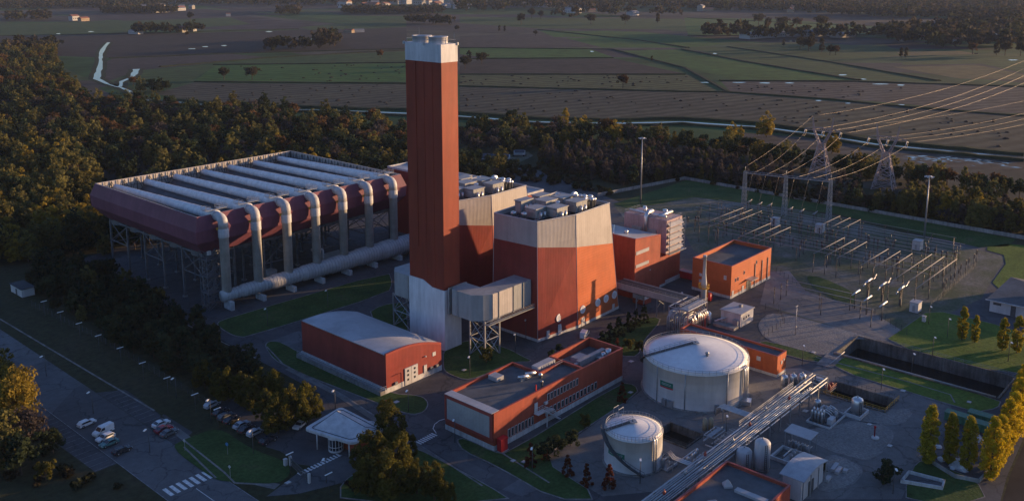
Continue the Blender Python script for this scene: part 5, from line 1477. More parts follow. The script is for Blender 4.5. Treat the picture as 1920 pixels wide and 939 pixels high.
for x in (181.5, 184.2, 187):
    for y in (98.6, 101.2): b.bar((x, y, 0), (x, y, 2.4), .16)
    b.bar((x, 98.6, 2.4), (x, 101.2, 2.4), .16)
for y in (98.6, 101.2): b.bar((181.5, y, 2.4), (187, y, 2.4), .16); b.bar((181.5, y, 1.2), (187, y, 1.2), .12)
b.build('frame', M['steel'], r); part_box(r, 'walkway', 'steel', 181.5, 187, 99.2, 100.4, 2.5, 2.6)
b = MB(); b.tube([(181, 100.9, 1.2), (190, 100.9, 1.2)], .2, 8); b.tube([(182, 99.2, .6), (188, 99.2, .6)], .2, 8); b.build('pipe', M['alu'], r)

def vessel(name, label, x, y, rr, h, mat='white', legs=.6, cat='tank'):
    r = thing(name, label, cat, (x, y, 0))
    b = MB(); b.lathe(x, y, [(rr * .6, legs), (rr, legs + .3), (rr, h - rr * .45), (rr * .8, h - rr * .2), (rr * .4, h - .05), (.05, h)], 24); b.build('vessel', M[mat], r)
    b = MB(); b.lathe(x, y, [(rr * .95, 0), (rr * .95, legs + .1)], 20); b.build('skirt', M['conc'], r)
    b = MB(); b.bar((x - rr * .7 - .3, y - rr * .8, .3), (x - rr * .7 - .3, y - rr * .8, h - .5), .12); b.bar((x - rr * .7, y - rr * .8 - .3, .3), (x - rr * .7, y - rr * .8 - .3, h - .5), .12)
    for k in range(int(h / .5)): b.bar((x - rr * .7 - .3, y - rr * .8, .4 + k * .5), (x - rr * .7, y - rr * .8 - .3, .4 + k * .5), .06)
    b.build('ladder', M['steeldark'], r)
    b = MB(); b.lathe(x, y, [(.18, h - .1), (.18, h + .4)], 8); b.build('vent', M['steel'], r)
    return r
vessel('vertical_tank', 'taller of the two white upright tanks beside the vaulted shed', 180.2, 85.6, 1.75, 7.4)
vessel('vertical_tank', 'shorter of the two white upright tanks beside the workshop parapet', 178.0, 88.9, 1.75, 5.0)
vessel('process_vessel', 'squat silver vessel with domed top standing in a white bund', 220.8, 80.0, 1.45, 4.6, 'alu', .5, 'vessel')
r = thing('bund_wall', 'white low bund wall round the squat silver vessel', 'wall', (220.6, 80, 0)); b = MB()
b.box(217.8, 223.4, 77.9, 78.2, 0, .95); b.box(217.8, 218.1, 78.2, 81.8, 0, .95); b.box(223.1, 223.4, 78.2, 81.8, 0, .95); b.box(217.8, 223.4, 81.8, 82.1, 0, .95); b.build('wall_panel', M['white'], r)
r = thing('process_skid', 'bunded process skid with filter bottles, motors and pipework', 'skid', (213, 84.5, 0))
b = MB(); b.box(208.2, 208.5, 81.6, 87.8, 0, .5); b.box(208.5, 218.4, 81.6, 81.9, 0, .5); b.box(218.1, 218.4, 81.9, 87.8, 0, .5); b.box(208.5, 218.1, 87.5, 87.8, 0, .5); b.build('bund_kerb', M['plinth'], r)
random.seed(6)
for k in range(4):
    for j in range(2):
        b = MB(); x, y = 209.6 + j * 1.2, 84.4 + k * .85; b.lathe(x, y, [(.3, .1), (.3, 2.8 + .3 * j), (.1, 3.2 + .3 * j)], 10); b.build('filter_bottle', M['alu'], r)
for k in range(5):
    b = MB(); x = 212.6 + k * 1.0; b.tube([(x, 85.4, .5), (x, 85.4, 1.6 + .2 * (k % 2)), (x + .5, 85.4, 2.0), (x + .9, 84.2, 1.4), (x + .9, 83.2, .5)], .13, 7); b.build('pipe', M['alu'], r)
for x, y in ((212.6, 86.4), (214.4, 86.5), (216.4, 86.2), (216.6, 84.4), (215.0, 83.0)):
    b = MB(); b.lathe(x, y, [(.4, .2), (.55, .8), (.55, 1.6), (.2, 1.9)], 10); b.build('motor', M['steel'], r)
part_box(r, 'control_box', 'white', 210.4, 213.0, 82.2, 83.4, .1, 1.5); part_box(r, 'frame_table', 'steel', 212.4, 217.6, 86.9, 87.4, 1.2, 1.4)
vessel('process_vessel', 'small upright silver vessel behind the process skid', 216.6, 88.6, .9, 2.8, 'alu', .4, 'vessel')
for k, (x, lab) in enumerate(((219.6, 'leftmost of the three silver filter vessels by the long low hall'), (221.6, 'middle of the three silver filter vessels by the long low hall'), (223.6, 'rightmost of the three silver filter vessels by the long low hall'))):
    vessel('filter_vessel', lab, x + 2.2, 100.2 - k * 1.6, .95, 4.2, 'alu', .9, 'vessel')
pump_set('pump_set', 'valves and pumps in front of the three filter vessels', 219.4, 98.0, 5, 5, 'steel')
r = thing('blue_cabin', 'small blue cabin with pale roof at the end of the pipe rack', 'cabin', (228.6, 93.8, 0))
part_box(r, 'wall', 'blue', 227.8, 229.6, 92.8, 94.6, 0, 2.5); part_box(r, 'roof', 'white', 227.6, 229.9, 92.6, 94.8, 2.5, 2.7); part_box(r, 'door', 'steeldark', 227.7, 227.8, 93.3, 94.1, .1, 2.1)
r = thing('pump_platform', 'reddish railed pump platform at the corner of the smaller basin', 'platform', (229, 91.5, 0))
part_box(r, 'deck', 'conc', 227, 231, 89.6, 91.2, .6, .8); railing(r, [(227, 89.6, .8), (231, 89.6, .8), (231, 91.2, .8), (227, 91.2, .8)], 1.1, .8, 'redcap', w=.09)
for x in (228, 229.8):
    b = MB(); b.lathe(x, 90.4, [(.3, .8), (.4, 1.2), (.4, 2.0), (.1, 2.3)], 10); b.build('pump', M['redcap'], r)
r = thing('shelter', 'open shelter with a flat pale roof over dark pumps', 'shelter', (194.8, 83, 0))
b = MB(); b.add([(192.6, 79.8, 4.1), (196.9, 79.8, 4.3), (196.9, 86.4, 4.3), (192.6, 86.4, 4.1), (192.6, 79.8, 4.28), (196.9, 79.8, 4.48), (196.9, 86.4, 4.48), (192.6, 86.4, 4.28)], [(3, 2, 1, 0), (4, 5, 6, 7), (0, 1, 5, 4), (1, 2, 6, 5), (2, 3, 7, 6), (3, 0, 4, 7)]); b.build('roof', M['rooflight'], r)
for x in (192.9, 196.6):
    for y in (80.1, 86.1): part_box(r, 'post', 'steel', x - .08, x + .08, y - .08, y + .08, 0, 4.1)
b = MB()
for k in range(7): b.lathe(193.4 + .4 * (k % 3), 80.6 + .8 * k, [(.25, 0), (.3, 1.0), (.3, 1.6 + .1 * k % .5), (.1, 2.0)], 8); b.tube([(193.4 + .4 * (k % 3), 80.6 + .8 * k, 1.2), (195.6, 80.6 + .8 * k, 1.2)], .1, 6)
b.build('pump', M['steel'], r)
r = thing('bund_wall', 'pale low wall enclosing the dark pit in front of the shelter', 'wall', (189.5, 81.5, 0)); b = MB()
b.box(185.8, 192.4, 78.4, 78.8, 0, .8); b.box(192.0, 192.4, 78.8, 86, 0, .8); b.box(185.8, 186.2, 78.8, 86, 0, .8); b.box(185.8, 192.4, 86, 86.4, 0, .8); b.build('wall_panel', M['plinth'], r)
part_box(r, 'pit_floor', 'concdark', 186.2, 192.0, 78.8, 86, .02, .06)
pump_set('pump_set', 'pumps standing in the walled pit by the shelter', 187.4, 82.4, 3, 7, 'steel')
r = thing('hydrant', 'red topped hydrant on a small round white base, alone on the gravel bed', 'hydrant', (*site(1641, 822), 0)); x, y = site(1641, 822)
b = MB(); b.lathe(x, y, [(.9, .1), (.9, .45), (.3, .5)], 16); b.build('base', M['white'], r)
b = MB(); b.lathe(x + .2, y + .3, [(.16, .4), (.16, 2.6), (.3, 2.6), (.3, 3.1), (.1, 3.2)], 8); b.build('standpipe', M['redbright'], r)
x, y = site(724, 766); r = thing('hydrant', 'red hydrant on a white stand at the lawn edge before the warehouse', 'hydrant', (x, y, 0))
b = MB(); b.lathe(x, y, [(.7, .1), (.6, .5), (.2, .6)], 14); b.build('base', M['white'], r)
b = MB(); b.lathe(x, y, [(.14, .5), (.14, 2.0), (.28, 2.0), (.28, 2.4), (.1, 2.5)], 8); b.build('standpipe', M['redbright'], r)
# scattered materials behind the vaulted shed
for px, py, lx, lab in ((1565, 878, 3.6, 'long pale crate on the ground beside the vaulted shed'), (1572, 884, 3.0, 'pale beam bundle on the gravel right of the vaulted shed'), (1585, 885, 1.3, 'short white slab on the gravel right of the vaulted shed'), (1552, 900, 2.2, 'grey pallet stack at the wall of the vaulted shed')):
    x, y = site(px, py); r = thing('crate', lab, 'crate', (x, y, 0)); b = MB(); b.cbox(x, y, .12, lx, .9, .6, .1); b.build('box', M['rooflight'], r)
    b = MB()
    for s in (-.35, 0, .35): b.cbox(x + s * lx, y, 0, .2, 1.0, .12, .1)
    b.build('skid', M['bark'], r)
# green containers and rubble by the poplars
for px, py, lab in ((1795, 790, 'green roll container by the lawn corner, left one'), (1838, 790, 'green roll container half behind the yellow poplars'), (1836, 806, 'low green container in front of the other, by the poplars')):
    x, y = site(px, py); r = thing('container', lab, 'container', (x, y, 0)); b = MB(); b.cbox(x, y, .2, 2.6, 5.6, 1.9, 0); b.build('body', M['green'], r)
    b = MB()
    for k in range(6): b.cbox(x - 1.36, y - 2.4 + k * .96, .3, .12, .14, 1.7); b.cbox(x + 1.36, y - 2.4 + k * .96, .3, .12, .14, 1.7)
    b.build('rib', M['green'], r)
    b = MB(); b.cbox(x, y, 2.1, 2.75, 5.75, .16); b.build('lid', M['green'], r)
random.seed(5)
for i, (px, py, s) in enumerate(((1820, 783, 1.4), (1828, 820, 1.6), (1835, 826, 1.2), (1795, 870, 1.8), (1802, 880, 1.5), (1788, 876, 1.1), (1765, 862, 1.0), (1760, 838, .9))):
    x, y = site(px, py); b = MB(); bm = bmesh.new(); bmesh.ops.create_icosphere(bm, subdivisions=2, radius=s)
    v = [(x + p.co.x * random.uniform(.7, 1.2), y + p.co.y * random.uniform(.7, 1.2), .05 + abs(p.co.z) * random.uniform(.4, .75)) for p in bm.verts]; f = [tuple(q.index for q in fc.verts) for fc in bm.faces]; bm.free()
    b.add(v, f); tag(b.build('rubble_heap', M['plinth']), 'heap of pale broken concrete lying round the feet of the yellow poplars', 'rubble', 'pale rubble heaps by the poplars')
r = thing('scrap_bay', 'low walled scrap bay at the foot of the row of yellow poplars', 'wall', (203, 52, 0)); b = MB(); P = S((1735, 862), (1790, 896), (1835, 905), (1858, 880))
for a, c in zip(P[:-1], P[1:]):
    d = Vector(c) - Vector(a); b.cbox((a[0] + c[0]) / 2, (a[1] + c[1]) / 2, 0, d.length, .3, 1.0, math.atan2(d.y, d.x))
b.build('wall_panel', M['conc'], r)
r = thing('slab_frame', 'long pale kerbed slab at the bottom edge left of the poplars', 'slab', (187, 58, 0)); P = S((1704, 888), (1770, 905), (1766, 918), (1690, 905)); b = MB()
for a, c in zip(P, P[1:] + P[:1]):
    d = Vector(c) - Vector(a); b.cbox((a[0] + c[0]) / 2, (a[1] + c[1]) / 2, .05, d.length + .3, .35, .8, math.atan2(d.y, d.x))
b.build('kerb_wall', M['plinth'], r); b = MB(); b.add([(x, y, .15) for x, y in P][::-1], [(0, 1, 2, 3)]); b.build('slab_floor', M['asphalt2'], r)

# ------------------------------------------------------------------ covered conveyor bridge, steel frame and vent stack
r = thing('pipe_bridge', 'long dark covered bridge on legs from the boiler house to the steel frame', 'bridge', (247, 158, 0))
part_box(r, 'deck', 'steeldark', 243.6, 248.8, 141.0, 171.5, 6.0, 6.25)
b = MB(); 
for x in (243.6, 248.6):
    b.box(x, x + .2, 141, 171.5, 6.25, 8.3)
b.build('side_panel', M['duct'], r)
b = MB(); 
for k in range(6):
    x = 244.3 + k * .75; b.tube([(x, 141, 7.9), (x, 171.5, 7.9)], .22, 6)
b.build('pipe', M['steeldark'], r)
for y in (147, 155, 163):
    b = MB()
    for x in (244, 248.4): b.bar((x, y, 0), (x, y, 6), .35)
    b.bar((244, y, 3), (248.4, y, 6), .2); b.bar((248.4, y, 3), (244, y, 6), .2); b.build('trestle', M['steel'], r)
railing(r, [(243.7, 141, 8.3), (243.7, 171, 8.3)], 1.0, 2.2, 'steel')
r = thing('steel_frame', 'crowded steel pipe frame with silver pipes and sunlit railings behind the big tank', 'frame', (241, 142, 0))
b = MB()
for x in (235.8, 239.6, 243.4, 247.2):
    for y in (138.6, 141.6, 145.4): b.bar((x, y, 0), (x, y, 8.4), .3)
    for z in (3.2, 6.0, 8.3): b.bar((x, 138.6, z), (x, 145.4, z), .25)
for y in (138.6, 141.6, 145.4):
    for z in (3.2, 6.0, 8.3): b.bar((235.8, y, z), (247.2, y, z), .25)
    b.bar((235.8, y, 3.2), (239.6, y, 6), .15); b.bar((243.4, y, 6), (247.2, y, 3.2), .15)
b.build('frame', M['steel'], r)
part_box(r, 'deck', 'steel', 236, 247, 141.7, 145.3, 6.05, 6.2); part_box(r, 'upper_deck', 'steel', 236, 247.2, 138.7, 141.4, 8.35, 8.5)
railing(r, [(235.8, 138.6, 8.5), (247.2, 138.6, 8.5)], 1.2, 1.1, 'rooflight', w=.1)
railing(r, [(235.8, 141.6, 8.5), (247.2, 141.6, 8.5)], 1.2, 1.1, 'rooflight', w=.1)
random.seed(21)
for k in range(18):
    x = 235.6 - .7 * (k % 2) + random.uniform(-.2, .2); y = 138.9 + k * .38; b = MB(); b.tube([(x, y, 0), (x, y, 5.2 + random.uniform(-.5, 1.2)), (x + 1.4, y, 6.6), (x + 5, y, 6.6)], random.choice((.13, .18, .25)), 7); b.build('pipe', M['rackpipe'], r)
for k in range(9):
    x = 238 + k * 1.1; b = MB(); b.tube([(x, 138.1, 1.0), (x, 138.1, 5 + random.uniform(-1, 1.5)), (x, 140, 6.8)], .18, 7); b.build('pipe', M['alu'], r)
b = MB(); b.lathe(249.6, 139.2, [(.8, .4), (.9, 1), (.9, 3.8), (.3, 4.4)], 14); b.build('vessel', M['alu'], r)
b = MB(); b.lathe(245.6, 138.6, [(.7, .2), (.7, 4.4), (.3, 5)], 12); b.build('vessel', M['redcap'], r)
b = MB(); b.tube([(250, 137.2, 1.6), (258, 134.4, 1.6)], .22, 8); b.tube([(250.4, 136.4, 2.1), (258, 133.8, 2.1)], .2, 8); b.build('pipe', M['alu'], r)
r = thing('vent_stack', 'slim white vent stack with a yellow gallery beside the red relay house', 'stack', (263.5, 149.2, 0)); X, Y = 263.5, 149.2
b = MB(); b.lathe(X, Y, [(.95, 0), (.95, 7.0), (.95, 8.2), (.6, 11.4), (.52, 17.0), (.66, 17.0), (.66, 17.5), (.4, 17.5)], 16); b.build('shaft', M['white'], r)
b = MB(); b.lathe(X, Y, [(1.0, 6.2), (1.8, 6.2), (1.8, 6.4), (1.0, 6.4)], 12, 0, False, False)
for k in range(12):
    a = 2 * math.pi * k / 12; c = 2 * math.pi * (k + 1) / 12; p = (X + 1.75 * math.cos(a), Y + 1.75 * math.sin(a)); q = (X + 1.75 * math.cos(c), Y + 1.75 * math.sin(c))
    b.bar((*p, 6.4), (*p, 7.5), .1); b.bar((*p, 7.5), (*q, 7.5), .1); b.bar((*p, 6.95), (*q, 6.95), .08)
b.build('gallery', M['yellow'], r)
b = MB(); b.bar((X + 1.2, Y - .9, 0), (X + 1.2, Y - .9, 6.3), .12); b.bar((X + 1.6, Y - .5, 0), (X + 1.6, Y - .5, 6.3), .12)
for k in range(12): b.bar((X + 1.2, Y - .9, .4 + k * .5), (X + 1.6, Y - .5, .4 + k * .5), .07)
b.build('ladder', M['yellow'], r)
for x, y, s, lab in ((268.2, 150.6, 1, 'bright red round skid tank against the relay house wall'),):
    r = thing('red_tank', lab, 'tank', (x, y, 0)); b = MB(); b.tube([(x, y - 1.6, 1.7), (x, y + 1.6, 1.7)], 1.45, 16); b.build('vessel', M['redbright'], r); part_box(r, 'saddle', 'steeldark', x - 1, x + 1, y - 1.2, y + 1.2, 0, .5)
x, y = 284.5, 168.0; r = thing('container', 'red skip container between filter house and relay house', 'container', (x, y, 0)); b = MB(); b.cbox(x, y, .2, 3, 6, 2.4); b.build('body', M['redbright'], r); b = MB(); b.cbox(x, y, 2.6, 3.1, 6.1, .15); b.build('lid', M['redcap'], r)
random.seed(31)
for i in range(9):
    x, y = 258 + random.uniform(0, 14), 150 + random.uniform(0, 16)
    pass
pump_set('pump_set', 'tangle of pipes and pumps between the covered bridge and relay house', 258.5, 158.0, 5, 11, 'alu', 1.5)
pump_set('pump_set', 'pipes and coolers behind the vent stack', 259.5, 151.5, 4, 13, 'steel', 1.5)
x, y = 249.5, 166.5; r = thing('white_kiosk', 'white kiosk with red base under the covered bridge by the boiler house', 'kiosk', (x, y, 0)); part_box(r, 'wall', 'redplain', 250, 254.5, 164, 168.5, 0, 1.8); part_box(r, 'upper_wall', 'white', 250, 254.5, 164, 168.5, 1.8, 3.6); part_box(r, 'roof', 'rooflight', 249.8, 254.7, 163.8, 168.7, 3.6, 3.8)
# ------------------------------------------------------------------ switchyard
def insulator_post(x, y, z, h0=2.2, rr=.16):
    """steel pedestal and porcelain column carrying a conductor at height z"""
    b = MB(); b.lattice((x, y, 0, .28), (x, y, h0, .22), .09, .05, 0, 3)
    return b
YARD_POST = []
def busbar(name, label, pts, z, r=.10, step=11.0, group=None, post=True, drop=None):
    p0 = pts[0]
    t = thing(name, label, 'busbar', (p0[0], p0[1], 0), group)
    b = MB(); b.tube([(x, y, z) for x, y in pts], r, 7); b.build('conductor', M['bus'], t)
    if post:
        for a, c in zip(pts[:-1], pts[1:]):
            L = math.dist(a, c); n = max(1, round(L / step))
            for i in range(n + 1):
                if a is not pts[0] and i == 0: continue
                u = min(.985, max(.015, i / n)); x, y = a[0] + (c[0] - a[0]) * u, a[1] + (c[1] - a[1]) * u
                b = MB(); b.tube([(x, y, 0), (x, y, z * .48)], .15, 6); s = b.build('post', M['steeldark'], t)
                q = MB(); pr = []
                for k in range(7):
                    zz = z * .48 + (z * .5) * k / 6; pr += [(.12, zz), (.21, zz + .07), (.12, zz + .14)]
                q.lathe(x, y, pr, 8); q.build('insulator', M['insul'], s)
    return t
# long bars running away from the camera's right (along Y), two levels
for i, (x, ya, yb, z) in enumerate(((330.6, 98.5, 184, 5.6), (335.6, 98.2, 186, 5.6), (340.6, 97.8, 200, 5.6), (352.4, 97, 206, 6.2), (357.4, 97, 208, 6.2), (362.4, 97, 210, 6.2), (371, 99, 206, 6.6), (374.4, 99, 206, 6.6))):
    busbar('busbar', 'long silver busbar on dark posts, %s row of the switchyard from the plant side' % ('first', 'second', 'third', 'fourth', 'fifth', 'sixth', 'seventh', 'last')[i], [(x, ya), (x, yb)], z, .10, 13.0)
for i, (x, ya, yb, z) in enumerate(((346.0, 98, 196, 5.2), (349.2, 97, 198, 5.2), (367.0, 98, 208, 6.4), (381.0, 104, 160, 6.8))):
    busbar('busbar', 'thin dull busbar running between the main rows, %s of four toward the boundary wall' % ('first', 'second', 'third', 'last')[i], [(x, ya), (x, yb)], z, .07, 9.0)
# cross bars in bays of three
for k, (y, nm) in enumerate(((189.0, 'the bay nearest the boiler house'), (168.0, 'the bay behind the relay house'), (136.5, 'the middle bay'), (118.0, 'the fourth bay'), (103.5, 'the bay at the right end'))):
    for j in range(3):
        yy = y - j * 4.4
        za = 7.4
        xa = (327.5, 321.5, 321.0, 319.0, 305.5)[k]
        xb = (366, 350, 350, 346, 350)[k]
        busbar('cross_busbar', 'cross conductor, one of three alike in %s' % nm, [(xa, yy), (xb, yy)], za, .09, 14.0, 'cross conductors of %s' % nm)
for k, (y, x) in enumerate(((150.0, 372), (145.6, 372), (141.2, 372))):
    busbar('cross_busbar', 'high cross conductor reaching the back row of the yard, one of three', [(352, y), (378, y)], 8.2, .075, 13.0, 'high cross conductors at the back row')
# three conductors out to the transformer yard
for k, (a, c) in enumerate((((1474, 523), (1597, 550)), ((1463, 530), (1617, 565)), ((1450, 537), (1638, 580)))):
    p, q = site(*a, 6.0), site(*c, 6.0)
    busbar('busbar', 'pale conductor over the paved transformer yard, %s of three towards the tanks' % ('farthest', 'middle', 'nearest')[k], [p, q], 6.0, .11, 16.0)
# breakers that catch the sun
def breaker(x, y, label, group):
    t = thing('circuit_breaker', label, 'breaker', (x, y, 0), group)
    b = MB(); b.box(x - .5, x + .5, y - .3, y + .3, 0, 2.4); b.build('pedestal', M['steeldark'], t)
    for dx in (-1.1, 1.1):
        q = MB(); pr = []
        for k in range(8): zz = 2.4 + k * .42; pr += [(.16, zz), (.30, zz + .12), (.16, zz + .24)]
        q.lathe(x + dx * .6, y, pr, 8); q.build('insulator', M['insul'], t)
    b = MB(); b.tube([(x - 2.6, y, 5.9), (x + 2.6, y, 6.1)], .32, 10); b.build('breaker_head', M['alu'], t)
    b = MB(); b.tube([(x - 2.6, y, 5.9), (x - 4.6, y, 5.2)], .14, 8); b.tube([(x + 2.6, y, 6.1), (x + 5, y, 5.4), (x + 7, y, 6.6)], .10, 8); b.build('jumper', M['alu'], t)
    return t
for k, (px, py) in enumerate(((1629, 526), (1656, 533), (1690, 540))):
    x, y = site(px, py, 6.0); breaker(x, y, 'circuit breaker with gleaming sunlit head at the near end of the switchyard', 'sunlit breakers')
for k, (px, py) in enumerate(((1604, 549), (1626, 560), (1655, 571))):
    x, y = site(px, py, 5.4); t = thing('current_transformer', 'gleaming horizontal tube on a dark post where the yard conductors end', 'transformer', (x, y, 0), 'sunlit end tubes')
    b = MB(); b.tube([(x - 2.6, y + .1, 5.3), (x + 3.2, y - .1, 5.6)], [.18, .34], 10); b.build('tube', M['alu'], t)
    b = MB(); b.tube([(x, y, 0), (x, y, 5.2)], .18, 8); b.build('post', M['steeldark'], t)
for i, (px, py) in enumerate(((1405, 378), (1424, 383), (1443, 385), (1482, 392), (1503, 396), (1528, 400))):
    x, y = site(px, py, 4.5); t = thing('disconnector', 'disconnector frame with pale arms below the line gantry', 'disconnector', (x, y, 0), 'disconnectors below the gantry')
    b = MB(); b.tube([(x - 2.2, y, 4.6), (x + 2.2, y, 4.9)], .2, 8); b.tube([(x - 1.4, y - .3, 4.2), (x + 2.0, y - .3, 5.3)], .13, 8); b.build('arm', M['bus'], t)
    for dx in (-1.4, 1.4):
        b = MB(); b.tube([(x + dx, y, 0), (x + dx, y, 2.4)], .14, 6); s = b.build('post', M['steeldark'], t)
        q = MB(); q.lathe(x + dx, y, [(.14, 2.4), (.26, 2.7), (.14, 3.0), (.26, 3.3), (.14, 3.6), (.26, 3.9), (.14, 4.4)], 8); q.build('insulator', M['insul'], s)
random.seed(17)
for i in range(60):
    x = random.choice((344, 347.5, 366, 369)) + random.uniform(-.6, .6); y = 101 + i * 1.75
    t = thing('instrument_transformer', 'slim dark instrument post standing between the switchyard busbars', 'instrument', (x, y, 0), 'slim posts between the busbars')
    b = MB(); b.tube([(x, y, 0), (x, y, 2.3)], .14, 6); b.build('post', M['steeldark'], t)
    q = MB(); q.lathe(x, y, [(.16, 2.3), (.28, 2.6), (.16, 2.9), (.28, 3.2), (.16, 3.5), (.28, 3.8), (.34, 4.2), (.34, 4.7), (.1, 4.9)], 8); q.build('insulator', M['insul'], t)
for i in range(10):
    px, py = ((1781, 540), (1788, 536), (1796, 528), (1800, 520), (1810, 512), (1772, 548), (1815, 508), (1825, 500), (1830, 492), (1768, 556))[i]
    x, y = site(px, py); t = thing('surge_arrester', 'thin dark surge arrester post at the right end of the switchyard', 'instrument', (x, y, 0), 'posts at the right end of the yard')
    b = MB(); b.tube([(x, y, 0), (x, y, 3.2)], .13, 6); b.build('post', M['steeldark'], t)
    q = MB(); q.lathe(x, y, [(.14, 3.2), (.24, 3.5), (.14, 3.8), (.24, 4.1), (.14, 4.4), (.24, 4.7), (.1, 5.2)], 8); q.build('insulator', M['insul'], t)
for px, py, s, lab in ((1453, 423, 3.4, 'white relay cabinet in the switchyard below the gantry middle tower'), (1537, 436, 3.6, 'white relay cabinet near the right gantry tower'), (1720, 468, 3.8, 'white relay cabinet at the foot of the right light mast'), (1716, 584, 3.4, 'white relay cabinet on the lawn edge in front of the switchyard')):
    x, y = site(px, py); t = thing('relay_cabinet', lab, 'cabinet', (x, y, 0)); b = MB(); b.cbox(x, y, .2, s, s * .8, s * .95); b.build('body', M['white'], t)
    b = MB(); b.cbox(x, y, .2 + s * .95, s + .3, s * .8 + .3, .2); b.build('roof', M['rooflight'], t); b = MB(); b.cbox(x - s / 2 - .03, y, .5, .06, .9, 2.0); b.build('door', M['duct'], t)
x, y = site(1732, 603); t = thing('meter_cabinet', 'small white cabinet by the lawn lamp', 'cabinet', (x, y, 0)); b = MB(); b.cbox(x, y, .1, 1, 1, 1.8); b.build('body', M['white'], t); b = MB(); b.cbox(x, y, 1.9, 1.2, 1.2, .1); b.build('roof', M['rooflight'], t)

# ------------------------------------------------------------------ line gantry and pylons
GT = [(387.3, 199.9), (390.9, 181.3), (395.5, 162.2)]
t = thing('line_gantry', 'steel line gantry of three lattice towers joined by lattice beams', 'gantry', (391, 181, 0))
for x, y in GT:
    b = MB(); b.lattice((x, y, 0, 1.0), (x, y, 19.0, .55), .17, .09, 0, 10); b.tube([(x, y, 19), (x, y, 21.4)], .1, 5); b.build('tower', M['steel'], t)
for (a, c) in zip(GT[:-1], GT[1:]):
    b = MB(); n = 10
    P = [(a[0] + (c[0] - a[0]) * i / n, a[1] + (c[1] - a[1]) * i / n) for i in range(n + 1)]
    for o, z in ((-.5, 18.2), (.5, 18.2), (0, 19.1)): b.bar((a[0] + o, a[1], z), (c[0] + o, c[1], z), .14)
    for i in range(n):
        b.bar((P[i][0] - .5, P[i][1], 18.2), (P[i + 1][0], P[i + 1][1], 19.1), .08); b.bar((P[i][0] + .5, P[i][1], 18.2), (P[i + 1][0], P[i + 1][1], 19.1), .08); b.bar((P[i][0] - .5, P[i][1], 18.2), (P[i + 1][0] + .5, P[i + 1][1], 18.2), .08)
    b.build('beam', M['steel'], t)

def pylon(cx, cy, label, ang=8):
    t = thing('pylon', label, 'pylon', (cx, cy, 0))
    ca, sa = math.cos(R(ang)), math.sin(R(ang))
    def T(x, y, z): return (cx + x * ca - y * sa, cy + x * sa + y * ca, z)
    b = MB()
    lv = [(0, 5.2, 5.2), (4, 4.4, 4.4), (8, 3.6, 3.6), (12, 2.8, 2.8), (16, 2.0, 2.0), (19, 1.5, 1.5)]
    def ring(z, hx, hy): return [T(-hx, -hy, z), T(hx, -hy, z), T(hx, hy, z), T(-hx, hy, z)]
    rg = [ring(*q) for q in lv]
    for i in range(4): 
        for k in range(len(rg) - 1): b.bar(rg[k][i], rg[k + 1][i], .36)
    for k in range(len(rg) - 1):
        for i in range(4):
            j = (i + 1) % 4; b.bar(rg[k][i], rg[k + 1][j], .19); b.bar(rg[k][j], rg[k + 1][i], .19); b.bar(rg[k + 1][i], rg[k + 1][j], .19)
            m0 = lerp(rg[k][i], rg[k][j], .5); b.bar(m0, lerp(rg[k][i], rg[k + 1][i], .5), .10); b.bar(m0, lerp(rg[k][j], rg[k + 1][j], .5), .10)
    b.build('leg_frame', M['pylon'], t)
    # cat head: two arms of the window rising to the bridge, peaks on top
    b = MB()
    for s in (-1, 1):
        p0 = [T(-.9, s * 1.3 - .6, 19), T(.9, s * 1.3 - .6, 19), T(.9, s * 1.3 + .6, 19), T(-.9, s * 1.3 + .6, 19)]
        p1 = [T(-.5, s * 4.6 - .4, 26.2), T(.5, s * 4.6 - .4, 26.2), T(.5, s * 4.6 + .4, 26.2), T(-.5, s * 4.6 + .4, 26.2)]
        n = 4
        L = [[lerp(p0[i], p1[i], k / n) for i in range(4)] for k in range(n + 1)]
        for i in range(4): b.bar(p0[i], p1[i], .28)
        for k in range(n):
            for i in range(4): j = (i + 1) % 4; b.bar(L[k][i], L[k + 1][j], .16); b.bar(L[k][j], L[k + 1][i], .16)
        pk = T(0, s * 5.6, 33.6)
        for i in range(4): b.bar(p1[i], pk, .2)
        for zz in (.33, .66):
            for i in range(4): b.bar(lerp(p1[i], pk, zz), lerp(p1[(i + 1) % 4], pk, zz), .08)
    b.build('window_frame', M['pylon'], t)
    b = MB()
    for z in (25.8, 27.4):
        for x in (-.5, .5): b.bar(T(x, -5.2, z), T(x, 5.2, z), .16)
    n = 10
    for i in range(n):
        ya, yb = -5.2 + 10.4 * i / n, -5.2 + 10.4 * (i + 1) / n
        for x in (-.5, .5): b.bar(T(x, ya, 25.8 if i % 2 else 27.4), T(x, yb, 27.4 if i % 2 else 25.8), .09)
    for s in (-1, 1):
        for x in (-.5, .5): b.bar(T(x, s * 5.2, 25.8), T(0, s * 9.6, 26.2), .14); b.bar(T(x, s * 5.2, 27.4), T(0, s * 9.6, 26.3), .14)
    b.build('cross_arm', M['pylon'], t)
    ends = [T(0, y, 25.8) for y in (9.4, 0, -9.4)]
    for e in ends:
        b = MB(); b.tube([e, (e[0] - 1.9, e[1] - .3, e[2] - 2.0)], .26, 8); b.tube([e, (e[0] + 2.2, e[1], e[2] - .8)], .26, 8); b.build('insulator_string', M['rooflight'], t)
        b = MB(); b.tube([(e[0] - 1.9, e[1] - .3, e[2] - 2.0), (e[0] - 1.2, e[1], e[2] - 3.4), (e[0] + .8, e[1], e[2] - 3.2), (e[0] + 2.2, e[1], e[2] - .8)], .07, 5); b.build('jumper', M['wire'], t)
    return ends, [T(0, 5.6, 33.6), T(0, -5.6, 33.6)]
M['pylon'] = pmat('pylon_steel', (.36, .29, .28), .55, .15, .6, metal=.2)  # steel colour brightened and warmed to carry the orange sunlight
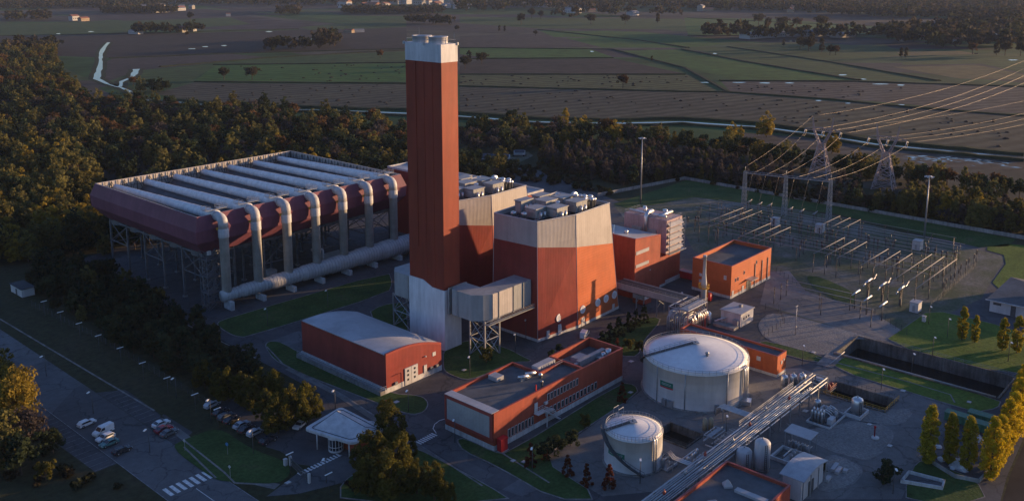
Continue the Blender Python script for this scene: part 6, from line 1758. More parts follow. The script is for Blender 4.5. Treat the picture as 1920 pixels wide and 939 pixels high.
M['wire'] = pmat('bright_wire', (.26, .21, .16), .45, .05, 1, metal=.3)
E1, P1 = pylon(480.2, 203.4, 'lattice pylon with a window head beyond the fence, the left one of the two')
E2, P2 = pylon(476.8, 167.4, 'lattice pylon with a window head beyond the fence, the right one of the two')
def wire(a, c, sag, label, group, r=.055, n=18):
    b = MB(); b.tube([(a[0] + (c[0] - a[0]) * i / n, a[1] + (c[1] - a[1]) * i / n, a[2] + (c[2] - a[2]) * i / n - sag * 4 * (i / n) * (1 - i / n)) for i in range(n + 1)], r, 5)
    tag(b.build('power_line', M['wire']), label, 'power line', group)
gt_pts = []
for (a, c) in zip(GT[:-1], GT[1:]):
    for u in (.18, .5, .82): gt_pts.append((a[0] + (c[0] - a[0]) * u + .3, a[1] + (c[1] - a[1]) * u, 18.4))
for (E, off, nm) in ((E1, 0, 'left'), (E2, 3, 'right')):
    for k, e in enumerate(E):
        wire((e[0] - 1.9, e[1] - .3, e[2] - 2), gt_pts[off + k], 2.6, 'sagging conductor from the %s pylon down to the line gantry' % nm, 'conductors down from the %s pylon' % nm)
        g0 = gt_pts[off + k]
        wire(g0, (g0[0] - 6, g0[1], 5.0), .3, 'thin dropper hanging from the line gantry into the yard below the %s pylon lines' % nm, 'droppers of the %s pylon lines' % nm, .045, 6)
for k, e in enumerate(E1): wire((e[0] + 2.2, e[1], e[2] - .8), (880, 168 + e[1] - 203, 44), 9, 'long conductor sweeping off to the right from the left pylon', 'outgoing conductors of the left pylon', .062, 40)
for k, e in enumerate(E2): wire((e[0] + 2.2, e[1], e[2] - .8), (830, 86 + e[1] - 167, 44), 9, 'long conductor sweeping off to the right from the right pylon', 'outgoing conductors of the right pylon', .062, 40)
wire(P1[0], (880, 174, 52), 8, 'thin earth wire running right from the left pylon peak', 'earth wires', .05, 40); wire(P2[0], (830, 92, 52), 8, 'thin earth wire running right from the right pylon peak', None, .05, 40)
wire(P1[0], (GT[0][0], GT[0][1], 21.2), 1.5, 'thin earth wire from the left pylon peak to the gantry', None, .045)

# ------------------------------------------------------------------ light masts, lamps, fences
def mast(x, y, h, label):
    t = thing('light_mast', label, 'light mast', (x, y, 0)); b = MB(); b.tube([(x, y, 0), (x, y, h)], [.42, .2], 10); b.build('pole', M['steel'], t)
    b = MB(); b.lathe(x, y, [(.2, h - .3), (1.1, h - .3), (1.1, h - .1), (.2, h)], 12); b.build('head_ring', M['steel'], t)
    for k in range(6):
        a = k * math.pi / 3; b = MB(); b.cbox(x + 1.5 * math.cos(a), y + 1.5 * math.sin(a), h - .55, .9, .7, .3, a); b.build('floodlight', M['white'], t)
    return t
mast(366.1, 243.6, 32.6, 'tall light mast beyond the boiler house roof, left of the gantry'); mast(396.0, 120.7, 27.0, 'tall light mast at the right behind the switchyard')
x, y = site(1491, 628); t = thing('camera_mast', 'slim grey mast on the paving left of the transformer yard', 'mast', (x, y, 0)); b = MB(); b.tube([(x, y, 0), (x, y, 9.6)], .12, 8); b.build('pole', M['steel'], t); b = MB(); b.bar((x - .8, y, 9.4), (x + .8, y, 9.4), .12); b.cbox(x, y, 2.4, .5, .4, .7); b.build('bracket', M['steel'], t)

b0 = MB(); b0.tube([(0, 0, 0), (0, 0, 6.2)], [.10, .06], 8)
lamp = thing('street_lamp', 'x', 'street lamp', (0, 0, 0)); b0.build('pole', M['steeldark'], lamp)
b0 = MB(); b0.bar((0, 0, 6.1), (-.9, -.6, 6.35), .08); b0.build('arm', M['steeldark'], lamp)
b0 = MB(); b0.cbox(-1.1, -.7, 6.28, 1.0, .42, .16, .6); b0.build('lamp_head', M['lamp'] if 'lamp' in M else M.setdefault('lamp', pmat('lamp_glass', (.75, .75, .72), .3, .05, 1)), lamp)
LK = kids_of(lamp)
LAMPS = [(502, 612, 'on the long lawn before the condenser, left one'), (615, 576, 'on the long lawn before the condenser, right one'), (881, 706, 'on the lawn between chimney foot and office'), (986, 634, 'at the boiler house corner'), (966, 662, 'on the bend between boiler house and office'),
         (766, 772, 'on the narrow lawn tip at the warehouse end'), (853, 829, 'before the louvred office end'), (998, 884, 'between the red shrubs along the service road'), (1200, 906, 'at the foot of the small tank'), (629, 772, 'behind the gatehouse canopy'),
         (475, 850, 'in front of the car park'), (396, 790, 'by the silver car in the car park'), (331, 748, 'at the dark lawn left of the car park'), (1504, 684, 'on the lawn strip by the concrete slab'), (1652, 730, 'on the lawn beside the large basin'),
         (1361, 821, 'between large tank and pipe rack'), (1674, 925, 'at the bottom edge left of the poplars'), (1741, 608, 'on the lawn right of the transformer yard'), (1776, 632, 'on the lawn by the small poplars'), (1709, 700, 'standing at the basin far wall'),
         (612, 905, 'beside the gate road crossing'), (175, 775, 'on the left road by the empty bays'), (281, 848, 'on the left road by the parked red car'), (87, 705, 'at the upper left of the left road'), (1748, 668, 'right of the basin on the grass'), (1890, 678, 'near the right edge among the small poplars')]
for i, (px, py, w) in enumerate(LAMPS):
    x, y = site(px, py); lab = 'street lamp with pale head ' + w
    if i == 0: lamp.location = (x, y, 0); lamp['label'] = lab
    else: copy_thing(lamp, LK, (x, y, 0), 0, lab)
    if py in (775, 848, 705): pass
pf = thing('perimeter_lamp', 'thin dark perimeter lamp post with white strip head in the row along the left verge', 'lamp', (0, 0, 0), 'perimeter lamps along the left verge')
b0 = MB(); b0.tube([(0, 0, 0), (0, 0, 5.0)], .06, 6); b0.build('pole', M['steeldark'], pf)
b0 = MB(); b0.cbox(0, 0, 5.0, 1.9, .22, .14); b0.build('strip_head', M['lamp'], pf)
PK = kids_of(pf)
for i, (px, py) in enumerate(((82, 565), (113, 585), (148, 606), (184, 629), (225, 652), (267, 680), (313, 708), (365, 739), (407, 766), (543, 850), (616, 888))):
    x, y = site(px, py, 5.0)
    if i == 0: pf.location = (x, y, 0)
    elif i < 9: copy_thing(pf, PK, (x, y, 0))
    else:
        o = copy_thing(pf, PK, (x, y, 0), 0, ('perimeter lamp with white strip head at the gate' if i == 9 else 'perimeter lamp with white strip head below the gatehouse trees'))
        del o['group']
# perimeter wall beyond the switchyard, mesh fences
def wall_line(name, label, pts, h, w, mat, cat='wall'):
    t = thing(name, label, cat, (pts[0][0], pts[0][1], 0)); b = MB()
    for a, c in zip(pts[:-1], pts[1:]):
        d = Vector(c) - Vector(a); b.cbox((a[0] + c[0]) / 2, (a[1] + c[1]) / 2, 0, d.length, w, h, math.atan2(d.y, d.x))
    b.build('wall_panel', M[mat], t); return t
wall_line('boundary_wall', 'long low pale concrete boundary wall between the grass and the plantation', [(364, 268), (426.6, 256), (424.5, 170), (421.8, 60)], 1.6, .5, 'conc')
def mesh_fence(label, px, h=2.2, step=3.0):
    P = [Vector((*site(*p), 0)) for p in px]
    t = thing('wire_fence', label, 'fence', tuple(P[0])); b = MB()
    for a, c in zip(P[:-1], P[1:]):
        L = (c - a).length; n = max(1, round(L / step))
        for i in range(n + 1):
            p = a.lerp(c, i / n); q = MB(); q.bar(p, p + Vector((0, 0, h)), .08)
            b.bar(p, p + Vector((0, 0, h)), .09)
        for k in range(5): b.bar(a + Vector((0, 0, .3 + k * h / 5)), c + Vector((0, 0, .3 + k * h / 5)), .025)
    b.build('fence_panel', M['steeldark'], t)
mesh_fence('thin dark wire fence along the front of the switchyard', [(1455, 512), (1510, 545), (1640, 592), (1700, 628)])
mesh_fence('thin dark wire fence across the paving below the transformer yard', [(1435, 580), (1460, 583), (1470, 607), (1425, 640)])
mesh_fence('thin dark wire fence beside the right end of the switchyard', [(1743, 580), (1780, 545), (1830, 500)])
mesh_fence('thin dark perimeter fence along the left verge', [(60, 575), (190, 640), (330, 725), (420, 780)])
# road signs
for px, py, s, lab, mt in ((427, 852, 1.5, 'blue round sign on a post on the lawn by the zebra crossing', 'blue'), (347, 845, 1.8, 'pale square sign on a post at the parking bays', 'plinth'), (432, 895, 1.4, 'small pale sign on the dark lawn near the bottom edge', 'plinth')):
    x, y = site(px, py); t = thing('road_sign', lab, 'sign', (x, y, 0)); b = MB(); b.bar((x, y, 0), (x, y, 2.6), .08); b.build('post', M['steel'], t)
    b = MB(); b.tube([(x - .05, y, 2.7), (x - .12, y - .02, 2.7)], .42, 16 if mt == 'blue' else 4, 0, False); b.build('sign_plate', M[mt], t)

# ------------------------------------------------------------------ vehicles
def make_car(name, label, cat, mat, kind='estate'):
    t = thing(name, label, cat, (0, 0, 0))
    L, W = (4.4, 1.78) if kind != 'van' else (5.0, 1.95)
    def sect(pts): return [[(x, -w / 2, z) for x, z, w in pts], [(x, w / 2, z) for x, z, w in pts]]
    b = MB()
    z0 = .32
    if kind == 'van':
        prof = [(-2.5, z0), (2.45, z0), (2.5, .9), (2.25, 1.15), (1.5, 1.3), (.75, 2.05), (.5, 2.15), (-2.4, 2.15), (-2.5, 2.0)]
        glass = [(1.42, 1.32), (.78, 1.98), (.1, 1.98), (.1, 1.32)]
    elif kind == 'estate':
        prof = [(-2.2, z0), (2.15, z0), (2.2, .72), (2.0, .86), (1.05, .96), (.35, 1.42), (.1, 1.47), (-1.55, 1.47), (-2.0, 1.1), (-2.2, .95)]
        glass = [(.98, .98), (.34, 1.40), (-1.5, 1.42), (-1.9, 1.02)]
    else:
        prof = [(-2.15, z0), (2.15, z0), (2.2, .7), (2.0, .84), (1.0, .93), (.25, 1.38), (0, 1.43), (-.95, 1.40), (-1.6, .98), (-2.1, .92), (-2.18, .7)]
        glass = [(.93, .95), (.24, 1.36), (-.9, 1.37), (-1.5, .98)]
    n = len(prof)
    def half(s):
        out = []
        for x, z in prof:
            k = 1.0 if z < 1.0 else 1.0 - .16 * (z - 1.0) / .5 if kind != 'van' else 1.0 - .07 * max(0, z - 1.2)
            kk = k * (1 - .10 * max(0, abs(x) - 1.7) / .5)
            out.append((x, s * W / 2 * kk, z))
        return out
    b.loft([half(-1), half(1)], 0, True)
    body = b.build('body', mat, t)
    # windows: side glass, windscreen, rear
    q = MB()
    for s in (-1, 1):
        g = []
        for x, z in glass:
            k = 1.0 if z < 1.0 else 1.0 - .16 * (z - 1.0) / .5 if kind != 'van' else 1.0 - .07 * max(0, z - 1.2)
            g.append((x, s * (W / 2 * k + .012), z))
        q.add(g if s < 0 else g[::-1], [(0, 1, 2, 3)])
    q.build('side_window', M['glass'], body)
    q = MB(); (xa, za), (xb, zb) = glass[0], glass[1]; w0, w1 = W / 2 * .92, W / 2 * .80
    q.add([(xa + .06, -w0, za), (xa + .06, w0, za), (xb + .06, w1, zb), (xb + .06, -w1, zb)], [(0, 1, 2, 3)]); q.build('windscreen', M['glass'], body)
    if kind != 'van':
        (xa, za), (xb, zb) = glass[2], glass[3]; q = MB(); q.add([(xa - .1, -w1, za), (xa - .1, w1, za), (xb - .12, w0, zb), (xb - .12, -w0, zb)], [(3, 2, 1, 0)]); q.build('rear_window', M['glass'], body)
    for x in (1.35, -1.35) if kind != 'van' else (1.6, -1.5):
        for s in (-1, 1):
            q = MB(); q.tube([(x, s * W / 2 * .98, .33), (x, s * (W / 2 - .22), .33)], .33, 14); wh = q.build('wheel', M['tyre'], t)
            q = MB(); q.tube([(x, s * (W / 2 * .98 + .012), .33), (x, s * W / 2 * .97, .33)], .19, 10); q.build('rim', M['steel'], wh)
    xe = 2.2 if kind != 'van' else 2.5
    for s in (-1, 1):
        q = MB(); q.box(xe - .1, xe + .01, s * W * .38 - .14, s * W * .38 + .14, .62, .76); q.build('headlight', M['lamp'], t)
        q = MB(); q.box(-xe + .0 - .015, -xe + .08, s * W * .38 - .12, s * W * .38 + .12, .72, .9); q.build('tail_light', M['redbright'], t)
    return t
M['tyre'] = pmat('tyre_rubber', (.015, .015, .016), .9, .1, 2)
def paint(name, c): return pmat(name, c, .28, .04, .5, spec=.5)
PAINT = {'white': paint('car_paint_white', (.66, .66, .66)), 'silver': paint('car_paint_silver', (.38, .39, .41)), 'dark': paint('car_paint_dark', (.03, .032, .038)), 'teal': paint('car_paint_teal', (.08, .20, .19)), 'red': paint('car_paint_red', (.20, .02, .03)), 'grey': paint('car_paint_grey', (.10, .11, .12))}
protos = {}
def car(kind, colr, px, py, rz, label, cat='car'):
    x, y = site(px, py)
    key = (kind, colr)
    if key not in protos:
        t = make_car('parked_car' if kind != 'van' else 'parked_van', label, cat, PAINT[colr], kind); protos[key] = (t, kids_of(t)); t.location = (x, y, .05); t.rotation_euler = (0, 0, rz)
    else:
        t, k = protos[key]; copy_thing(t, k, (x, y, .05), rz, label)
car('estate', 'white', 163, 797, R(8), 'white estate car parked alone at the top of the left bays')
car('van', 'white', 194, 813, R(190), 'white panel van parked in the left bays between two white cars', 'van')
car('estate', 'white', 198, 824, R(186), 'white estate car parked right beside the white panel van')
car('saloon', 'teal', 205, 834, R(184), 'teal green saloon parked in the left bays')
car('estate', 'dark', 229, 848, R(6), 'black estate car last in the left bays with lit tail')
car('saloon', 'white', 302, 798, R(4), 'white saloon parked across the road beside the dark red one')
car('saloon', 'red', 307, 808, R(4), 'dark red saloon parked between the white saloon and a grey car')
car('saloon', 'grey', 317, 815, R(5), 'dark grey saloon parked beside the dark red one')
car('estate', 'silver', 398, 762, R(8), 'silver estate car at the far end of the car park')
car('saloon', 'dark', 414, 776, R(8), 'black saloon in the car park row next to the silver estate')
car('estate', 'grey', 424, 784, R(6), 'grey estate car in shade in the middle of the car park row')
car('saloon', 'dark', 434, 791, R(8), 'black saloon in shade under the plane trees, middle of the row')
car('saloon', 'silver', 453, 800, R(6), 'silver saloon in the car park with its rear catching the light')
car('saloon', 'dark', 462, 808, R(8), 'black saloon between the two silver cars')
car('estate', 'silver', 479, 814, R(6), 'silver estate car by the tall lamp in the car park')
car('estate', 'dark', 503, 829, R(8), 'black estate car last in the car park row')
car('saloon', 'white', 563, 800, R(200), 'white saloon parked left of the gatehouse canopy')
car('saloon', 'red', 572, 784, R(200), 'red car half hidden under the trees by the gatehouse')
car('van', 'white', 1096, 631, R(20), 'white van on the road before the round vents of the boiler house', 'van')
# vans and caravans in the clearing behind the boiler houses
for i, (px, py, L, lab) in enumerate(((883, 312, 16, 'long grey green bus parked in the clearing behind the boiler houses'), (866, 318, 9, 'small pale truck next to the chimney edge in the clearing'), (915, 303, 9, 'pale caravan in the clearing, left of the rounded white one'), (936, 301, 13, 'large white caravan in the clearing by the wood'), (928, 308, 7, 'grey trailer in front of the white caravans'), (905, 300, 8, 'white van at the back of the clearing'), (974, 293, 7, 'pale trailer alone at the right of the clearing'))):
    x, y = site(px, py); t = thing('caravan' if i else 'parked_bus', lab, 'caravan' if i else 'bus', (x, y, 0))
    b = MB(); b.tube([(x - L / 2 * .67, y + L / 2 * .74, 2.0), (x + L / 2 * .67, y - L / 2 * .74, 2.0)], 1.7, 8, 0, False); b.build('body', M['white'] if i not in (0, 4) else M['duct'], t)
    b = MB(); b.tube([(x - L / 2 * .6, y + L / 2 * .66, 2.5), (x + L / 2 * .6, y - L / 2 * .66, 2.5)], 1.62, 8, 0, False); b.build('window', M['glass'], t)
    for s in (-.3, .3):
        b = MB(); b.tube([(x + s * L - 1.5, y - s * L * 1.1 - .4, .5), (x + s * L + 1.5, y - s * L * 1.1 + .4, .5)], .5, 10); b.build('wheel', M['tyre'], t)
b = MB(); sheet(b, S((862, 330), (880, 300), (930, 294), (990, 285), (1000, 292), (960, 312), (905, 330)), .05); struct('clearing', b, M['yardsoil'])

# inspection covers and small pads on the lawns and yards
for px, py, w_, lab in ((743, 754, 1.5, 'on the narrow lawn by the red hydrant'), (870, 694, 1.3, 'on the lawn at the chimney foot'), (1183, 678, 1.6, 'on the lawn at the far end of the office'), (1182, 736, 1.4, 'on the office lawn by the orange conical tree'), (962, 864, 1.2, 'on the service road lawn, left one'), (982, 866, 1.2, 'on the service road lawn, right one'), (1525, 661, 1.5, 'on the lawn strip by the concrete slab'), (1693, 733, 1.6, 'on the lawn along the large basin'),
                        (1817, 754, 1.3, 'on the lawn above the green containers'), (1630, 796, 1.4, 'at the top of the gravel bed with the hydrant'), (1510, 771, 1.8, 'on the paving left of the process skid'), (1668, 836, 1.4, 'on the kerb of the gravel bed with the hydrant'), (1395, 815, 1.5, 'on the paving right of the upright white tanks'), (540, 905, 1.3, 'by the sliding gate')):
    x, y = site(px, py); t = thing('inspection_cover', 'pale concrete inspection cover ' + lab, 'cover', (x, y, 0)); b = MB(); b.cbox(x, y, 0, w_, w_ * .8, .2); b.build('frame', M['conc'], t); b = MB(); b.cbox(x, y, .2, w_ * .8, w_ * .6, .04); b.build('lid', M['plinth'], t)
t = thing('handrail_pipe', 'sunlit pale rail on posts at the near corner of the large basin', 'rail', (*site(1570, 676), 0)); p, q = site(1556, 688), site(1583, 665); b = MB(); b.tube([(*p, 1.0), (*q, 1.0)], .14, 6); b.build('rail', M['rooflight'], t)
for u in (.05, .35, .65, .95):
    b = MB(); x, y = p[0] + (q[0] - p[0]) * u, p[1] + (q[1] - p[1]) * u; b.bar((x, y, 0), (x, y, 1.0), .12); b.build('post', M['steel'], t)
# ------------------------------------------------------------------ trees
def leaf_cloud(rng, clumps, per, leaf, spread):
    """small leaf faces scattered round clump centres: clumps = array (n, 4) of x, y, z, radius"""
    n = len(clumps)
    c = np.repeat(clumps, per, axis=0)
    d = rng.normal(size=(n * per, 3)); d /= np.linalg.norm(d, axis=1)[:, None] + 1e-9
    rad = c[:, 3] * rng.uniform(.35, 1.0, n * per) ** .5 * spread
    p = c[:, :3] + d * rad[:, None] * np.array([1, 1, .85])
    nrm = d + rng.normal(size=d.shape) * .55; nrm /= np.linalg.norm(nrm, axis=1)[:, None]
    t = np.cross(nrm, rng.normal(size=d.shape)); t /= np.linalg.norm(t, axis=1)[:, None] + 1e-9
    b = np.cross(nrm, t)
    s = leaf * rng.uniform(.6, 1.35, n * per)[:, None]
    q = np.stack([p - t * s, p + b * s * .62, p + t * s, p - b * s * .62], axis=1)
    return q.reshape(-1, 3)

def crown_clumps(rng, shape, h, r, base, n):
    out = []
    k = 0
    while len(out) < n and k < n * 60:
        k += 1
        if shape == 'column':
            u = rng.uniform(0, 1); z = base + (h - base) * u
            R_ = r * (min(1, (u + .06) * 5) * (1 - .25 * u)) * (1 if u < .75 else max(.1, (1 - u) / .25) ** .7)
            a = rng.uniform(0, 2 * math.pi); rr = R_ * rng.uniform(.25, 1) ** .5
            out.append((rr * math.cos(a), rr * math.sin(a), z, r * rng.uniform(.30, .5)))
        elif shape == 'clump':
            j = int(rng.integers(6)); aj = j * 2.1 + h; rj = 0 if j == 0 else r * (.42 + .13 * (j % 3)); hj = h * (1 - .09 * j)
            u = rng.uniform(0, 1); z = base + (hj - base) * u
            R_ = r * .50 * min(1, (u + .12) * 3.2) * (1 if u < .6 else max(.12, (1 - u) / .4) ** .75)
            a = rng.uniform(0, 2 * math.pi); rr = R_ * rng.uniform(.3, 1) ** .5
            out.append((rj * math.cos(aj) + rr * math.cos(a), rj * math.sin(aj) + rr * math.sin(a), z, r * rng.uniform(.15, .27)))
        elif shape == 'cone':
            u = rng.uniform(0, 1) ** 1.3; z = base + (h - base) * u
            R_ = r * (1 - u) ** .8 + .1; a = rng.uniform(0, 2 * math.pi); rr = R_ * rng.uniform(.4, 1) ** .5
            out.append((rr * math.cos(a), rr * math.sin(a), z, r * rng.uniform(.28, .42) * (1 - .5 * u)))
        else:
            v = rng.normal(size=3); v /= np.linalg.norm(v)
            if v[2] < -.65: continue
            lob = 1 + .22 * math.sin(3 * math.atan2(v[1], v[0]) + h) + .15 * math.sin(5 * v[2] + 2 * v[0])
            m = rng.uniform(.55, 1.0) * lob
            cz = (base + h) / 2; hz = (h - base) / 2
            out.append((v[0] * r * m * .92, v[1] * r * m * .92, cz + v[2] * hz * m * .92, r * rng.uniform(.22, .38)))
    return np.array(out)

def mesh_from_quads(name, q, mats, mi=None, tint=None):
    me = bpy.data.meshes.new(name); nv = len(q); nf = nv // 4
    me.vertices.add(nv); me.vertices.foreach_set('co', q.astype(np.float32).ravel())
    me.loops.add(nv); me.loops.foreach_set('vertex_index', np.arange(nv, dtype=np.int32))
    me.polygons.add(nf); me.polygons.foreach_set('loop_start', np.arange(0, nv, 4, dtype=np.int32))
    try: me.polygons.foreach_set('loop_total', np.full(nf, 4, dtype=np.int32))
    except Exception: pass
    for m in mats: me.materials.append(m)
    if mi is not None: me.polygons.foreach_set('material_index', mi.astype(np.int32))
    if tint is not None:
        a = me.color_attributes.new('tint', 'FLOAT_COLOR', 'POINT'); a.data.foreach_set('color', tint.astype(np.float32).ravel())
    me.update(); me.validate()
    return me

def branch_quads(rng, h, base, r, shape, tr):
    """tapered trunk and limbs as quads"""
    q = []
    def limb(p0, p1, r0, r1, n=5):
        p0, p1 = np.array(p0), np.array(p1); d = p1 - p0; d = d / np.linalg.norm(d)
        a = np.cross(d, [.3, .5, .8]); a /= np.linalg.norm(a); b = np.cross(d, a)
        for k in range(n):
            t0, t1 = 2 * math.pi * k / n, 2 * math.pi * (k + 1) / n
            e0, e1 = a * math.cos(t0) + b * math.sin(t0), a * math.cos(t1) + b * math.sin(t1)
            q.extend([p0 + e0 * r0, p0 + e1 * r0, p1 + e1 * r1, p1 + e0 * r1])
    top = h * (.92 if shape in ('column', 'cone') else .62)
    limb((0, 0, -.1), (0, 0, top * .55), tr, tr * .7); limb((0, 0, top * .55), (0, 0, top), tr * .7, tr * .2)
    for k in range(7 if shape == 'round' else 4):
        a = k * 2.4 + rng.uniform(-.4, .4); z = base + (top - base) * (k / 8); L = r * rng.uniform(.5, .85)
        limb((0, 0, z), (L * math.cos(a), L * math.sin(a), z + L * (.7 if shape == 'round' else 1.3)), tr * .35, tr * .08, 4)
    return np.array(q)

LEAF = {
 'dark': leaf_mat('dark_foliage', (.024, .038, .020), (.046, .062, .028)),
 'olive': leaf_mat('olive_foliage', (.088, .088, .032), (.18, .155, .044)),
 'golden': leaf_mat('golden_foliage', (.16, .125, .024), (.32, .23, .034), .25),
 'yellow': leaf_mat('yellow_poplar_foliage', (.36, .28, .014), (.58, .42, .018), .18),
 'ypop': leaf_mat('olive_yellow_poplar_foliage', (.20, .18, .018), (.36, .29, .022), .15),
 'russet': leaf_mat('russet_foliage', (.075, .042, .022), (.12, .068, .028)),
 'bare': leaf_mat('bare_twigs', (.050, .042, .042), (.078, .064, .060)),
 'plane': leaf_mat('plane_tree_foliage', (.050, .055, .014), (.125, .110, .020), .15),
 'redshrub': leaf_mat('red_shrub_foliage', (.10, .025, .018), (.16, .050, .02), .2),
 'fieldtree': leaf_mat('field_tree_foliage', (.035, .032, .022), (.060, .050, .028)),
}
PROTO = {}
def tree_proto(key, shape, h, r, base, n, per, leaf, mat, tr=.25, seed=1, spread=1.0):
    rng = np.random.default_rng(seed)
    cl = crown_clumps(rng, shape, h, r, base, n)
    q = leaf_cloud(rng, cl, per, leaf, spread)
    tq = branch_quads(rng, h, base, r, shape, tr)
    PROTO[key] = (mesh_from_quads('crown', q, [LEAF[mat]]), mesh_from_quads('trunk', tq, [M['bark']]), q, tq, h)
tree_proto('plane1', 'clump', 12.0, 4.0, 1.8, 110, 58, .26, 'plane', .28, 1)
tree_proto('plane2', 'clump', 10.5, 3.5, 1.5, 100, 58, .26, 'plane', .25, 2)
tree_proto('poplar', 'column', 14.0, 1.85, .6, 120, 55, .24, 'ypop', .25, 3)
tree_proto('ypoplar', 'column', 14.5, 2.15, .5, 130, 55, .24, 'yellow', .25, 13)
tree_proto('spoplar', 'column', 10.5, 1.5, .8, 70, 55, .24, 'ypop', .18, 4)
tree_proto('cypress', 'cone', 4.5, 1.2, .2, 30, 45, .2, 'dark', .12, 5)
tree_proto('redshrub', 'cone', 4.6, 1.1, .3, 30, 45, .2, 'redshrub', .12, 6)
tree_proto('shrub', 'round', 3.6, 1.9, .2, 28, 45, .22, 'dark', .14, 7)
tree_proto('oshrub', 'round', 3.6, 1.7, .2, 28, 45, .22, 'plane', .14, 17)
tree_proto('gold_big', 'round', 15, 6.0, 2.5, 95, 80, .36, 'golden', .4, 8)
tree_proto('dark1', 'round', 12, 4.4, 1.0, 48, 42, .48, 'dark', .3, 20)
tree_proto('dark2', 'clump', 14, 4.8, 1.5, 84, 32, .46, 'dark', .3, 21)
tree_proto('olive1', 'clump', 12.5, 4.6, 1.4, 80, 32, .44, 'olive', .3, 22)
tree_proto('olive2', 'clump', 14.5, 5.0, 1.8, 88, 32, .46, 'olive', .3, 23)
tree_proto('gold1', 'clump', 13.5, 4.8, 1.8, 84, 32, .44, 'golden', .3, 24)
tree_proto('russet1', 'round', 12, 4.4, 1.8, 48, 40, .46, 'russet', .28, 25)
tree_proto('bare1', 'round', 11, 3.8, 1.5, 44, 30, .34, 'bare', .2, 26, 1.15)
tree_proto('bare2', 'column', 12, 2.2, 1.5, 40, 32, .34, 'bare', .2, 27, 1.15)
tree_proto('slim1', 'column', 11, 1.9, 1.0, 44, 36, .38, 'olive', .2, 28)
tree_proto('slimgold', 'column', 12, 2.1, 1.0, 44, 36, .38, 'golden', .2, 29)
tree_proto('field1', 'round', 16, 7.0, 3.6, 50, 40, .65, 'fieldtree', .5, 30)
tree_proto('field2', 'round', 15, 5.4, 3.2, 44, 40, .62, 'fieldtree', .45, 31)
tree_proto('field3', 'column', 16, 3.2, 2.5, 40, 36, .6, 'fieldtree', .4, 32)
tree_proto('fieldred', 'round', 14, 6.0, 3.0, 44, 40, .6, 'russet', .45, 33)

random.seed(77)
def tree(name, key, x, y, s, label, group=None, sz=None, cat='tree'):
    """a tree: root at its foot, crown and trunk as parts"""
    cm, tm = PROTO[key][:2]
    o = thing(name, label, cat, (x, y, 0), group, random.uniform(0, 6.28)); o.scale = (s, s, sz or s * random.uniform(.92, 1.08))
    for nm, me in (('crown', cm), ('trunk', tm)):
        c = bpy.data.objects.new(nm, me); COL.objects.link(c); c.parent = o
    return o
def stand(name, key, px, py, s, label, group=None, cat='tree', sz=None):
    x, y = site(px, py); return tree(name, key, x, y, s, label, group, sz, cat)
# poplars at the right
for px, py, s, lab in ((1740, 868, 1.02, 'olive yellow columnar poplar, tallest of the three at the scrap bay and furthest left'), (1779, 868, .82, 'olive yellow columnar poplar, slim middle one of the three at the scrap bay'), (1813, 880, .9, 'olive yellow columnar poplar, right one of the three at the scrap bay')):
    stand('poplar_tree', 'poplar', px, py, s, lab)
YL = [('bright yellow columnar poplar at the near end of the sunlit row', 1856, 898, .98), ('bright yellow poplar second from the near end of the sunlit row', 1872, 872, .9), ('bright yellow poplar third from the near end of the sunlit row', 1885, 850, .92), ('bright yellow poplar fourth from the near end of the sunlit row', 1897, 826, .95),
      ('bright yellow poplar fifth from the near end of the sunlit row', 1906, 806, 1.0), ('bright yellow poplar cut by the right edge, behind the near poplars', 1914, 790, 1.02)]
for lab, px, py, s in YL: stand('poplar_tree', 'ypoplar', px, py, s, lab, None, 'tree', s * random.uniform(.88, 1.12))
for k in range(9):
    stand('poplar_tree', 'ypoplar', 1928 + k * 9, 772 - k * 12, 1.0, 'yellow poplar of the sunlit row at and beyond the right edge', 'poplars of the row beyond the right edge')
for px, py, s, lab in ((1803, 637, 1.0, 'slim yellow poplar on the lawn, leftmost of the four by the service building'), (1827, 642, .78, 'slim short yellow poplar on the lawn, second of the four by the service building'), (1879, 657, 1.0, 'slim yellow poplar on the lawn, third of the four by the service building'), (1906, 662, 1.03, 'slim yellow poplar on the lawn, rightmost of the four by the service building')):
    stand('poplar_tree', 'spoplar', px, py, s, lab)
# plane trees round the car park and gatehouse
for i, (px, py, s, k, w) in enumerate(((412, 742, .8, 'plane2', 'at the far end of the car park row'), (430, 752, .85, 'plane1', 'second in the car park row'), (452, 758, .8, 'plane2', 'third in the car park row'), (470, 770, .75, 'plane1', 'fourth, standing back in the car park row'), (492, 745, .85, 'plane2', 'by the service road, behind the car park row'), (515, 758, .8, 'plane1', 'by the service road, nearest the warehouse lawn'),
                                       (498, 790, .85, 'plane2', 'in the middle of the car park row over the dark cars'), (522, 812, .95, 'plane1', 'large one over the last dark cars of the row'), (548, 780, .9, 'plane2', 'by the service road left of the gatehouse'), (575, 795, .9, 'plane1', 'nearest the gatehouse canopy over the red car'), (385, 730, .75, 'plane2', 'dark one at the left start of the car park row'), (540, 800, .75, 'plane2', 'between the last dark cars and the gatehouse'),
                                       (735, 836, 1.0, 'plane1', 'tallest one right of the canopy tip'), (690, 892, 1.0, 'plane1', 'in front of the canopy, left of the lower group'), (722, 898, 1.0, 'plane2', 'in the middle of the lower group below the canopy'), (752, 906, .95, 'plane1', 'in the lower group with its crown in the evening light'), (765, 862, .6, 'plane2', 'small one right behind the lower group'), (782, 925, .85, 'plane2', 'at the bottom edge right in the lower group'), (815, 938, .75, 'plane1', 'low one at the right tail of the lower group'), (690, 930, 1.0, 'plane2', 'at the bottom edge in the lower group'), (735, 935, 1.0, 'plane1', 'at the bottom edge right below the canopy'), (838, 948, .55, 'plane2', 'smallest one at the right end of the lower group'))):
    stand('plane_tree', k, px, py, s, 'olive plane tree, ' + w)
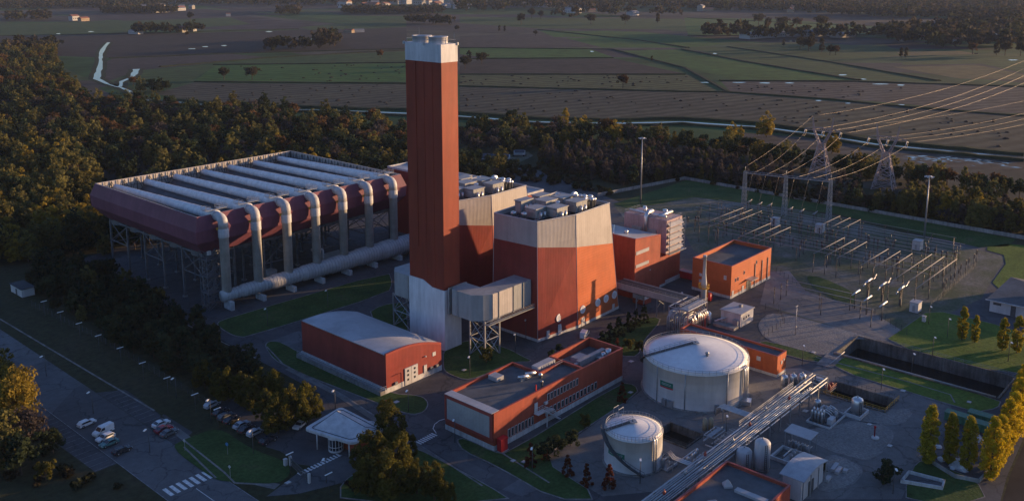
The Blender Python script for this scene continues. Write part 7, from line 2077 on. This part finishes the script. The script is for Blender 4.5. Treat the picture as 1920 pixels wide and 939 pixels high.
# shrubs and small trees on the lawns
for px, py, k, s, w in ((912, 680, 'oshrub', 1.25, 'rounded yellow green bush on the lawn by the flue duct trestle'), (1051, 664, 'shrub', .9, 'dark bush behind the office wing'), (1033, 672, 'shrub', .7, 'small dark bush at the back wall of the office'),
                        (1022, 858, 'shrub', 1.2, 'large dark bush at the foot of the office stair, left one'), (1045, 850, 'shrub', 1.2, 'large dark bush at the foot of the office stair, middle one'), (1070, 835, 'shrub', 1.1, 'large dark bush right of the office stair'), (1097, 802, 'oshrub', .9, 'olive bush on the office lawn near the gravel edge'),
                        (1166, 752, 'redshrub', 1.1, 'orange conical tree at the far end of the office lawn'), (995, 872, 'redshrub', 1.2, 'dark red conical tree, first along the service road lawn'), (1064, 890, 'redshrub', 1.1, 'dark red conical tree, second along the service road lawn'), (1100, 908, 'redshrub', 1.1, 'russet conical tree, third along the service road lawn'), (1142, 915, 'redshrub', 1.2, 'orange conical tree at the bottom edge left of the small tank'),
                        (1023, 862, 'redshrub', .7, 'small red shrub near the office stair bushes'), (1128, 650, 'cypress', 1.2, 'dark conical tree on the lawn before the boiler house, first'), (1143, 640, 'cypress', 1.4, 'dark conical tree on the lawn before the boiler house, second'), (1160, 630, 'cypress', 1.4, 'dark conical tree on the lawn before the boiler house, third'), (1178, 620, 'cypress', 1.3, 'dark conical tree on the lawn before the boiler house, fourth'), (1192, 612, 'cypress', 1.2, 'dark conical tree on the lawn before the boiler house, fifth'), (1207, 604, 'cypress', 1.3, 'dark conical tree on the lawn before the boiler house, sixth'),
                        (1157, 660, 'redshrub', .9, 'small orange tree on the lawn left of the large tank'), (1178, 655, 'oshrub', 1.0, 'small olive tree on the lawn left of the large tank'), (1198, 660, 'oshrub', 1.0, 'round olive tree touching the large tank edge'), (1540, 885, 'shrub', .6, 'dark low bush by the vaulted shed wall'), (1668, 895, 'shrub', 1.1, 'bare dark bush at the bottom edge by the lamp'), (1655, 908, 'shrub', 1.0, 'dark bush at the bottom edge left of the lamp')):
    stand('conical_tree' if k in ('cypress', 'redshrub') else 'bush', k, px, py, s, w, None, 'tree' if k in ('cypress', 'redshrub') else 'bush')
# trees at the lower left
for px, py, k, s, w in ((28, 820, 'gold_big', 1.05, 'big golden tree at the left edge with its crown in the light'), (8, 770, 'gold1', 1.0, 'golden tree at the left edge behind the big one'), (55, 850, 'bare1', 1.1, 'bare greyish tree right of the big golden tree'), (10, 880, 'olive1', 1.1, 'olive tree at the lower left corner'), (40, 890, 'dark1', .9, 'dark tree at the lower left corner'),
                        (86, 900, 'oshrub', 1.3, 'small yellow green bush alone on the dark lower left lawn'), (5, 730, 'olive1', .9, 'olive tree at the left edge by the road'), (100, 850, 'dark1', .55, 'small dark tree between the golden tree and the parking bays')):
    stand('broad_tree' if 'shrub' not in k else 'bush', k, px, py, s, w, None, 'tree' if 'shrub' not in k else 'bush')

# woods: individuals where they show largest, the rest of the mass as one object each
SPEC = {'dark1': 'dark green', 'dark2': 'tall dark green', 'olive1': 'olive', 'olive2': 'tall olive', 'gold1': 'golden', 'russet1': 'russet', 'bare1': 'bare brown', 'bare2': 'slim bare brown', 'slim1': 'slim olive', 'slimgold': 'slim golden'}
TINT = {'dark1': (.032, .046, .022), 'dark2': (.028, .042, .022), 'olive1': (.125, .115, .038), 'olive2': (.11, .108, .038), 'gold1': (.12, .095, .022), 'russet1': (.10, .058, .028), 'bare1': (.068, .058, .055), 'bare2': (.064, .054, .052), 'slim1': (.10, .092, .03), 'slimgold': (.13, .10, .022)}
def poly_points(px, spacing, rng, plan=False):
    P = px if plan else [site(*p) for p in px]; xs = [p[0] for p in P]; ys = [p[1] for p in P]; out = []
    nx = int((max(xs) - min(xs)) / spacing) + 1; ny = int((max(ys) - min(ys)) / spacing) + 1
    for i in range(nx):
        for j in range(ny):
            p = (min(xs) + (i + rng.uniform(-.1, 1.1)) * spacing, min(ys) + (j + rng.uniform(-.1, 1.1)) * spacing)
            if inside(p, P): out.append(p)
    return out
WOODS = [
 ('left', [(-60, 505), (-60, 300), (60, 285), (190, 330), (172, 375), (188, 440), (240, 452), (140, 480), (60, 500)], 7.2, {'dark1': 2, 'dark2': 1.5, 'olive1': 5, 'olive2': 5, 'gold1': 2.2, 'russet1': .6}, (.5, 1.35), 'wood left of the condenser'),
 ('back', [(-60, 300), (-60, 180), (60, 175), (150, 195), (260, 205), (420, 212), (560, 225), (700, 236), (764, 245), (764, 300), (640, 296), (560, 300), (300, 331), (184, 354), (60, 285)], 9.5, {'dark1': 4, 'dark2': 4, 'olive1': 3, 'russet1': 2, 'bare1': 4, 'gold1': .4, 'olive2': 1}, (.45, 1.3), 'wood behind the condenser'),
 ('far', [(-60, 180), (-60, 98), (40, 96), (105, 104), (110, 130), (130, 165), (175, 192), (60, 175)], 13, {'dark1': 4, 'olive1': 2, 'gold1': 2, 'russet1': 2}, (.9, 1.3), 'wood at the far left by the stream'),
 ('mid', [(862, 292), (862, 245), (980, 243), (1100, 252), (1180, 258), (1290, 268), (1300, 285), (1100, 275), (1040, 285), (990, 288), (930, 292)], 9.0, {'dark1': 3, 'olive1': 2, 'bare1': 4, 'gold1': 1, 'slim1': 1, 'russet1': 1.5}, (.6, 1.25), 'wood behind the clearing'),
 ('plant', [(1000, 300), (1060, 285), (1200, 285), (1300, 296), (1420, 318), (1500, 340), (1640, 362), (1920, 408), (1990, 440), (1905, 442), (1700, 408), (1500, 372), (1290, 336), (1170, 352), (1080, 335)], 5.6, {'bare2': 5, 'bare1': 3, 'slim1': 2.0, 'dark1': .6}, (.6, .85), 'plantation beyond the boundary wall'),
 ('plantlit', [(1640, 372), (1920, 418), (1990, 430), (1960, 452), (1905, 442), (1700, 408), (1640, 395)], 4.6, {'slim1': 5, 'slimgold': 1.5, 'olive1': 1}, (.8, 1.1), 'sunlit plantation behind the light mast'),
 ('strip', [(1290, 275), (1400, 282), (1480, 300), (1620, 318), (1760, 345), (1920, 362), (1920, 385), (1640, 345), (1500, 325), (1420, 308), (1300, 290)], 8.0, {'dark1': 4, 'olive1': 2, 'gold1': 1, 'slim1': 1.5, 'russet1': 1}, (.7, 1.05), 'tree belt below the pylons'),
 ('behind', [(150, 353), (150, 430), (250, 460), (380, 440), (380, 330), (262, 330), (255, 353)], 8.0, {'dark1': 4, 'dark2': 3, 'olive1': 3, 'gold1': 1, 'bare1': 1}, (.6, 1.1), 'wood right behind the condenser'),
 ('verge', [(70, 500), (190, 512), (300, 572), (425, 655), (470, 705), (455, 730), (400, 735), (330, 712), (200, 635), (60, 562)], 4.9, {'dark1': 5, 'dark2': 2, 'olive1': .6}, (.42, .72), 'dark tree band between condenser and left road'),
]
rngw = np.random.default_rng(5); cand = []
for nm, px, sp, mix, sc, words in WOODS:
    ks = list(mix); w = np.array([mix[k] for k in ks]); w = w / w.sum()
    for p in poly_points(px, sp, rngw, nm == 'behind'):
        if 0 < p[0] and 146 < p[0] < 238 and 262 < p[1] < 346: continue
        k = ks[rngw.choice(len(ks), p=w)]; s = rngw.uniform(*sc)
        if nm in ('plant', 'strip', 'plantlit') and any(428 < p[0] < q[0] + 9 and abs(p[1] - q[1] + (q[0] - p[0]) * .35) < 12 for q in ((480.2, 203.4), (476.8, 167.4))): s *= .3 if nm != 'plantlit' else .6
        d = math.hypot(p[0], p[1])
        cand.append((PROTO[k][4] * s / d, nm, k, p, s, words))
cand.sort(key=lambda c: -c[0])
def on_screen(p):
    f = p[0] * math.cos(YAW) + p[1] * math.sin(YAW); r_ = p[0] * math.sin(YAW) - p[1] * math.cos(YAW)
    return f > 0 and abs(r_ / f) < .58
ind = [c for c in cand if on_screen(c[3])][:210]
ids = set(id(c) for c in ind)
for _, nm, k, p, s, words in ind:
    tree('woodland_tree', k, p[0], p[1], s, '%s tree in the %s' % (SPEC[k], words), '%s trees of the %s' % (SPEC[k], words))
def joined(name, items, extra=None):
    """the rest of a wood as one object; leaves carry a per tree tint of their kind"""
    Q, MI, T = [], [], []
    for k, p, s in items:
        cq, tq = PROTO[k][2], PROTO[k][3]
        keep = np.arange(len(cq) // 4) % 3 == 0
        cq = cq.reshape(-1, 4, 3)[keep]
        cen = cq.mean(axis=1, keepdims=True); cq = (cen + (cq - cen) * 1.55).reshape(-1, 3)
        a = rngw.uniform(0, 6.28); c_, s_ = math.cos(a), math.sin(a); rot = np.array([[c_, -s_, 0], [s_, c_, 0], [0, 0, rngw.uniform(.85, 1.15)]])
        q = (cq @ rot.T) * s + np.array([p[0], p[1], 0]); Q.append(q); MI.append(np.zeros(len(q) // 4))
        col = np.array(TINT[k]) * rngw.uniform(.75, 1.3); T.append(np.tile(np.append(col, 1), (len(q), 1)))
        t2 = tq[:20] * np.array([s, s, s]) + np.array([p[0], p[1], 0]); Q.append(t2); MI.append(np.ones(len(t2) // 4)); T.append(np.tile((.05, .04, .03, 1), (len(t2), 1)))
    me = mesh_from_quads(name, np.concatenate(Q), [M['woodleaf'], M['bark']], np.concatenate(MI), np.concatenate(T))
    o = bpy.data.objects.new(name, me); COL.objects.link(o); return o
M['woodleaf'] = leaf_mat('woodland_foliage', (1, 1, 1), (1, 1, 1), 0, True)
for nm, px, sp, mix, sc, words in WOODS:
    items = [(c[2], c[3], c[4]) for c in cand if c[1] == nm and id(c) not in ids]
    if items: tag(joined('woodland', items), 'massed trees filling the ' + words, 'woodland', None, 'stuff')
# undergrowth between the trunks
def bushes(name, label, px_list, spacing, s0, s1, cols, z=0.0, n=26, per=4, leaf=.55):
    rng = np.random.default_rng(len(px_list) * 7 + int(spacing * 10)); Q, T = [], []
    for px in px_list:
        for p in poly_points(px, spacing, rng):
            if 146 < p[0] < 238 and 262 < p[1] < 346: continue
            s = rng.uniform(s0, s1); cl = crown_clumps(rng, 'round', 1.6, 1.4, 0, n); q = leaf_cloud(rng, cl, per, leaf, 1.0) * s + np.array([p[0], p[1], z])
            Q.append(q); T.append(np.tile(np.append(np.array(cols[rng.integers(len(cols))]) * rng.uniform(.7, 1.3), 1), (len(q), 1)))
    me = mesh_from_quads(name, np.concatenate(Q), [M['woodleaf']], None, np.concatenate(T)); o = bpy.data.objects.new(name, me); COL.objects.link(o)
    return tag(o, label, 'undergrowth', None, 'stuff')
bushes('undergrowth', 'dark scrub on the rough ground behind the boiler houses and wall', [[(862, 320), (960, 315), (1040, 300), (1160, 372), (1060, 350), (900, 332)], [(1000, 300), (1290, 296), (1500, 345), (1905, 430), (1905, 442), (1500, 376), (1290, 338), (1170, 350)]], 5.0, .7, 1.6, [(.04, .04, .02), (.055, .045, .03), (.035, .042, .016)])
bushes('undergrowth', 'dark scrub along the left verge and lower left lawn', [[(0, 690), (40, 730), (105, 805), (190, 880), (230, 915), (0, 915)], [(430, 735), (500, 775), (560, 790), (500, 760)], [(620, 900), (680, 870), (760, 845), (800, 860), (860, 920), (640, 925)]], 5.5, .5, 1.2, [(.025, .03, .014), (.04, .034, .02), (.05, .035, .022)])
# lone trees in the fields
for i, (px, py, k, s, w) in enumerate(((420, 150, 'field2', .95, 'lone dark tree in the green field, left of a pair'), (473, 150, 'field1', .95, 'lone dark tree in the green field, right of a pair'), (857, 60, 'field2', .9, 'lone dark tree in the field just right of the chimney top'), (1168, 165, 'fieldred', 1.0, 'lone russet tree in the stubble field'), (903, 121, 'field1', .95, 'dark tree in the field right of the chimney, larger of a clump'), (872, 130, 'field2', 1.1, 'dark tree close to the chimney side in the fields'), (880, 120, 'field3', 1.0, 'slim dark tree close to the chimney side in the fields'),
                                       (713, 110, 'fieldred', .8, 'faint lone tree in the dull field left of the chimney'), (357, 40, 'field2', 1.4, 'lone tree in the far left fields near the horizon'), (351, 70, 'field2', .7, 'small brown tree by the far farm'), (600, 90, 'field1', 1.2, 'dark tree at the end of the far hedge clump'), (622, 85, 'fieldred', 1.2, 'brown tree at the end of the far hedge clump'),
                                       (977, 47, 'field2', 1.8, 'dark tree in a far group of three'), (997, 35, 'field2', 1.7, 'second dark tree in a far group of three'), (1014, 36, 'field2', 1.3, 'third small tree in a far group of three'), (1004, 68, 'field2', .7, 'small tree by the far field track'), (1108, 46, 'field1', 1.5, 'round dark far tree in the green fields'), (1172, 46, 'field1', 1.4, 'round dark far tree right of the other'), (1233, 44, 'field3', 1.5, 'slim far tree between the round ones'), (1222, 115, 'field3', .45, 'tiny bush tree on the green field by a ditch'), (936, 60, 'field3', .7, 'tiny far tree on the purple field, left'), (946, 60, 'field3', .7, 'tiny far tree on the purple field, right'),
                                       (1422, 48, 'field1', 1.6, 'round dark tree in the far bright field, left'), (1440, 52, 'field2', 1.4, 'dark tree in the far bright field, second'), (1466, 55, 'field1', 1.7, 'round dark tree in the far bright field, third'), (1494, 53, 'fieldred', 1.7, 'brown tree in the far bright field, fourth'), (1540, 55, 'field1', 1.8, 'round dark tree in the far bright field, rightmost'), (1578, 66, 'field2', 1.2, 'dark tree near the far long barn'),
                                       (1500, 92, 'field2', 1.2, 'dark tree in the mid field clump, left'), (1516, 96, 'field1', 1.3, 'large dark tree of the mid field clump'), (1520, 92, 'field3', 1.4, 'slim tree of the mid field clump'), (1540, 99, 'field3', 1.2, 'slim tree right of the mid field clump'), (1556, 104, 'field2', .9, 'small tree below the mid field clump'), (1566, 104, 'fieldred', 1.0, 'russet tree below the mid field clump'), (1469, 87, 'field3', .7, 'tiny tree left of the mid field clump'), (1689, 108, 'field3', .8, 'slim dark tree in the tan fields, left'), (1698, 109, 'field3', .8, 'slim dark tree in the tan fields, right'),
                                       (1823, 102, 'fieldred', 1.2, 'brown tree at the right below the village'), (1868, 104, 'field3', 1.2, 'slim tree at the right below the village'), (1884, 105, 'field2', 1.3, 'dark tree at the right below the village'), (1913, 106, 'field2', 1.3, 'dark tree at the right edge below the village'), (264, 172, 'olive1', 1.1, 'olive tree beside the winding stream'),
                                       (285, 172, 'dark1', 1.1, 'dark tree in the clump by the stream, left'), (300, 172, 'dark2', 1.1, 'dark tree in the clump by the stream, middle'), (313, 171, 'dark1', 1.0, 'dark tree in the clump by the stream, right'), (293, 176, 'dark1', .9, 'dark tree in the clump by the stream, front'), (250, 163, 'russet1', .9, 'russet tree on the stream bank'),
                                       (1060, 244, 'slimgold', 1.35, 'bright yellow tree standing out beyond the clearing wood'), (1058, 275, 'gold1', .9, 'golden tree standing just right of the clearing caravans'), (1140, 262, 'russet1', 1.35, 'large russet tree by the canal'), (1098, 252, 'dark1', 1.0, 'dark tree by the canal left of the russet one'), (1178, 262, 'dark2', 1.0, 'dark tree by the canal right of the russet one'), (958, 232, 'dark1', 1.0, 'dark tree at the canal right of the chimney'), (1437, 258, 'gold1', 1.25, 'tall orange tree at the canal left of the pylons'), (1372, 268, 'gold1', 1.0, 'golden tree at the canal in the tree belt'), (1388, 272, 'slimgold', 1.0, 'slim golden tree at the canal in the tree belt'), (1560, 288, 'gold1', 1.1, 'golden tree right beside the left pylon'),
                                       (1850, 395, 'dark2', .9, 'large dark tree in the plantation by the right edge'), (520, 290, 'gold1', 1.1, 'yellow tree right behind the condenser far corner'), (440, 205, 'olive2', 1.1, 'olive tree at the wood edge by the canal, left'), (495, 208, 'dark2', 1.15, 'dark tree at the wood edge by the canal, right'))):
    stand('field_tree', k, px, py, s, w)
# dark heaps scattered on the stubble
hv = MB(); bm = bmesh.new(); bmesh.ops.create_icosphere(bm, subdivisions=1, radius=1.0)
hv.add([(v.co.x * random.uniform(.8, 1.2), v.co.y * random.uniform(.8, 1.2), max(-.1, v.co.z * .75)) for v in bm.verts], [tuple(q.index for q in f.verts) for f in bm.faces]); bm.free()
M['heap'] = pmat('dark_straw', (.022, .020, .018), .95, .3, 2)
h0 = hv.build('straw_heap', M['heap']); tag(h0, 'small dark heap of straw lying on the stubble fields', 'straw heap', 'dark heaps on the stubble fields'); n = 0
random.seed(9); spots = []
for px, k in (([(862, 143), (1290, 143), (1345, 168), (862, 160)], 46), ([(862, 166), (1290, 175), (1900, 222), (1900, 280), (1560, 244), (1280, 220), (862, 208)], 120), ([(1370, 160), (1700, 165), (1640, 188), (1380, 170)], 34), ([(410, 124), (762, 121), (762, 155), (500, 153)], 38), ([(330, 180), (380, 160), (762, 160), (762, 203), (450, 192)], 48)):
    P = [site(*p) for p in px]; xs = [p[0] for p in px]; ys = [p[1] for p in px]; c = 0
    while c < k:
        q = (random.uniform(min(xs), max(xs)), random.uniform(min(ys), max(ys)))
        if inside(q, px): spots.append(site(*q)); c += 1
for i, (x, y) in enumerate(spots):
    o = h0 if i == 0 else h0.copy()
    if i: COL.objects.link(o)
    o.location = (x, y, .1); s = random.uniform(1.0, 1.9); o.scale = (s * random.uniform(.8, 1.4), s, s * random.uniform(.6, 1)); o.rotation_euler = (0, 0, random.uniform(0, 3))
# far hedges and woods
def far_wood(label, px_list, spacing, s0, s1, cols, seed):
    rng = np.random.default_rng(seed); Q, T = [], []
    for px in px_list:
        for p in poly_points(px, spacing, rng):
            s = rng.uniform(s0, s1); cl = crown_clumps(rng, 'round', 1.25, .62, .05, 9); q = leaf_cloud(rng, cl, 5, .22, 1.0) * s + np.array([p[0], p[1], 0])
            Q.append(q); T.append(np.tile(np.append(np.array(cols[rng.integers(len(cols))]) * rng.uniform(.7, 1.3), 1), (len(q), 1)))
    me = mesh_from_quads('far_wood', np.concatenate(Q), [M['woodleaf']], None, np.concatenate(T)); o = bpy.data.objects.new('far_wood', me); COL.objects.link(o)
    tag(o, label, 'far wood', None, 'stuff')
FC = [(.030, .032, .018), (.045, .038, .026), (.055, .044, .030), (.036, .040, .020)]
far_wood('far hedges and tree lines in the left fields', [[(10, 36), (42, 34), (42, 40), (12, 41)], [(60, 33), (92, 32), (92, 39), (60, 40)], [(190, 20), (330, 22), (330, 27), (195, 26)], [(235, 63), (380, 57), (380, 62), (240, 66)], [(500, 92), (580, 90), (580, 96), (505, 97)], [(590, 78), (630, 74), (632, 90), (596, 94)], [(520, 24), (560, 20), (560, 28), (525, 29)], [(760, 42), (850, 44), (850, 48), (765, 46)], [(0, 98), (100, 88), (104, 100), (0, 108)], [(640, 22), (830, 22), (830, 27), (650, 28)]], 17, 12, 19, FC, 1)
far_wood('far woods and hedges below the horizon in the middle', [[(300, 0), (760, -2), (760, 9), (540, 13), (300, 10)], [(860, 8), (1290, 6), (1290, 18), (1060, 20), (870, 16)], [(860, 18), (960, 20), (960, 24), (862, 24)], [(1100, 26), (1280, 28), (1280, 31), (1110, 30)], [(1040, 35), (1095, 33), (1095, 37), (1045, 38)]], 46, 15, 30, FC, 2)
far_wood('far woods and hedges toward the right horizon', [[(1290, 4), (1920, 4), (1920, 16), (1600, 24), (1290, 20)], [(1500, 26), (1920, 24), (1920, 34), (1700, 36)], [(1320, 60), (1390, 63), (1390, 74), (1325, 73)], [(1390, 70), (1480, 68), (1640, 66), (1640, 72), (1400, 76)], [(1640, 62), (1920, 56), (1920, 92), (1760, 92), (1660, 82)], [(1780, 40), (1920, 38), (1920, 52), (1790, 54)], [(0, 2), (300, 0), (300, 14), (0, 20)]], 26, 12, 24, FC, 3)

# ------------------------------------------------------------------ far houses
HM = [pmat('plaster_cream', (.28, .26, .23), .8, .1, .1), pmat('plaster_white', (.36, .36, .355), .8, .1, .1), pmat('plaster_ochre', (.26, .20, .14), .8, .1, .1)]
RM = [pmat('tile_roof', (.22, .10, .07), .85, .2, .1), pmat('grey_roof', (.20, .20, .21), .8, .2, .1)]
def house_mesh(L, W, h, rh, wm, rm):
    b = MB(); b.box(-L / 2, L / 2, -W / 2, W / 2, 0, h, 0)
    b.add([(-L / 2 - .4, -W / 2 - .4, h), (L / 2 + .4, -W / 2 - .4, h), (L / 2 + .4, W / 2 + .4, h), (-L / 2 - .4, W / 2 + .4, h), (-L / 2 - .4, 0, h + rh), (L / 2 + .4, 0, h + rh)], [(0, 1, 5, 4), (2, 3, 4, 5), (1, 2, 5), (3, 0, 4), (3, 2, 1, 0)], 1)
    for x in np.arange(-L / 2 + 1.5, L / 2 - 1, 3.0):
        for s in (-1, 1): b.box(x, x + 1.1, s * (W / 2 + .03) - .03, s * (W / 2 + .03) + .03, h * .35, h * .6, 2)
    me = bpy.data.meshes.new('house'); me.from_pydata(b.v, [], b.f); 
    for m in (wm, rm, M['glass']): me.materials.append(m)
    me.polygons.foreach_set('material_index', b.m); me.update(); return me
HOUSES = [house_mesh(14, 9, 6, 2.6, HM[0], RM[0]), house_mesh(12, 10, 7, 2.4, HM[1], RM[0]), house_mesh(18, 9, 5, 2.6, HM[2], RM[0]), house_mesh(26, 12, 6, 2.2, HM[1], RM[1]), house_mesh(11, 9, 8, 2.2, HM[0], RM[1])]
BARN = [house_mesh(60, 14, 5, 1.8, HM[1], RM[1]), house_mesh(44, 18, 6, 2, HM[0], RM[1])]
random.seed(14)
def house(me, px, py, label, group=None, s=1.0, rz=None, name='house', cat='house'):
    x, y = site(px, py); o = bpy.data.objects.new(name, me); COL.objects.link(o); o.location = (x, y, 0); o.scale = (s, s, s); o.rotation_euler = (0, 0, random.choice((.2, .3, 1.8, -.4)) if rz is None else rz)
    return tag(o, label, cat, group)
for px, py, k, s, lab in ((139, 39, 1, 1.5, 'white house alone in the far left fields, left of two'), (157, 40, 2, 1.3, 'ochre lit house alone in the far left fields, right of two'), (255, 64, 3, 1.0, 'grey farm building left in the far hedge'), (340, 61, 0, 1.4, 'red roofed farm house at the right of the far hedge'), (362, 60, 1, .9, 'small white house right of the far farm'), (6, 15, 3, 1.6, 'pale large house at the upper left corner'),
                          (618, 62, 1, .6, 'tiny white hut in the striped far field'), (655, 62, 2, 1.0, 'pale shed in the far field left of the chimney top'), (672, 61, 3, .8, 'long pale shed in the far field left of the chimney top'), (428, 31, 1, .9, 'tiny white house alone in the far green field')):
    house(HOUSES[k], px, py, lab, None, s)
house(BARN[0], 1430, 71, 'long white barn in the far right fields', None, 1.6, R(-12), 'barn', 'barn'); house(BARN[1], 1535, 68, 'second pale barn right of the long white one', None, 1.5, R(-12), 'barn', 'barn'); house(BARN[0], 1500, 68, 'grey barn between the two pale barns', None, 1.0, R(-12), 'barn', 'barn'); house(BARN[1], 1580, 70, 'pale barn at the right end of the barn row', None, 1.1, R(-12), 'barn', 'barn')
for grp, box, n, s in (('houses of the far left hamlet', (205, 17, 370, 24), 14, 1.5), ('houses of the far town in the middle', (640, 0, 1060, 17), 46, 2.2), ('houses of the village at the right', (1670, 56, 1915, 86), 30, 1.15), ('houses along the right horizon', (1300, 2, 1910, 14), 20, 2.4), ('houses of the far left horizon', (120, 2, 600, 8), 14, 2.2), ('houses in the far right fields', (1060, 18, 1500, 30), 8, 1.5)):
    for i in range(n):
        house(random.choice(HOUSES), random.uniform(box[0], box[2]), random.uniform(box[1], box[3]), 'small pale house, one of many among the ' + grp, grp, s * random.uniform(.8, 1.3))

# ------------------------------------------------------------------ the air between
HZ = MB(); HZ.box(-900, 5200, -2600, 5600, -6.0, 118.0)
hm = bpy.data.materials.new('haze_air'); hm.use_nodes = True
hn, hl = hm.node_tree.nodes, hm.node_tree.links
hn.remove(hn['Principled BSDF']); pv = hn.new('ShaderNodeVolumePrincipled'); pv.inputs['Density'].default_value = HAZE; pv.inputs['Color'].default_value = (.62, .76, 1.0, 1); pv.inputs['Anisotropy'].default_value = 0.0
hl.new(pv.outputs[0], hn['Material Output'].inputs['Volume'])
tag(HZ.build('haze', hm), 'thin bluish evening haze filling the air over the plain', 'haze', None, 'stuff')
